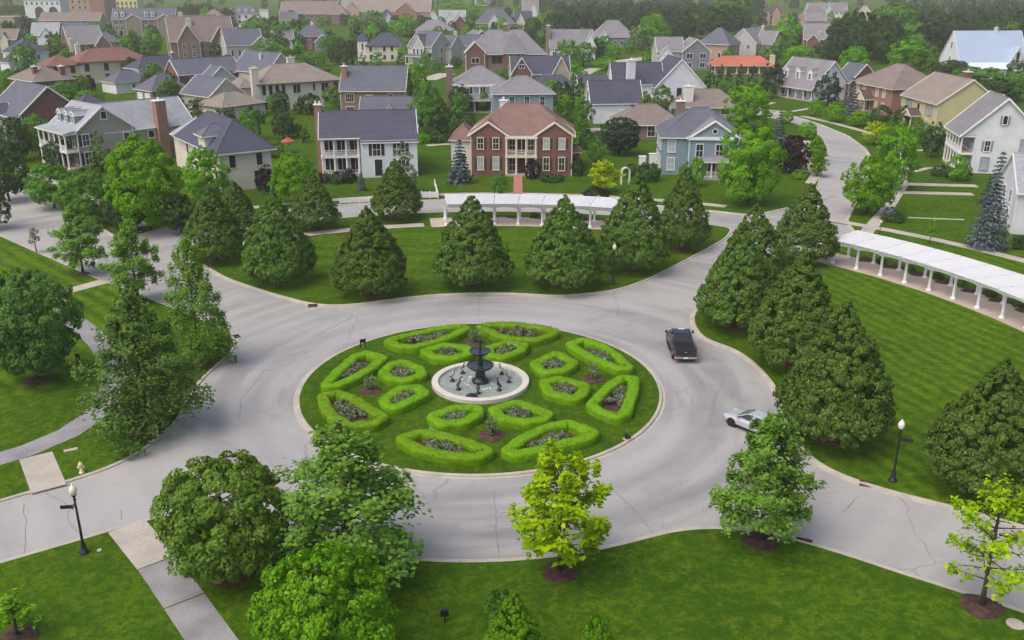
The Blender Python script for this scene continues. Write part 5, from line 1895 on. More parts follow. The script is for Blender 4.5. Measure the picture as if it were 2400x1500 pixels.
h = House('white_house', 'white gabled house with pale roof in the far middle row', 'white far-middle gabled house', (1030, 47, 5.4), (0, 0), 4)
h.block((0, 0), 16.0, 12, 5.4, 'gable_x', 5.6, 'white', 'pale')
h.block((3.0, -1.4), 6.0, 7, 5.4, 'gable_y', 4.2, 'white', 'grey')
h.block((-7.0, 1.0), 6.5, 9, 6.0, 'gable_y', 4.6, 'white', 'grey')
h.win(0, 'F', [11, 14], [3.8, 1.6], 1.0, 1.5)
h.win(2, 'F', [3.2], [4.0, 1.6], 1.2, 1.6)
h = House('brick_house', 'small brick gable house with pale roof beside the wide low grey house', 'small brick gable house', (1063, 54, 5.2), (0, 0), 10)
h.block((0, 0), 7.6, 14, 5.2, 'gable_y', 4.0, 'brick', 'grey')
h.win(0, 'F', [5.0], [3.4], 1.0, 2.0, 'plain', fm='cream')
h = House('brick_house', 'brick gable garage with grey roof behind the round-window house', 'brick gable garage house', (1113, 88, 3.6), (0, 0), 6)
h.block((0, 0), 7.0, 9, 3.6, 'gable_y', 3.0, 'brick', 'grey')
h.block((-4.5, 4.0), 9.0, 8, 3.6, 'hip', 3.0, 'brick', 'grey')
h.garage(0, 'F', [2.0, 5.0])
h = House('grey_house', 'slate-roofed house with white arched window beside the green field', 'arched-window slate house', (1116, 53, 5.6), (0, 0), 3)
h.block((0, 0), 22.0, 14, 5.6, 'hip', 7.2, 'bluegrey', 'slate')
h.block((7.0, -1.4), 6.5, 7, 5.4, 'gable_y', 4.4, 'white', 'slate')
h.win(1, 'F', [3.2], [3.6], 3.6, 5.0, 'arch')
h.win(0, 'F', [2.5, 16, 19], [3.8, 1.6], 1.1, 1.5)
h = House('white_house', 'white two-storey house at the top edge above the slate-roofed house', 'white top-edge house', (1113, 14, 0), (0, 0), 0)
h.block((0, 0), 20.0, 12, 7.5, 'hip', 5.0, 'white', 'slate')
h.win(0, 'F', 5, [5.2, 2.0], 1.5, 2.0, 'pair')
h = House('beige_house', 'dark-roofed house with cream gable by the green field at the top', 'cream-gabled house by the field', (1204, 51, 4.4), (0, 0), -4)
h.block((0, 0), 11.0, 11, 4.4, 'gable_x', 6.0, 'beige', 'dark')
h.block((2.4, -2.4), 4.4, 8, 4.6, 'gable_y', 4.6, 'ivory', 'dark')
h.garage(0, 'F', [8.5])
h = House('grey_house', 'grey house with white curved gable at the top edge', 'grey top-edge house', (1224, 24, 5.0), (0, 0), 0)
h.block((0, 0), 13.0, 12, 5.0, 'gable_x', 7.5, 'white', 'grey')
h.block((6.5, -1.4), 5.5, 7, 5.0, 'gable_y', 4.2, 'white', 'grey')
h.win(0, 'F', [2, 4.6], [3.4], 1.0, 1.5)
h = House('brick_house', 'small slate-roofed house among trees below the long hall', 'small slate house among trees', (655, 46, 4.4), (0, 0), 6)
h.block((0, 0), 11.0, 10, 4.4, 'gable_x', 4.4, 'grey', 'slate')
h.win(0, 'F', [2.5, 8], [2.4], 1.0, 1.5)
h = House('white_house', 'pale grey house with slate mansard and white gables left of the hall', 'pale mansard house', (532, 33, 7.0), (0, 0), 2)
h.block((0, 0), 21.0, 14, 7.0, 'hip', 5.4, 'white', 'slate')
h.block((21.0, 2.0), 6.0, 8, 9.5, 'flat', 0.4, 'whitep', 'tile')
h.block((1.0, -1.6), 4.6, 6, 7.0, 'gable_y', 3.6, 'ivory', 'darkbrown')
h.win(0, 'F', [8, 12.5, 17], [5.0, 2.0], 1.5, 2.0, 'pair')
h.dormers(0, [8, 12.5, 17], 8.0, 1.5, 1.6, 'white', 'slate')
h.win(1, 'F', [3.0], [3.0], 2.0, 3.4, 'arch')
h = House('brick_house', 'red brick house with tan roof next to the pale mansard house', 'red brick house by the mansard', (470, 42, 6.4), (0, 0), 4)
h.block((0, 0), 14.0, 12, 6.4, 'hip', 4.6, 'brick', 'darkbrown')
h.win(0, 'F', [2.5, 7, 11.5], [4.6, 1.8], 1.1, 1.8)
h = House('brick_house', 'turreted brown brick house at the top edge left of the dark wood', 'turreted far brick house', (1790, 34, 7.0), (0, 0), -12)
h.block((0, 0), 15.0, 14, 7.0, 'hip', 6.4, 'brick4', 'maroon')
h.block((-0.6, -1.6), 4.6, 5, 9.5, 'pyr', 4.0, 'brick4', 'maroon')
h.block((6.0, -1.8), 4.0, 5, 7.6, 'gable_y', 3.2, 'brick4', 'maroon')
h.win(0, 'F', [5, 8, 12], [5.2, 2.0], 1.2, 1.9)
h.win(1, 'F', [2.3], [6.6, 2.4], 1.4, 2.2)
h = House('brown_house', 'house with large brown hip roof at the top edge before the wood', 'large brown-hipped far house', (1877, 41, 5.4), (0, 0), -6)
h.block((0, 0), 19.0, 14, 5.4, 'hip', 6.4, 'beige', 'darkbrown', o=0.7)
h.block((2.0, -6.5), 13.0, 10, 4.0, 'gable_x', 5.0, 'brick4', 'grey')
h.win(0, 'F', [2.5, 6, 16], [3.8, 1.6], 1.1, 1.5)
h = House('brick_house', 'grey-roofed house with red brick porch half hidden by dark trees', 'half-hidden grey-roofed house', (1884, 91, 4.2), (0, 0), -14)
h.block((0, 0), 11.0, 13, 4.2, 'gable_x', 6.0, 'brick', 'grey')
h.block((1.4, -1.6), 5.0, 6, 3.6, 'gable_y', 2.6, 'brick', 'darkbrown')
h.win(0, 'F', [8.5], [2.2], 1.2, 1.6)
h.dormers(0, [6.6, 9.4], 5.6, 1.2, 1.4, 'white', 'grey')
h = House('grey_house', 'pale grey house with white windows at the top edge', 'pale far house at top right', (1946, 26, 5.2), (0, 0), 0)
h.block((0, 0), 14.0, 12, 5.2, 'gable_x', 6.2, 'white', 'grey')
h.block((-16.0, 4), 15.0, 12, 5.2, 'gable_x', 6.0, 'grey', 'grey')
h.block((-3.0, 1.0), 4.6, 6, 5.4, 'gable_y', 4.0, 'white', 'grey')
h.win(0, 'F', 4, [3.6], 1.1, 1.8)
h = House('beige_house', 'cream gable house with brown roof half behind the dark wood', 'cream gable house at the wood edge', (2012, 33, 6.0), (0, 0), -16)
h.block((0, 0), 9.0, 20, 6.0, 'gable_y', 5.4, 'ivory', 'brown')
h.block((8.0, 2.0), 6.0, 12, 4.4, 'hip', 2.2, 'beige', 'brown')
h.win(0, 'F', [4.5], [4.0], 1.2, 1.8)

# ------------------------------------------------------------------ the planted island
HEDGES = [
    ('long clipped hedge ring at the back of the island, left of centre', [(910, 800), (938, 812), (971, 813), (1017, 802), (1060, 787), (1094, 769), (1075, 765), (1035, 769), (984, 780), (930, 792)]),
    ('long clipped hedge ring at the back of the island, right of centre', [(1126, 765), (1165, 786), (1205, 794), (1255, 797), (1285, 788), (1302, 778), (1280, 769), (1215, 761), (1165, 760)]),
    ('long clipped hedge ring at the back right of the island, nearest the pickup truck', [(1337, 807), (1366, 797), (1409, 808), (1447, 834), (1474, 863), (1447, 863), (1396, 842), (1360, 824)]),
    ('large clipped hedge ring at the far right of the island', [(1386, 950), (1424, 908), (1457, 886), (1486, 887), (1483, 917), (1467, 966), (1444, 977), (1407, 964)]),
    ('long clipped hedge ring at the front right of the island', [(1186, 1056), (1239, 1020), (1292, 998), (1333, 991), (1394, 1014), (1373, 1027), (1282, 1050), (1214, 1064)]),
    ('long clipped hedge ring at the front left of the island, partly behind the tall oak', [(940, 1028), (985, 1013), (1050, 1023), (1105, 1040), (1145, 1056), (1120, 1071), (1050, 1067), (980, 1052)]),
    ('large clipped hedge ring at the left front of the island, touched by the oak crown', [(757, 927), (789, 920), (822, 932), (862, 955), (899, 978), (878, 992), (822, 997), (781, 977), (762, 953)]),
    ('large clipped hedge ring at the far left of the island', [(763, 903), (789, 873), (832, 836), (857, 827), (899, 839), (873, 860), (832, 885), (789, 903)]),
    ('small clipped hedge ring behind the fountain on the left', [(994, 822), (1040, 809), (1095, 815), (1096, 829), (1060, 840), (1017, 837)]),
    ('small clipped hedge ring directly behind the fountain on the right', [(1143, 818), (1183, 803), (1230, 808), (1219, 823), (1177, 838), (1150, 832)]),
    ('small clipped hedge ring right of the fountain, the farther of two', [(1252, 853), (1305, 828), (1345, 851), (1322, 868), (1274, 873)]),
    ('small clipped hedge ring right of the fountain, the nearer of two', [(1275, 896), (1307, 887), (1371, 904), (1366, 922), (1345, 934), (1287, 921)]),
    ('small clipped hedge ring in front of the fountain on the right', [(1157, 958), (1214, 944), (1286, 971), (1272, 982), (1229, 989), (1173, 979)]),
    ('small clipped hedge ring in front of the fountain on the left', [(1012, 977), (1068, 955), (1117, 955), (1121, 969), (1090, 989), (1035, 994)]),
    ('small clipped hedge ring left of the fountain, the nearer of two', [(900, 938), (936, 912), (976, 906), (996, 922), (959, 941), (928, 956), (907, 951)]),
    ('small clipped hedge ring left of the fountain, the farther of two', [(898, 874), (918, 854), (943, 849), (985, 864), (988, 879), (954, 891), (916, 888)]),
]
for i, (lab, px) in enumerate(HEDGES):
    me, lp = ring_mesh(px, 0.43, 0.58, 11 + i)
    link('hedge', me, None, label=lab, category='hedge', group='clipped hedge rings on the island')
    bedding(lp, 60 + i, 'low grey-green bedding plants inside the ' + ' '.join(lab.replace('long ', '').replace('large ', '').replace('small ', '').replace('clipped ', '').replace(',', '').split()[:11]))

for lab, (x, y) in (('behind the fountain', (1110, 804)), ('at the left of the fountain', (868, 916)), ('at the right of the fountain', (1392, 889)), ('in front of the fountain', (1153, 1021))):
    p = P(x, y)
    mulch(p, 0.9)
    t = thing('rose_bush', 'young pale green rose bush in the round mulch bed ' + lab, 'bush', p, random.random() * 6, 'rose bushes in round mulch beds')
    g = np.random.default_rng(int(x))
    stems = MB()
    PP, NN = [], []
    for k in range(11):
        az, ln = g.uniform(0, 6.28), g.uniform(0.7, 1.35)
        top = Vector((math.cos(az) * 0.5 * ln * g.uniform(0.3, 1), math.sin(az) * 0.5 * ln * g.uniform(0.3, 1), ln))
        stems.tube([(0, 0, 0.05), top * 0.5 + Vector((0, 0, 0.08)), top], [0.016, 0.012, 0.006], 5)
        for q in range(26):
            s_ = g.uniform(0.25, 1.05)
            PP.append(np.array(top) * s_ + g.normal(size=3) * 0.09)
            NN.append(np.array([0, 0, 0.7]) + g.normal(size=3) * 0.6)
    stems.build('stem', MT['bark'], t)
    v, q = leaf_cloud(np.array(PP), np.array(NN), 0.15 * g.uniform(0.6, 1.4, len(PP)), seed=3)
    link('foliage', np_mesh('foliage', v, q, [LEAF['pale']]), t)

# fountain
fo = thing('fountain', 'black two-tiered cast fountain in a round pale stone basin', 'fountain', (CX, CY + 0.35, GZ))
mb = MB()
mb.lathe([(3.70, -0.05), (3.70, 0.30), (3.66, 0.33), (3.24, 0.33), (3.20, 0.30), (3.18, 0.02)], 72)
mb.build('basin', MT['stone'], fo, smooth=False)
mb = MB()
mb.face([(3.19 * math.cos(2 * math.pi * i / 60), 3.19 * math.sin(2 * math.pi * i / 60), 0.14) for i in range(60)])
mb.build('water', MT['water'], fo)


def scallop(prof, seg, mi, amp, n, mb):
    rings = []
    for r, z in prof:
        rings.append([(r * (1 + amp * r * abs(math.sin(n * math.pi * i / seg))) * math.cos(2 * math.pi * i / seg), r * (1 + amp * r * abs(math.sin(n * math.pi * i / seg))) * math.sin(2 * math.pi * i / seg), z) for i in range(seg)])
    mb.loft(rings, mi, caps=False)


mb = MB()
mb.lathe([(0.66, 0.2), (0.66, 0.34), (0.5, 0.42), (0.36, 0.62), (0.42, 0.78), (0.30, 0.95), (0.26, 1.15), (0.34, 1.28)], 20)
mb.build('pedestal', MT['black'], fo, smooth=True)
mb = MB()
scallop([(0.30, 1.16), (0.55, 1.2), (0.82, 1.32), (0.97, 1.5), (1.0, 1.56), (0.95, 1.57), (0.80, 1.42), (0.45, 1.34), (0.2, 1.34)], 48, 0, 0.05, 8, mb)
mb.build('lower_bowl', MT['black'], fo, smooth=True)
mb = MB()
mb.lathe([(0.22, 1.36), (0.16, 1.6), (0.24, 1.72), (0.13, 1.9), (0.11, 2.2), (0.2, 2.36)], 16)
mb.build('upper_pedestal', MT['black'], fo, smooth=True)
mb = MB()
mb.lathe([(0.16, 2.3), (0.34, 2.36), (0.62, 2.5), (0.80, 2.66), (0.82, 2.7), (0.78, 2.71), (0.6, 2.58), (0.3, 2.48), (0.06, 2.46)], 32)
mb.build('upper_bowl', MT['black'], fo, smooth=True)
mb = MB()
mb.lathe([(0.12, 2.46), (0.08, 2.7), (0.13, 2.82), (0.07, 2.95), (0.05, 3.3), (0.11, 3.42), (0.06, 3.56), (0.015, 3.85)], 12)
mb.build('finial', MT['black'], fo, smooth=True)
for zz, rr in ((1.50, 0.9), (2.64, 0.74)):
    mb = MB()
    mb.face([(rr * math.cos(2 * math.pi * i / 32), rr * math.sin(2 * math.pi * i / 32), zz) for i in range(32)])
    mb.build('bowl_water', MT['darkwater'], fo)
bird = MB()
bird.lathe([(0.16, 0.18), (0.15, 0.26), (0.07, 0.34), (0.05, 0.44)], 10)
bird.loft([[(x + r * math.cos(a) * 0.55, r * math.sin(a), z + r * math.cos(a) * 0.5) for a in [2 * math.pi * k / 8 for k in range(8)]] for x, z, r in ((-0.20, 0.50, 0.02), (-0.12, 0.52, 0.09), (0.0, 0.58, 0.13), (0.09, 0.68, 0.10), (0.13, 0.80, 0.055), (0.13, 0.93, 0.045), (0.17, 1.02, 0.06), (0.24, 1.02, 0.04), (0.38, 1.0, 0.008))])
bm_ = bird.mesh('bird_spout', [MT['black']], True)
for k in range(8):
    a = 2 * math.pi * k / 8 + R_(22 - 90 + 20)
    link('bird_spout', bm_, fo, (2.15 * math.cos(a), 2.15 * math.sin(a), -0.06), a + math.pi, (1.25, 1.25, 1.12))
fm_ = MB()
g = random.Random(3)
for k in range(34):                                                  # broken water where the jets land
    a, r = g.uniform(0, 6.28), g.uniform(0.85, 1.45)
    c_ = Vector((r * math.cos(a), r * math.sin(a), 0.135))
    s_ = g.uniform(0.06, 0.13)
    rings = []
    for f, z in ((1.0, 0), (0.8, 0.5), (0.35, 0.9)):
        rings.append([(c_.x + s_ * f * math.cos(2 * math.pi * i / 9) * g.uniform(0.7, 1.25), c_.y + s_ * f * math.sin(2 * math.pi * i / 9) * g.uniform(0.7, 1.25), c_.z + 0.05 * z * g.uniform(0.6, 1.2)) for i in range(9)])
    fm_.loft(rings, 0)
fo2 = fm_.build('water_splash', MT['foam'], fo, smooth=True)
fo2['kind'] = 'stuff'
mb = MB()
mb.lathe([(0.0, 0.25), (0.42, 0.25), (0.40, 0.30), (0.30, 0.34), (0.0, 0.36)], 16)
mb.build('basin_shadow', MT['black'], fo, loc=(-0.55, -2.78, 0.0))  # black disc modelled to stand for the fountain's shadow in the basin

# small things standing on and beside the island
def post_sign(label, p, w, h, hz, yaw, mat='black'):
    t = thing('sign', label, 'sign', p, yaw)
    mb = MB()
    for sx in (-1, 1):
        mb.box(sx * w * 0.42 - 0.035, -0.035, 0, sx * w * 0.42 + 0.035, 0.035, hz)
    mb.build('post', MT[mat], t)
    mb = MB()
    mb.box(-w / 2, -0.06, hz - h, w / 2, -0.036, hz + 0.04)
    mb.build('panel', MT[mat], t)
    return t


post_sign('small black two-legged sign at the left rim of the island', P(851, 815), 0.5, 0.28, 0.75, R_(25))
t = post_sign('small dark sign on the lawn beneath the big round tree at far left', P(185, 852), 0.4, 0.3, 0.85, R_(-20))
t = thing('lawn_sign', 'black rounded lawn sign on a single post in the front grass', 'sign', P(1043, 1458), R_(4))
mb = MB()
mb.box(-0.03, -0.03, 0, 0.03, 0.03, 0.62)
mb.build('post', MT['black'], t)
mb = MB()
mb.prism([(-0.20, 0), (0.20, 0), (0.20, 0.26), (0.16, 0.36), (-0.16, 0.36), (-0.20, 0.26)], 0, 0.16)
pn_ = mb.build('panel', MT['black'], t)
pn_.rotation_euler = (R_(90), 0, 0)
pn_.location = (0, 0.02, 0.42)
t = thing('utility_box', 'small dark flood lamp with pale base at the right rim of the island', 'light fitting', P(1470, 1030), R_(30))
mb = MB()
mb.box(-0.25, -0.2, 0, 0.25, 0.2, 0.08)
mb.build('base', MT['walk'], t)
mb = MB()
mb.box(-0.14, -0.1, 0.08, -0.06, 0.1, 0.5)
mb.box(0.02, -0.12, 0.08, 0.2, 0.1, 0.3)
mb.build('housing', MT['black'], t)
t = thing('hatch', 'blue-grey metal access hatch in the island grass near the front hedges', 'hatch', P(1031, 1008), R_(0))
mb = MB()
mb.box(-0.72, -0.32, 0, 0.72, 0.32, 0.06)
mb.build('hatch_frame', MT['steel'], t)
mb = MB()
mb.box(-0.66, -0.27, 0.061, -0.01, 0.27, 0.085)
mb.box(0.01, -0.27, 0.061, 0.66, 0.27, 0.085)
mb.build('hatch_cover', WALL['bluegrey'], t)
for nm, lab, (x, y), r in (('manhole_cover', 'round pale stone lid in the grass at the lower right corner', (2380, 1463), 0.42), ('valve_cover', 'small round pale lid in the grass beside the left lamp post', (233, 1290), 0.13)):
    mb = MB()
    mb.lathe([(r, -0.02), (r, 0.03), (r * 0.93, 0.05), (0.0, 0.055)], 24)
    o = mb.build(nm, MT['walk'], None, loc=P(x, y))
    o['label'], o['category'] = lab, 'cover'
mb = MB()
mb.box(-0.42, -0.17, -0.02, 0.42, 0.17, 0.05)
o = mb.build('ground_box', MT['walk'], None, loc=P(166, 1055), rotz=R_(28))
o['label'], o['category'] = 'pale flat ground box lid in the grass behind the fire hydrant', 'cover'

t = thing('fire_hydrant', 'pale yellow fire hydrant on the left verge by the kerb', 'hydrant', P(192, 1108), R_(20))
hy = M('hydrant_paint', (0.62, 0.56, 0.30), 0.5, 0.1)
mb = MB()
mb.lathe([(0.17, 0), (0.17, 0.06), (0.11, 0.09), (0.11, 0.5), (0.15, 0.53), (0.15, 0.58), (0.12, 0.66), (0.06, 0.72), (0.04, 0.78), (0.0, 0.79)], 14)
mb.build('barrel', hy, t, smooth=True)
for sg in (-1, 1):
    mb = MB()
    mb.tube([(0, 0, 0.4), (sg * 0.2, 0, 0.4)], [0.06, 0.07], 10)
    mb.build('nozzle', MT['globe'], t)
for lab, (x, y), yaw in (('brown storm drain grate in the right-hand kerb below the lamp post', (2031, 1137), -18), ('brown storm drain grate in the kerb behind the lower right maple', (1884, 1273), -22), ('dark storm drain in the kerb of the back lawn at left', (733, 718), 10), ('dark storm drain at the rounded tip of the left verge', (551, 791), 40)):
    t = thing('storm_drain', lab, 'drain', P(x, y, 0.0), R_(yaw), 'storm drains in the kerbs')
    mb = MB()
    mb.box(-0.42, -0.24, 0.0, 0.42, 0.24, 0.05)
    mb.box(-0.42, 0.10, 0.05, 0.42, 0.26, 0.16)
    mb.build('frame', MT['mulch'], t)
    mb = MB()
    for k in range(7):
        mb.box(-0.36 + k * 0.11, -0.19, 0.051, -0.30 + k * 0.11, 0.08, 0.07)
    mb.build('grate', MT['darktrim'], t)


# ------------------------------------------------------------------ lamp posts
def lamp(label, p, yaw, blade=True):
    t = thing('street_lamp', label, 'street lamp', p, yaw, 'street lamps round the circle')
    mb = MB()
    mb.lathe([(0.26, -0.03), (0.26, 0.06), (0.22, 0.14), (0.15, 0.22), (0.13, 0.5), (0.10, 0.58)], 16)
    mb.build('base', MT['black'], t, smooth=True)
    mb = MB()
    mb.lathe([(0.10, 0.58), (0.075, 0.7), (0.055, 3.2), (0.08, 3.24), (0.08, 3.3), (0.05, 3.36), (0.1, 3.46), (0.14, 3.52), (0.14, 3.56)], 14)
    mb.build('pole', MT['black'], t, smooth=True)
    mb = MB()
    mb.lathe([(0.12, 3.56), (0.19, 3.7), (0.205, 3.84), (0.16, 3.98), (0.10, 4.05), (0.05, 4.1), (0.02, 4.2), (0.0, 4.22)], 16)
    mb.build('globe', MT['globe'], t, smooth=True)
    if blade:
        mb = MB()
        mb.tube([(0, 0, 2.86), (-0.12, 0, 2.86)], 0.03, 6)
        mb.box(-0.78, -0.02, 2.75, -0.1, 0.02, 2.95)
        mb.build('name_plate', MT['black'], t)
        mb = MB()
        mb.box(-0.02, -0.55, 2.98, 0.02, 0.0, 3.14)
        mb.build('name_plate', MT['black'], t)
    return t


lamp('black street lamp with a name plate beside the lower left road', P(198, 1295), R_(8))
lamp('black street lamp under the dark trees on the right-hand lawn', P(2092, 1127), R_(165))
lamp('black street lamp between the linden trees on the back lawn', P(1437, 665), R_(200))
lamp('small garden lamp by the walk behind the right-hand pergola', P(2060, 556), R_(60), False).scale = (0.55, 0.55, 0.5)


# ------------------------------------------------------------------ pergolas
def pergola(label, a0, n, step):
    t = thing('pergola', label, 'pergola', PO(50.7, a0 - n * step / 2, GZ + 0.02), 0)
    org = t.location
    tm = MT['pergola']
    cm = MB()
    cm.lathe([(0.27, 0), (0.27, 0.1), (0.22, 0.16), (0.16, 0.24), (0.15, 0.3), (0.135, 2.25), (0.17, 2.3), (0.19, 2.38), (0.19, 2.42)], 14)
    cme = cm.mesh('column', [tm], True)
    rf = MB()
    rf.box(-2.75, -0.05, 2.64, 2.75, 0.05, 2.86)
    rme = rf.mesh('rafter', [tm])
    pm = {}
    for k in range(n + 1):
        a = a0 - k * step
        for r in (49.1, 52.3):
            link('column', cme, t, PO(r, a) - Vector((org.x, org.y, 0)))
        if k == n:
            break
        for r in (49.1, 52.3):
            p, q = PO(r, a), PO(r, a - step)
            mb = MB()
            L = (q - p).length
            for s_ in (-0.16, 0.10):
                nn = 10
                low = [(L * i / nn, 2.02 + 0.20 * math.sin(math.pi * i / nn) ** 0.7) for i in range(nn + 1)]
                for (xa, za), (xb, zb) in zip(low, low[1:]):
                    mb.face([(xa, s_, za), (xb, s_, zb), (xb, s_, 2.64), (xa, s_, 2.64)])
                    mb.face([(xb, s_ + 0.06, zb), (xa, s_ + 0.06, za), (xa, s_ + 0.06, 2.64), (xb, s_ + 0.06, 2.64)])
                    mb.face([(xa, s_ + 0.06, za), (xb, s_ + 0.06, zb), (xb, s_, zb), (xa, s_, za)])
            ang = math.atan2(q.y - p.y, q.x - p.x)
            mb.build('beam', tm, t, loc=p - Vector((org.x, org.y, 0)), rotz=ang)
        for j in range(7):
            aa = a - step * (j + 0.5) / 7
            link('rafter', rme, t, PO(50.7, aa) - Vector((org.x, org.y, 0)), R_(aa))
        r = 47.95
        while r < 53.5:                                             # closely set slats on top of the rafters
            p, q = PO(r, a - 0.04), PO(r, a - step + 0.04)
            L = (q - p).length
            key = round(L, 1)
            if key not in pm:
                mb = MB()
                mb.box(0, -0.05, 2.86, key, 0.05, 2.925)
                pm[key] = mb.mesh('slat', [tm])
            link('slat', pm[key], t, p - Vector((org.x, org.y, random.uniform(-0.008, 0.008))), math.atan2(q.y - p.y, q.x - p.x))
            r += 0.27
    return t


pergola('curved white pergola at the back of the round lawn, facing the red brick house', 96.8, 7, 3.5)
pergola('curved white pergola on the right-hand lawn, reaching the right picture edge', 41.0, 10, 3.34)
for a0, a1 in ((95.5, 73.5), (40.5, 9.0)):
    k = a0
    while k > a1:
        p = PO(52.9, k - 1.6, GZ)
        mulch(p, 1.15, 0.75)
        k -= 3.4
for k, a in enumerate((38.2, 34.6, 31.0, 27.8, 24.4, 21.0, 17.6, 92, 85.5, 79)):
    p = PO(52.9, a - 1.2, GZ)
    plant('low_shrub', 'shrub', 'mid' if k % 2 else 'dark', p, 0.75, 1.2, '', 'shrub', 'low shrubs between the pergola columns', far=True)['label'] = (['first', 'second', 'third', 'fourth', 'fifth', 'sixth', 'seventh'][k] if k < 7 else ['left', 'middle', 'right'][k - 7]) + ' low shrub ' + ('from the far end ' if k < 7 else '') + 'behind the rear columns of the ' + ('right-hand' if k < 7 else 'back') + ' pergola'


# ------------------------------------------------------------------ vehicles
def quad_inset(mb, q, f, out, mi=0):
    q = [Vector(p) for p in q]
    c_ = sum(q, Vector()) / 4
    n = (q[1] - q[0]).cross(q[3] - q[0]).normalized()
    mb.face([c_ + (p - c_) * f + n * out for p in q], mi)


def rrect(x, w, z0, z1, ch=0.12, tuck=0.06):
    """rounded car cross-section across y at station x"""
    return [(x, -w + tuck, z0), (x, -w, z0 + ch), (x, -w, z1 - ch * 1.3), (x, -w + ch * 0.7, z1 - ch * 0.25), (x, -w + ch * 2.2, z1),
            (x, w - ch * 2.2, z1), (x, w - ch * 0.7, z1 - ch * 0.25), (x, w, z1 - ch * 1.3), (x, w, z0 + ch), (x, w - tuck, z0)]


def wheel(t, x, y, r, w):
    sg = 1 if y > 0 else -1
    mb = MB()
    n = 20
    rings = []
    for yy, rr in ((-w / 2, r * 0.62), (-w / 2, r * 0.93), (-w * 0.32, r), (w * 0.32, r), (w / 2, r * 0.93), (w / 2, r * 0.62)):
        rings.append([(rr * math.cos(2 * math.pi * k / n), yy, rr * math.sin(2 * math.pi * k / n)) for k in range(n)])
    mb.loft(rings, 0)
    wh = mb.build('wheel', TYRE, t, loc=(x, y, r), smooth=False)
    mb = MB()
    rings = [[(rr * math.cos(2 * math.pi * k / n), sg * yy, rr * math.sin(2 * math.pi * k / n)) for k in range(n)] for yy, rr in ((w * 0.42, r * 0.64), (w * 0.52, r * 0.62), (w * 0.44, r * 0.5), (w * 0.50, r * 0.14), (w * 0.52, 0.01))]
    mb.loft(rings if sg < 0 else [q[::-1] for q in rings], 0)
    mb.build('rim', RIM, wh)


TYRE = M('tyre_rubber', (0.016, 0.016, 0.017), 0.85, 0.2)
RIM = M('wheel_alloy', (0.5, 0.5, 0.52), 0.3, 0.05, metal=0.7)
CHROME = M('chrome_trim', (0.6, 0.61, 0.64), 0.18, 0.04, metal=0.9)
CARGLASS = M('car_glass', (0.012, 0.014, 0.018), 0.05, 0.1, spec=0.7)
REDLENS = M('red_tail_lens', (0.20, 0.012, 0.012), 0.2, 0.1, spec=0.6)
CLEARLENS = M('clear_lamp_lens', (0.55, 0.57, 0.6), 0.12, 0.05, spec=0.7)


def paint(name, col, metal=0.3):
    m, nt, b = base_mat(name)
    b.inputs['Base Color'].default_value = (*col, 1)
    b.inputs['Metallic'].default_value = metal
    b.inputs['Roughness'].default_value = 0.3
    b.inputs['Coat Weight'].default_value = 0.7
    b.inputs['Coat Roughness'].default_value = 0.06
    dn = noise_node(nt, 3.0, 4)
    nt.links.new(ramp(nt, dn.outputs[0], 0.3, 0.7, 0.26, 0.4), b.inputs['Roughness'])
    return m


def cabin(t, body_mat, bot, top, zb, zt, wb, wt, glass=True):
    """bot, top = (x rear, x front); window panes sit proud of the pillars"""
    B = [(bot[0], -wb, zb), (bot[1], -wb, zb), (bot[1], wb, zb), (bot[0], wb, zb)]
    xm = (top[0] + top[1]) / 2
    T = [(top[0], -wt, zt - 0.04), (top[1], -wt, zt - 0.03), (top[1], wt, zt - 0.03), (top[0], wt, zt - 0.04)]
    mb = MB()
    for i in range(4):
        j = (i + 1) % 4
        mb.face([B[i], B[j], T[j], T[i]])
    crown = [(top[0] + 0.12, -wt + 0.14, zt), (top[1] - 0.14, -wt + 0.14, zt + 0.01), (top[1] - 0.14, wt - 0.14, zt + 0.01), (top[0] + 0.12, wt - 0.14, zt)]
    for i in range(4):
        j = (i + 1) % 4
        mb.face([T[i], T[j], crown[j], crown[i]])
    mb.face(crown)
    mb.build('roof', body_mat, t)
    mb = MB()
    quad_inset(mb, [B[1], B[2], T[2], T[1]], 0.88, 0.012)
    mb.build('windscreen', CARGLASS, t)
    mb = MB()
    quad_inset(mb, [B[3], B[0], T[0], T[3]], 0.87, 0.012)
    mb.build('rear_window', CARGLASS, t)
    for sg in (-1, 1):
        a, b_, c_, d = (B[0], B[1], T[1], T[0]) if sg < 0 else (B[2], B[3], T[3], T[2])
        va, vb, vc, vd = Vector(a), Vector(b_), Vector(c_), Vector(d)
        for f0, f1 in ((0.03, 0.49), (0.53, 0.97)):
            q = [va.lerp(vb, f0), va.lerp(vb, f1), vd.lerp(vc, f1), vd.lerp(vc, f0)]
            mb = MB()
            quad_inset(mb, q, 0.86, 0.012)
            mb.build('side_window', CARGLASS, t)


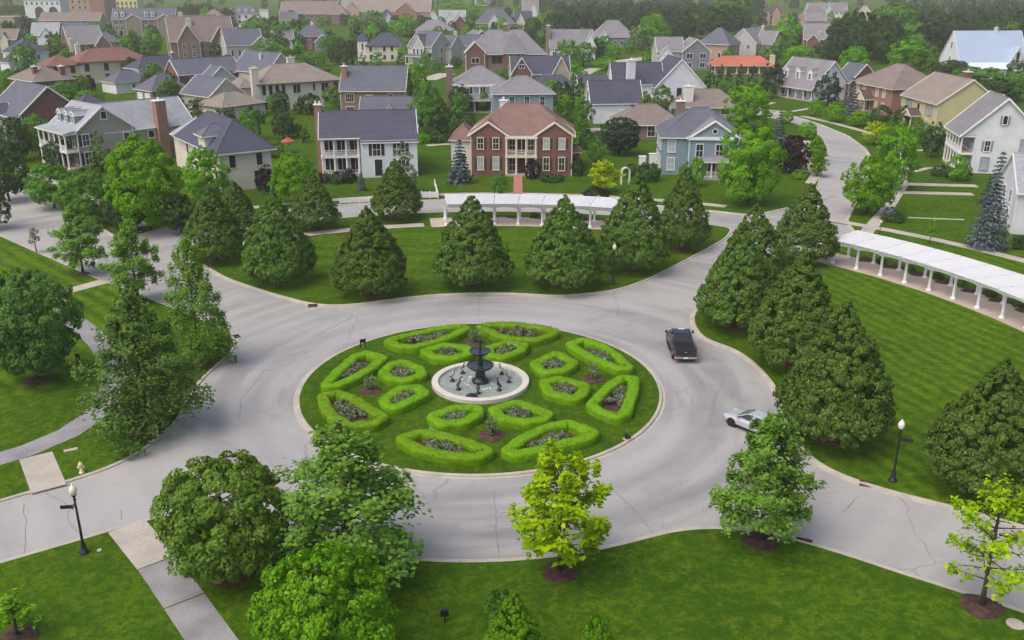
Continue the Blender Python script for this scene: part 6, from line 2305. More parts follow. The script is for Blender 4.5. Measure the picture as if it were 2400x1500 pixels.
# black pickup driving away
pk = thing('pickup_truck', 'black crew-cab pickup truck driving away round the circle', 'pickup truck', P(1595, 822, 0.0), R_(88))
pk.scale = (0.95, 0.95, 0.95)
bp = paint('black_car_paint', (0.016, 0.018, 0.024))
mb = MB()
mb.loft([rrect(-2.82, 0.90, 0.52, 1.12), rrect(-2.7, 0.97, 0.46, 1.18), rrect(-1.0, 0.99, 0.40, 1.20), rrect(0.9, 0.99, 0.40, 1.20), rrect(1.35, 0.98, 0.42, 1.18, 0.16), rrect(2.3, 0.95, 0.45, 1.10, 0.18), rrect(2.72, 0.88, 0.50, 1.0, 0.2), rrect(2.86, 0.76, 0.56, 0.9, 0.14)])
mb.build('body', bp, pk, smooth=False)
cabin(pk, bp, (-0.95, 1.55), (-0.62, 0.62), 1.16, 1.88, 0.92, 0.74)
mb = MB()
mb.box(-2.62, -0.78, 1.17, -1.05, 0.78, 1.215)
mb.build('bed_cover', M('black_bed_cover', (0.012, 0.012, 0.013), 0.6, 0.2), pk)
mb = MB()
for sg in (-1, 1):
    mb.box(-2.72, sg * 0.90 - 0.07, 1.18, -1.0, sg * 0.90 + 0.07, 1.235)
mb.box(-2.76, -0.86, 1.18, -2.66, 0.86, 1.235)
mb.build('bed_rail', bp, pk)
mb = MB()
mb.box(-2.845, -0.76, 0.62, -2.80, 0.76, 1.14)
tg = mb.build('tailgate', bp, pk)
mb = MB()
mb.box(-0.022, -0.12, 0.97, 0.0, 0.12, 1.04)
mb.build('handle', CHROME, tg, loc=(-2.845, 0, 0))
mb = MB()
mb.box(-3.0, -0.95, 0.46, -2.83, -0.3, 0.62)
mb.box(-3.0, 0.3, 0.46, -2.83, 0.95, 0.62)
mb.box(-2.98, -0.3, 0.44, -2.83, 0.3, 0.60)
mb.build('rear_bumper', CHROME, pk)
mb = MB()
mb.box(-3.012, -0.17, 0.47, -2.985, 0.17, 0.61)
mb.build('number_plate', MT['trim'], pk)
for sg in (-1, 1):
    mb = MB()
    mb.box(-2.86, sg * 0.86 - 0.08, 0.74, -2.78, sg * 0.86 + 0.08, 1.12)
    mb.build('tail_light', REDLENS, pk)
    mb = MB()
    mb.box(2.66, sg * 0.68 - 0.16, 0.78, 2.87, sg * 0.68 + 0.13, 0.95)
    mb.build('headlight', CLEARLENS, pk)
    mb = MB()
    mb.tube([(1.2, sg * 0.93, 1.22), (1.18, sg * 1.12, 1.30)], 0.035, 6)
    mb.box(1.12, sg * 1.17 - 0.09, 1.22, 1.24, sg * 1.17 + 0.09, 1.46)
    mb.build('wing_mirror', bp, pk)
    mb = MB()
    mb.box(-0.9, sg * 1.02 - 0.1, 0.40, 1.0, sg * 1.02 + 0.1, 0.46)
    mb.build('side_step', TYRE, pk)
    for x in (-1.78, 1.75):
        wheel(pk, x, sg * 0.86, 0.42, 0.28)
        mb = MB()
        n = 12
        for k in range(n):
            a0, a1 = math.pi * k / n, math.pi * (k + 1) / n
            y0, y1 = sg * 0.985, sg * 1.02
            pts = [(x + 0.53 * math.cos(a0), y1, 0.44 + 0.53 * math.sin(a0)), (x + 0.53 * math.cos(a1), y1, 0.44 + 0.53 * math.sin(a1)), (x + 0.44 * math.cos(a1), y1, 0.44 + 0.44 * math.sin(a1)), (x + 0.44 * math.cos(a0), y1, 0.44 + 0.44 * math.sin(a0))]
            mb.face(pts if sg > 0 else pts[::-1])
            mb.face([pts[0], (pts[0][0], y0, pts[0][2]), (pts[1][0], y0, pts[1][2]), pts[1]])
        mb.build('wheel_arch', bp, pk)
        mb = MB()
        mb.prism([(x + 0.46 * math.cos(2 * math.pi * k / 18), 0.44 + 0.46 * math.sin(2 * math.pi * k / 18)) for k in range(18)], 0, 0.012)
        wo = mb.build('wheel_well', TYRE, pk)
        wo.rotation_euler = (R_(90), 0, 0)
        wo.location = (0, sg * 0.995 + (0.006 if sg > 0 else 0.006), 0)
mb = MB()
mb.box(2.80, -0.62, 0.62, 2.90, 0.62, 0.9)
mb.build('grille', CHROME, pk)
mb = MB()
mb.box(0.3, -0.28, 1.885, 0.5, 0.28, 1.93)
mb.build('roof_light', CLEARLENS, pk)

# white car behind the tree
wc = thing('car', 'white car with dark windows half hidden behind the lower right maple', 'car', P(1766, 1006, 0.0), R_(131))
wc.scale = (0.93, 0.93, 0.93)
wp = paint('white_car_paint', (0.42, 0.45, 0.49), 0.1)
mb = MB()
mb.loft([rrect(-2.3, 0.72, 0.34, 0.86, 0.14), rrect(-2.15, 0.84, 0.28, 0.98, 0.16), rrect(-1.5, 0.90, 0.22, 1.0, 0.16), rrect(0.6, 0.90, 0.22, 0.94, 0.16), rrect(1.3, 0.89, 0.24, 0.86, 0.18), rrect(1.95, 0.82, 0.28, 0.74, 0.18), rrect(2.25, 0.68, 0.34, 0.62, 0.12)])
mb.build('body', wp, wc)
cabin(wc, wp, (-1.75, 1.15), (-0.95, 0.15), 0.94, 1.42, 0.82, 0.60)
for sg in (-1, 1):
    for x in (-1.35, 1.38):
        wheel(wc, x, sg * 0.79, 0.33, 0.22)
        mb = MB()
        mb.prism([(x + 0.385 * math.cos(2 * math.pi * k / 18), 0.34 + 0.385 * math.sin(2 * math.pi * k / 18)) for k in range(18)], 0, 0.012)
        wo = mb.build('wheel_well', TYRE, wc)
        wo.rotation_euler = (R_(90), 0, 0)
        wo.location = (0, sg * 0.902 + 0.006, 0)
    mb = MB()
    mb.box(1.9, sg * 0.62 - 0.14, 0.56, 2.2, sg * 0.62 + 0.1, 0.68)
    mb.build('headlight', CLEARLENS, wc)
    mb = MB()
    mb.box(-2.26, sg * 0.66 - 0.16, 0.66, -2.12, sg * 0.66 + 0.12, 0.82)
    mb.build('tail_light', REDLENS, wc)
    mb = MB()
    mb.box(0.78, sg * 0.98 - 0.09, 0.96, 0.92, sg * 0.98 + 0.07, 1.1)
    mb.build('wing_mirror', wp, wc)
    mb = MB()
    mb.box(-1.0, sg * 0.905 - 0.012, 0.24, 1.0, sg * 0.905 + 0.012, 0.34)
    mb.build('side_skirt', TYRE, wc)
mb = MB()
mb.box(2.12, -0.5, 0.4, 2.27, 0.5, 0.52)
mb.build('grille', TYRE, wc)

# parked van far away
vn = thing('van', 'dark blue van with white roof parked below the stone townhouses', 'van', P(336, 108), R_(40))
vp = paint('dark_blue_paint', (0.02, 0.03, 0.06), 0.1)
mb = MB()
mb.loft([rrect(-2.6, 0.95, 0.4, 2.2, 0.14), rrect(1.3, 0.98, 0.35, 2.25, 0.14), rrect(1.9, 0.95, 0.4, 1.5, 0.14), rrect(2.5, 0.85, 0.45, 1.1, 0.14)])
mb.build('body', vp, vn)
mb = MB()
mb.box(-2.5, -0.85, 2.2, 1.2, 0.85, 2.34)
mb.build('roof', wp, vn)
for sg in (-1, 1):
    for x in (-1.7, 1.5):
        wheel(vn, x, sg * 0.86, 0.36, 0.24)

# garden furniture between the houses
t = thing('parasol', 'faded red patio parasol in the garden beside the two-level porch house', 'parasol', P(677, 358))
mb = MB()
n = 8
for k in range(n):
    a0, a1 = 2 * math.pi * k / n, 2 * math.pi * (k + 1) / n
    mb.face([(0, 0, 2.75), (1.25 * math.cos(a0), 1.25 * math.sin(a0), 2.05), (1.25 * math.cos(a1), 1.25 * math.sin(a1), 2.05)])
    mb.face([(1.25 * math.cos(a0), 1.25 * math.sin(a0), 2.05), (1.25 * math.cos(a0), 1.25 * math.sin(a0), 1.85), (1.25 * math.cos(a1), 1.25 * math.sin(a1), 1.85), (1.25 * math.cos(a1), 1.25 * math.sin(a1), 2.05)])
mb.build('canopy', M('red_parasol_cloth', (0.40, 0.09, 0.06), 0.8, 0.1), t)
mb = MB()
mb.tube([(0, 0, 0), (0, 0, 2.75)], 0.035, 6)
mb.lathe([(0.3, 0), (0.3, 0.08), (0.05, 0.14)], 10)
mb.build('pole', MT['steel'], t)
t = thing('garden_arch', 'white round-topped garden arch beside the golden robinia', 'garden arch', P(1465, 432), R_(10))
mb = MB()
for s_ in (-0.25, 0.25):
    pts = [(-0.62, s_, 0), (-0.62, s_, 1.9)] + [(-0.62 * math.cos(math.pi * k / 8), s_, 1.9 + 0.62 * math.sin(math.pi * k / 8)) for k in range(1, 8)] + [(0.62, s_, 1.9), (0.62, s_, 0)]
    mb.tube(pts, 0.085, 6)
mb.build('arch_frame', MT['cream'], t)
mb = MB()
for k in range(1, 8):
    x, z = -0.62 * math.cos(math.pi * k / 8), 1.9 + 0.62 * math.sin(math.pi * k / 8)
    mb.box(x - 0.05, -0.3, z - 0.03, x + 0.05, 0.3, z + 0.03)
mb.build('slat', MT['cream'], t)
for lab, (x, y), w, hh in (('smaller white box cabinet on the grass beside the blue pediment house', (1505, 386), 1.1, 1.35), ('larger pale grey cabinet on the grass beside the blue pediment house', (1531, 385), 1.5, 1.7)):
    t = thing('cabinet', lab, 'cabinet', P(x, y), R_(-4))
    mb = MB()
    mb.box(-w / 2, -0.4, 0, w / 2, 0.4, hh)
    mb.build('housing', WALL['white'] if w < 1.3 else WALL['grey'], t)
    mb = MB()
    mb.prism([(-w / 2 - 0.05, -0.45), (w / 2 + 0.05, -0.45), (w / 2 + 0.05, 0.45), (-w / 2 - 0.05, 0.45)], hh, hh + 0.1)
    mb.build('lid', MT['trim'], t)
    mb = MB()
    mb.box(-w / 2 + 0.08, -0.43, 0.15, -0.02, -0.4, hh - 0.12)
    mb.box(0.02, -0.43, 0.15, w / 2 - 0.08, -0.4, hh - 0.12)
    mb.build('door', MT['trim'], t)


def fence(label, p0, p1, hh, n, mat='trim', cat='fence', back=None):
    t = thing('fence', label, cat, p0, math.atan2(p1.y - p0.y, p1.x - p0.x))
    L = (p1 - p0).length
    mb = MB()
    mb.box(-0.07, -0.07, 0, 0.07, 0.07, hh + 0.12)
    pm_ = mb.mesh('post', [MT[mat]])
    mb = MB()
    mb.box(-0.065, -0.02, 0.1, 0.065, 0.02, hh)
    bm2 = mb.mesh('board', [MT[mat]])
    for k in range(n + 1):
        link('post', pm_, t, (L * k / n, 0, 0))
    m_ = int(L / 0.15)
    for k in range(m_):
        link('board', bm2, t, (L * (k + 0.5) / m_, 0, 0))
    for z in (0.3, hh - 0.2):
        mb = MB()
        mb.box(0.07, 0.021, z, L - 0.07, 0.07, z + 0.09)
        mb.build('rail', MT[mat], t)
    return t


fence('white board fence beside the linden in front of the red brick house', P(988, 465), P(1027, 465), 0.95, 2)
fence('white board fence along the walk in front of the two-level porch house', P(797, 478), P(866, 474), 0.7, 3)
p_, q_ = P(1019, 436), P(1027, 465)
fence('short white return fence beside the lawn of the red brick house', q_, p_, 0.95, 2)

# ------------------------------------------------------------------ trees round the circle
LG = 'linden trees round the circle'
for lab, bx, by, ty, w in (
        ('pyramidal linden on the back lawn, left of the gap before the pergola', 870, 690, 486, 180),
        ('broad pyramidal linden on the back lawn in front of the pergola', 1108, 667, 462, 190),
        ('pyramidal linden on the back lawn right of the pergola middle', 1320, 672, 460, 184),
        ('tall pyramidal linden on the back lawn beside the lamp post', 1484, 634, 408, 168),
        ('linden at the right tip of the back lawn', 1598, 582, 396, 126),
        ('big pyramidal linden at the left corner of the back lawn', 655, 660, 446, 178),
        ('linden beside the left road, behind the big corner linden', 508, 612, 438, 142),
        ('round-topped small linden on the far verge before the two-level porch house', 740, 536, 408, 116),
        ('small linden on the far verge in front of the white board fence', 930, 512, 374, 124),
        ('farthest linden of the right-hand lawn, beside the pergola end', 1882, 612, 432, 152),
        ('linden tucked behind two others on the right-hand lawn', 1758, 668, 480, 158),
        ('linden at the left tip of the right-hand lawn', 1722, 768, 536, 190),
        ('linden on the right-hand lawn, beside the pickup truck', 1858, 858, 588, 216),
        ('largest dark linden on the right-hand lawn near the kerb', 1945, 1030, 712, 272),
        ('dark linden at the right picture edge above the yellow tree', 2300, 1150, 846, 272)):
    plant_px('linden_tree', 'linden', 'linden', bx, by, ty, w, lab, group=LG, bed=0.95)
plant_px('linden_tree', 'linden', 'linden', 560, 556, 425, 110, 'linden half hidden between two others by the left road', group=LG)

plant_px('maple_tree', 'maple', 'maple', 195, 642, 482, 128, 'thin young maple by the left road, farthest of the row', bed=0.6)
plant_px('maple_tree', 'maple', 'maple', 325, 706, 516, 134, 'young maple on the left verge, second along the road', bed=0.7)
plant_px('maple_tree', 'oak', 'maple', 470, 852, 552, 172, 'tall loose maple at the rounded tip of the left verge', bed=0.9)
plant_px('oak_tree', 'oak', 'oak', 350, 1012, 660, 285, 'large ragged oak on the left verge beside the road', bed=1.0)
plant_px('round_tree', 'round', 'oak', 90, 892, 632, 232, 'large round dark tree at the left edge beside the curved path', bed=0.95)
plant_px('round_tree', 'oval', 'light', 22, 760, 634, 170, 'yellow-green tree behind the round tree at the left edge')
plant_px('round_tree', 'round', 'maple', 540, 1352, 1086, 300, 'dense round-headed tree at lower left beside the path', bed=0.95, turn=0.6)
plant_px('oak_tree', 'oak', 'maple', 820, 1345, 980, 400, 'largest wide oak at the front, covering the island edge', bed=1.0, turn=1.0)
plant_px('bright_tree', 'round', 'light', 775, 1600, 1300, 330, 'bright green tree cut off by the bottom edge', turn=2.0)
plant_px('golden_tree', 'sparse', 'yellow', 1312, 1342, 1062, 262, 'golden yellow-green tree on the front lawn by the kerb', bed=0.95, turn=0.4)
plant_px('maple_tree', 'maple', 'maple', 1783, 1268, 972, 262, 'green maple at the kerb in front of the white car', bed=1.0, turn=0.3)
plant_px('golden_tree', 'thin', 'yellow', 2300, 1422, 1128, 232, 'sparse golden tree at the right edge in a mulch bed', bed=1.0, turn=2.6)
plant_px('linden_tree', 'linden', 'light', 1205, 1620, 1392, 190, 'fresh green linden top cut off by the bottom edge')
plant_px('shrub', 'shrub', 'mid', 1172, 1478, 1382, 80, 'dark rounded shrub left of the linden top at the bottom edge', 'shrub')
plant_px('shrub', 'shrub', 'light', 1398, 1520, 1452, 78, 'small green shrub at the bottom edge right of the linden top', 'shrub')
plant_px('young_tree', 'sapling', 'light', 42, 1492, 1395, 110, 'small young tree in a mulch bed at the lower left corner', bed=0.9)
plant_px('young_tree', 'sapling', 'pale', 86, 590, 530, 30, 'tiny pale sapling at the road edge on the left')
plant_px('young_tree', 'sapling', 'light', 2178, 572, 512, 28, 'staked sapling on the lawn behind the right-hand pergola')

# street and garden trees:  kind, leaf, base x, base y, top y, width
GT = [
    ('oval', 'dark', 22, 470, 332, 112), ('oval', 'dark', -8, 535, 440, 80), ('oval', 'mid', 128, 486, 384, 124), ('oval', 'mid', 215, 525, 398, 140),
    ('oval', 'light', 352, 540, 318, 186), ('oval', 'light', 488, 480, 348, 112), ('oval', 'dark', 42, 378, 276, 74), ('oval', 'dark', 145, 392, 326, 84),
    ('column', 'mid', 240, 404, 310, 56), ('oval', 'dark', 425, 545, 455, 96), ('oval', 'dark', 300, 538, 445, 110), ('oval', 'mid', 588, 328, 250, 62),
    ('oval', 'dark', 665, 326, 258, 60), ('column', 'dark', 718, 335, 294, 24), ('oval', 'dark', 520, 300, 256, 62), ('oval', 'dark', 470, 274, 230, 62), ('oval', 'dark', 440, 262, 226, 46),
    ('column', 'dark', 545, 294, 245, 23), ('oval', 'mid', 405, 244, 178, 46), ('oval', 'mid', 155, 240, 190, 74), ('oval', 'light', 205, 250, 208, 50),
    ('round', 'mid', 228, 254, 214, 44), ('shrub', 'dark', 195, 212, 178, 24), ('shrub', 'purple', 215, 212, 182, 26), ('oval', 'mid', 62, 172, 100, 62), ('oval', 'dark', 85, 205, 148, 56),
    ('round', 'dark', 165, 135, 92, 46), ('oval', 'light', 256, 112, 84, 50), ('spruce', 'conifer', 287, 105, 74, 24), ('oval', 'light', 108, 210, 166, 44),
    ('oval', 'light', 692, 478, 358, 116), ('oval', 'purple', 630, 455, 386, 62), ('oval', 'mid', 645, 368, 330, 50), ('round', 'dark', 728, 268, 220, 60), ('round', 'dark', 690, 320, 286, 40),
    ('column', 'pale', 945, 452, 332, 76), ('shrub', 'purple', 818, 428, 396, 40), ('spruce', 'spruce', 848, 446, 400, 24), ('shrub', 'dark', 790, 430, 402, 46), ('shrub', 'purple', 760, 428, 402, 30),
    ('oval', 'light', 975, 268, 145, 62), ('oval', 'mid', 1000, 310, 190, 76), ('oval', 'dark', 1032, 312, 232, 62), ('oval', 'mid', 1062, 310, 248, 56), ('round', 'dark', 1092, 318, 268, 60), ('round', 'dark', 1005, 330, 290, 40),
    ('shrub', 'light', 992, 335, 312, 36), ('shrub', 'dark', 1035, 333, 304, 60), ('oval', 'mid', 1132, 264, 214, 34),
    ('column', 'mid', 1358, 338, 282, 40), ('round', 'conifer', 1452, 362, 274, 96), ('spruce', 'spruce', 1078, 428, 328, 62), ('shrub', 'purple', 1190, 406, 374, 34), ('shrub', 'purple', 1247, 418, 372, 42),
    ('oval', 'mid', 1168, 458, 404, 42), ('sparse', 'golden', 1413, 452, 374, 86), ('shrub', 'purple', 1398, 468, 438, 64), ('shrub', 'dark', 1292, 424, 408, 60), ('shrub', 'dark', 1352, 412, 368, 36), ('shrub', 'dark', 1375, 350, 300, 40),
    ('oval', 'dark', 1352, 268, 182, 46), ('round', 'light', 1290, 240, 184, 40), ('column', 'mid', 1330, 300, 246, 40), ('column', 'mid', 1365, 300, 238, 30), ('oval', 'dark', 1315, 310, 266, 50), ('shrub', 'dark', 1405, 316, 306, 30),
    ('shrub', 'dark', 1520, 424, 384, 64), ('shrub', 'dark', 1482, 416, 384, 50), ('shrub', 'mid', 1610, 425, 380, 46), ('oval', 'light', 1632, 436, 366, 42),
    ('oval', 'light', 1345, 185, 142, 46), ('oval', 'light', 1420, 165, 132, 58), ('oval', 'mid', 1330, 160, 92, 66), ('oval', 'mid', 1368, 155, 98, 60), ('oval', 'light', 1438, 138, 100, 36), ('oval', 'mid', 1475, 125, 92, 34),
    ('oval', 'mid', 1495, 118, 62, 44), ('oval', 'light', 1530, 112, 32, 76), ('spruce', 'conifer', 1598, 96, 44, 46), ('oval', 'light', 1525, 142, 118, 24),
    ('oval', 'mid', 622, 152, 92, 66), ('oval', 'light', 640, 136, 96, 52), ('oval', 'mid', 660, 112, 48, 62), ('oval', 'light', 606, 80, 44, 46), ('round', 'mid', 668, 160, 102, 46), ('round', 'mid', 735, 155, 122, 66),
    ('round', 'mid', 772, 132, 82, 50), ('oval', 'dark', 792, 152, 106, 48), ('oval', 'dark', 655, 158, 116, 40), ('oval', 'mid', 700, 168, 126, 60), ('oval', 'mid', 596, 176, 148, 44), ('oval', 'mid', 760, 174, 146, 40),
    ('round', 'dark', 535, 150, 128, 38), ('column', 'dark', 598, 142, 118, 22), ('oval', 'light', 615, 70, 50, 34), ('oval', 'mid', 585, 66, 46, 40), ('oval', 'dark', 525, 60, 18, 60),
    ('column', 'dark', 815, 155, 108, 36), ('column', 'dark', 850, 158, 122, 24), ('column', 'mid', 885, 156, 116, 34), ('column', 'dark', 936, 158, 122, 22), ('oval', 'mid', 830, 60, 36, 34), ('oval', 'mid', 985, 172, 140, 40), ('oval', 'mid', 1020, 165, 138, 34), ('oval', 'dark', 1070, 160, 132, 30),
    ('oval', 'light', 955, 88, 30, 52), ('oval', 'light', 1022, 96, 68, 64), ('oval', 'mid', 872, 66, 24, 62), ('oval', 'light', 1062, 34, 6, 70), ('oval', 'light', 1100, 34, 8, 60), ('oval', 'dark', 1156, 92, 60, 24), ('oval', 'dark', 1122, 70, 40, 22), ('shrub', 'light', 1085, 40, 24, 50),
    ('round', 'dark', 1250, 70, 40, 40), ('shrub', 'mid', 1225, 90, 70, 50), ('oval', 'mid', 1215, 82, 56, 30), ('spruce', 'conifer', 1258, 62, 42, 16),
    ('oval', 'light', 1617, 82, 30, 60), ('oval', 'dark', 1668, 90, 20, 90), ('oval', 'mid', 1712, 68, -8, 100), ('oval', 'light', 1740, 66, 36, 46), ('oval', 'light', 1842, 108, 32, 62), ('oval', 'mid', 1800, 150, 108, 60), ('oval', 'light', 1870, 148, 106, 76), ('round', 'mid', 1822, 128, 84, 46),
    ('oval', 'dark', 2000, 138, 28, 130), ('oval', 'dark', 2075, 140, 64, 100), ('oval', 'mid', 2092, 96, 8, 118), ('oval', 'light', 2000, 178, 108, 70), ('oval', 'light', 2122, 164, 94, 88), ('oval', 'mid', 2168, 164, 102, 66), ('oval', 'dark', 1942, 140, 92, 70),
    ('round', 'dark', 2228, 186, 140, 76), ('oval', 'mid', 2290, 210, 158, 124), ('oval', 'mid', 2372, 236, 166, 100), ('oval', 'dark', 2330, 240, 184, 90), ('oval', 'dark', 2380, 190, 140, 50), ('oval', 'dark', 2185, 170, 132, 40),
    ('column', 'conifer', 1662, 212, 150, 26), ('column', 'conifer', 1687, 210, 152, 20), ('column', 'conifer', 1707, 208, 160, 17), ('column', 'conifer', 1733, 208, 152, 22), ('column', 'conifer', 1762, 212, 155, 26), ('oval', 'conifer', 1805, 228, 145, 56), ('column', 'conifer', 1752, 128, 96, 20), ('column', 'conifer', 1778, 132, 112, 18),
    ('oval', 'conifer', 1938, 248, 168, 64), ('spruce', 'spruce', 1990, 270, 184, 48), ('oval', 'light', 1750, 306, 194, 114), ('spruce', 'spruce', 1822, 350, 262, 46), ('spruce', 'spruce', 1742, 296, 258, 32), ('oval', 'purple', 1852, 404, 318, 92), ('oval', 'light', 1752, 480, 294, 156),
    ('round', 'light', 1890, 326, 284, 46), ('maple', 'light', 1910, 380, 315, 50), ('maple', 'light', 1915, 412, 352, 48), ('oval', 'light', 1910, 272, 232, 32), ('oval', 'light', 1958, 286, 238, 52), ('oval', 'light', 2012, 296, 258, 54), ('round', 'light', 1843, 290, 256, 32), ('shrub', 'light', 1872, 418, 402, 44),
    ('sparse', 'golden', 2050, 340, 284, 64), ('oval', 'light', 2090, 446, 286, 108), ('oval', 'light', 2030, 500, 368, 126), ('oval', 'mid', 2160, 336, 290, 52), ('oval', 'dark', 2062, 296, 246, 52), ('oval', 'dark', 2112, 298, 246, 40), ('oval', 'dark', 2182, 368, 286, 62),
    ('oval', 'mid', 2262, 300, 212, 86), ('spruce', 'spruce', 2312, 580, 408, 98), ('spruce', 'spruce', 2330, 480, 358, 66), ('oval', 'light', 2242, 424, 362, 52), ('round', 'dark', 2262, 420, 388, 32), ('round', 'dark', 2386, 584, 552, 36), ('shrub', 'dark', 2205, 412, 388, 50), ('shrub', 'purple', 2215, 404, 386, 20),
    ('shrub', 'dark', 2092, 518, 502, 58), ('shrub', 'spruce', 2085, 508, 484, 34), ('shrub', 'mid', 2120, 250, 236, 30), ('oval', 'mid', 2150, 312, 276, 36),
    ('round', 'dark', 450, 45, 8, 50), ('round', 'dark', 482, 40, 6, 44), ('round', 'dark', 428, 44, 14, 40), ('round', 'dark', 46, 34, 12, 60), ('round', 'dark', 10, 36, 14, 50), ('oval', 'dark', 246, 74, 42, 18), ('oval', 'dark', 58, 110, 84, 26), ('oval', 'mid', 690, 64, 44, 24),
    ('oval', 'mid', 1240, 200, 170, 30), ('shrub', 'mid', 1180, 186, 160, 40), ('oval', 'mid', 560, 325, 300, 36), ('shrub', 'light', 640, 400, 380, 50), ('oval', 'mid', 1000, 160, 118, 28), ('oval', 'light', 1150, 150, 120, 26),
    ('shrub', 'dark', 610, 290, 258, 30), ('shrub', 'dark', 655, 280, 254, 26), ('oval', 'dark', 700, 268, 236, 26), ('oval', 'mid', 780, 290, 240, 34), ('oval', 'light', 1500, 205, 184, 30), ('oval', 'mid', 1658, 300, 262, 44), ('oval', 'mid', 1700, 216, 186, 40),
]
KN = {'dark': 'dark green', 'mid': 'mid green', 'light': 'fresh light green', 'purple': 'dark purple', 'spruce': 'blue-grey', 'conifer': 'dark evergreen', 'pale': 'silvery green', 'golden': 'golden yellow', 'maple': 'green'}
NM = {'oval': ('garden_tree', 'tree'), 'round': ('round_tree', 'round tree'), 'column': ('columnar_tree', 'slim upright tree'), 'shrub': ('shrub', 'shrub'), 'spruce': ('spruce_tree', 'spruce'), 'sparse': ('golden_tree', 'loose tree'), 'maple': ('maple_tree', 'young maple')}
for k, (kind, leaf, bx, by, ty, w) in enumerate(GT):
    nm, word = NM[kind]
    plant_px(nm, kind, leaf, bx, by, ty, w, cat='shrub' if kind == 'shrub' else 'tree', far=(w < 70), group='shrubs in the gardens' if kind == 'shrub' else 'trees among the houses', auto=KN[leaf] + ' ' + word)

# the dark wood behind the houses at the top right
g = random.Random(21)
WOOD = []
for row, (y, x0, x1, n) in enumerate(((92, 1290, 1640, 12), (76, 1280, 1760, 17), (62, 1300, 1790, 17), (50, 1290, 1790, 17), (40, 1270, 1800, 16), (30, 1260, 1790, 16), (20, 1250, 1790, 14), (12, 1260, 1790, 12), (5, 1220, 1790, 14), (-2, 1200, 1800, 14), (-10, 1200, 1800, 14))):
    for i in range(n):
        WOOD.append((x0 + (x1 - x0) * (i + g.uniform(0.1, 0.9)) / n, y + g.uniform(-4, 4), 'left'))
for row, (y, x0, x1, n) in enumerate(((150, 1950, 2200, 6), (132, 1960, 2190, 8), (112, 1960, 2420, 13), (96, 1990, 2430, 13), (80, 2020, 2430, 12), (66, 2050, 2440, 12), (52, 2070, 2440, 12), (38, 2080, 2440, 11), (24, 2090, 2440, 10), (12, 2090, 2440, 9), (5, 2060, 2440, 10), (-3, 2040, 2440, 10), (-11, 2000, 2440, 11))):
    for i in range(n):
        x = x0 + (x1 - x0) * (i + g.uniform(0.1, 0.9)) / n
        if 1500 < y * 0 + x < 1600 and y > 85:
            continue
        WOOD.append((x, y + g.uniform(-4, 4), 'right'))
WOOD.sort(key=lambda w: -w[1])
woodV, woodQ, nv = [], [], 0
for k, (x, y, side) in enumerate(WOOD):
    p = P(x, y)
    if k >= 24:                                                     # beyond the first rows the wood reads as one mass
        hh = g.uniform(9.5, 15)
        cr = proto('oval' if g.random() < 0.75 else 'round', k % 3, 'mass')
        if cr[0].name not in CACHE:
            vv = np.zeros(len(cr[0].vertices) * 3, dtype=np.float32)
            cr[0].vertices.foreach_get('co', vv)
            CACHE[cr[0].name] = vv.reshape(-1, 3)
        vv = CACHE[cr[0].name]
        a, f = g.uniform(0, 6.28), hh * g.uniform(0.62, 0.86) / (2 * cr[3])
        ca, sa = math.cos(a) * f, math.sin(a) * f
        woodV.append(np.stack([vv[:, 0] * ca - vv[:, 1] * sa + p.x, vv[:, 0] * sa + vv[:, 1] * ca + p.y, vv[:, 2] * hh / cr[2] + GZ], 1))
        woodQ.append(np.arange(len(vv)).reshape(-1, 4) + nv)
        nv += len(vv)
        continue
    hh = g.uniform(10, 15) if side == 'right' else g.uniform(9, 14)
    lf = g.choice(['dark', 'wood', 'wood', 'conifer', 'wood', 'mid', 'dark'])
    plant('wood_tree', 'oval' if g.random() < 0.75 else 'round', lf, p, hh, hh * g.uniform(0.62, 0.86),
          'dark green tree in the dense wood behind the ' + ('grey hip-roofed house at the top' if side == 'left' else 'white barn at the top right'), 'tree',
          'trees of the dark wood, ' + side + ' part', far=True)

wm = np_mesh('woodland', np.concatenate(woodV), np.concatenate(woodQ), [LEAF['wood']])
link('woodland', wm, None, kind='stuff', label='dark green wood closing the view behind the houses at the top right', category='woodland')

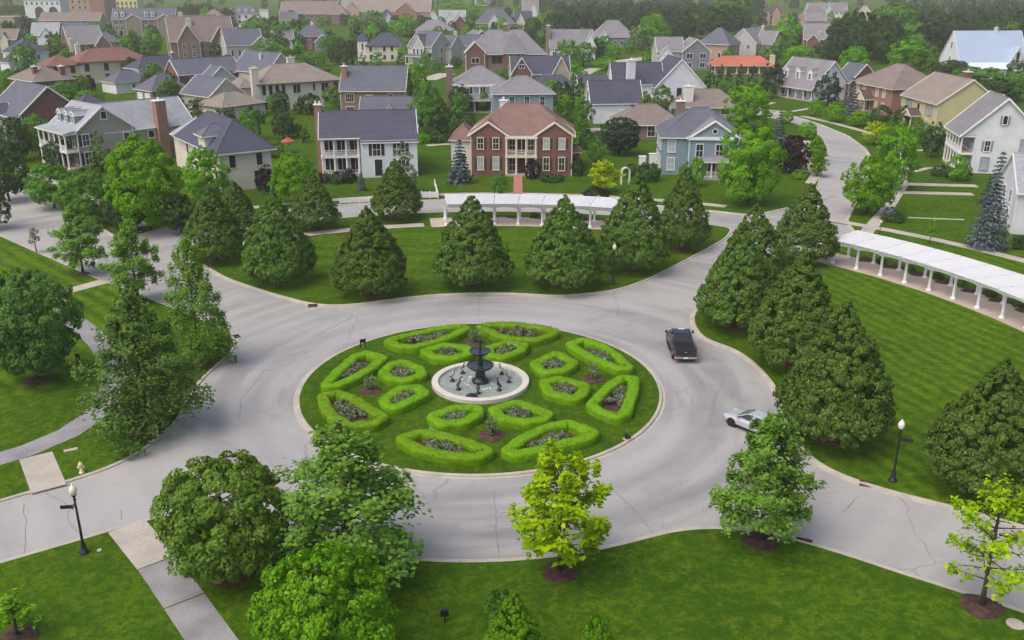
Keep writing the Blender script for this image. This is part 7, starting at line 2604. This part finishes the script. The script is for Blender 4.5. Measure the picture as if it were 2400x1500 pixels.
# backyard trees that fill the gaps between the rows of houses
g = random.Random(5)
feet = []
for h_, sh in HOUSES:
    for b_ in h_.bl:
        for fx in (0.15, 0.5, 0.85):
            for fy in (0.15, 0.5, 0.85):
                lx, ly = b_[0] + b_[2] * fx, b_[1] + b_[3] * fy
                feet.append((h_.o.x + lx * h_.ca - ly * h_.sa, h_.o.y + lx * h_.sa + ly * h_.ca))
feet = np.array(feet)
taken = [(q[2].x, q[2].y) for q in TREES]
made = 0
fill_far = []
for h_, sh in HOUSES:
    c_ = h_.center()
    if c_.y < 150:
        continue
    for k in range(6 if c_.y < 330 else 11):
        for tries in range(14):
            ang = g.choice([R_(60), R_(90), R_(120), R_(20), R_(160)]) + g.uniform(-0.3, 0.3)
            rr = g.uniform(8, 17) if c_.y < 330 else g.uniform(9, 26)
            q = Vector((c_.x + rr * math.cos(ang), c_.y + rr * math.sin(ang), GZ))
            if np.min(np.hypot(feet[:, 0] - q.x, feet[:, 1] - q.y)) < 4.0:
                continue
            if min(math.hypot(a - q.x, b_ - q.y) for a, b_ in taken) < 3.6:
                continue
            if 40 < q.x < 90 and 110 < q.y < 262:
                continue
            top = 7.0
            u0 = 1200 + F_PX * q.x / (q.y * _c + CAM_H * _s)
            kk = F_PX / (q.y * _c + CAM_H * _s)
            hid = False
            for o_, _n in HOUSES:
                for b_ in o_.bl[:2]:
                    lx, ly = b_[0] + b_[2] * 0.5, b_[1]
                    wx, wy = o_.o.x + lx * o_.ca - ly * o_.sa, o_.o.y + lx * o_.sa + ly * o_.ca
                    if wy < q.y:
                        continue
                    hk = F_PX / (wy * _c + (CAM_H - 3) * _s)
                    hu = 1200 + wx * hk
                    hv = ((CAM_H - 3) * _c - wy * _s) * hk
                    tv0 = (CAM_H * _c - q.y * _s) * kk
                    tv1 = ((CAM_H - top) * _c - q.y * _s) * F_PX / (q.y * _c + (CAM_H - top) * _s)
                    if abs(hu - u0) < 4.2 * kk and tv1 - 4 < hv < tv0:
                        hid = True
            if hid:
                continue
            taken.append((q.x, q.y))
            hh = g.uniform(4.0, 7.5)
            if c_.y > 330:
                fill_far.append((q, hh * 1.15))
                break
            lf = g.choice(['dark', 'mid', 'mid', 'light', 'dark'])
            plant('garden_tree', 'oval', lf, q, hh, hh * g.uniform(0.65, 0.95), cat='tree', far=True, group='trees among the houses', auto=KN[lf] + ' tree')
            made += 1
            break
for x0, y0, x1, y1, n in ((590, 55, 700, 130, 16), (700, 95, 800, 130, 7), (930, 60, 1060, 110, 9), (430, 25, 530, 75, 9), (0, 55, 70, 125, 7), (1240, 55, 1290, 125, 6), (1400, 105, 1560, 132, 8), (640, 40, 800, 95, 12), (230, 70, 420, 118, 10), (820, 60, 930, 100, 8), (1090, 60, 1200, 110, 8)):
    for k in range(n):
        q = P(g.uniform(x0, x1), g.uniform(y0, y1))
        if np.min(np.hypot(feet[:, 0] - q.x, feet[:, 1] - q.y)) > 4.5:
            fill_far.append((q, g.uniform(5, 9.5)))
for k in range(330):                                                # the tree line that closes the view
    yy = g.uniform(880, 2300)
    q = Vector((g.uniform(-0.6, 0.6) * yy, yy, GZ))
    if np.min(np.hypot(feet[:, 0] - q.x, feet[:, 1] - q.y)) > 9:
        fill_far.append((q, g.uniform(9, 15)))
mv, mq, nv = {'dark': [], 'mid': [], 'light': []}, {'dark': [], 'mid': [], 'light': []}, {'dark': 0, 'mid': 0, 'light': 0}
for k, (q, hh) in enumerate(fill_far):
    cr = proto('oval', k % 3, 'mass')
    vv = np.zeros(len(cr[0].vertices) * 3, dtype=np.float32)
    cr[0].vertices.foreach_get('co', vv)
    vv = vv.reshape(-1, 3)
    lf = g.choice(['dark', 'dark', 'mid', 'light'])
    a, f = g.uniform(0, 6.28), hh * g.uniform(0.7, 1.05) / (2 * cr[3])
    ca, sa = math.cos(a) * f, math.sin(a) * f
    mv[lf].append(np.stack([vv[:, 0] * ca - vv[:, 1] * sa + q.x, vv[:, 0] * sa + vv[:, 1] * ca + q.y, vv[:, 2] * hh / cr[2] + GZ], 1))
    mq[lf].append(np.arange(len(vv)).reshape(-1, 4) + nv[lf])
    nv[lf] += len(vv)
for lf, wd in (('dark', 'dark green'), ('mid', 'mid green'), ('light', 'light green')):
    link('greenery', np_mesh('greenery', np.concatenate(mv[lf]), np.concatenate(mq[lf]), [LEAF[lf]]), None, kind='stuff', label=wd + ' treetops filling the gaps between the far houses', category='greenery')
print('filler trees', made, len(fill_far), 'tri', sum(len(m_.polygons) * 2 for m_ in bpy.data.meshes))

# labels of the garden trees: what they look like and the house they stand by
cents = [(h_.center(), sh) for h_, sh in HOUSES]
groups = {}
for t, word, p, hh, w in TREES:
    c_, sh = min(cents, key=lambda c: (c[0] - p).length * (0.9 if c[0].y > p.y else 1.0))
    d = p - c_
    if abs(d.x) > abs(d.y) * 0.8:
        rel = 'left of the' if d.x < 0 else 'right of the'
    else:
        rel = 'in front of the' if d.y < 0 else 'behind the'
    groups.setdefault((word, rel, sh), []).append((p, hh, t))
ORD = ['', 'second', 'third', 'fourth', 'fifth', 'sixth', 'seventh']
for (word, rel, sh), L in groups.items():
    if len(L) == 1:
        L[0][2]['label'] = '%s %s %s' % (word, rel, sh)
        continue
    if len(L) == 2 and max(a[1] for a in L) > 1.25 * min(a[1] for a in L):
        a, b_ = sorted(L, key=lambda q: q[1])
        a[2]['label'] = 'shorter %s %s %s' % (word, rel, sh)
        b_[2]['label'] = 'taller %s %s %s' % (word, rel, sh)
        continue
    L.sort(key=lambda q: q[0].x / q[0].y)
    for k, (p, hh, t) in enumerate(L):
        pos = 'leftmost' if k == 0 else ('rightmost' if k == len(L) - 1 else ('middle' if len(L) == 3 else ORD[min(k, 6)] + '-from-left'))
        t['label'] = '%s %s %s %s' % (pos, word, rel, sh)

# ------------------------------------------------------------------ the hazy air
HAZE = True
if HAZE:
    hm, nt, b = base_mat('pale_haze')
    nt.nodes.remove(b)
    pv = nt.nodes.new('ShaderNodeVolumePrincipled')
    pv.inputs['Color'].default_value = (0.97, 0.93, 0.89, 1)
    pv.inputs['Density'].default_value = 0.00022
    pv.inputs['Anisotropy'].default_value = 0.1
    nt.links.new(pv.outputs[0], nt.nodes['Material Output'].inputs['Volume'])
    mb = MB()
    mb.box(-2650, -80, -1.2, 2650, 4250, 33)
    mb.build('haze', hm, None, kind='stuff')
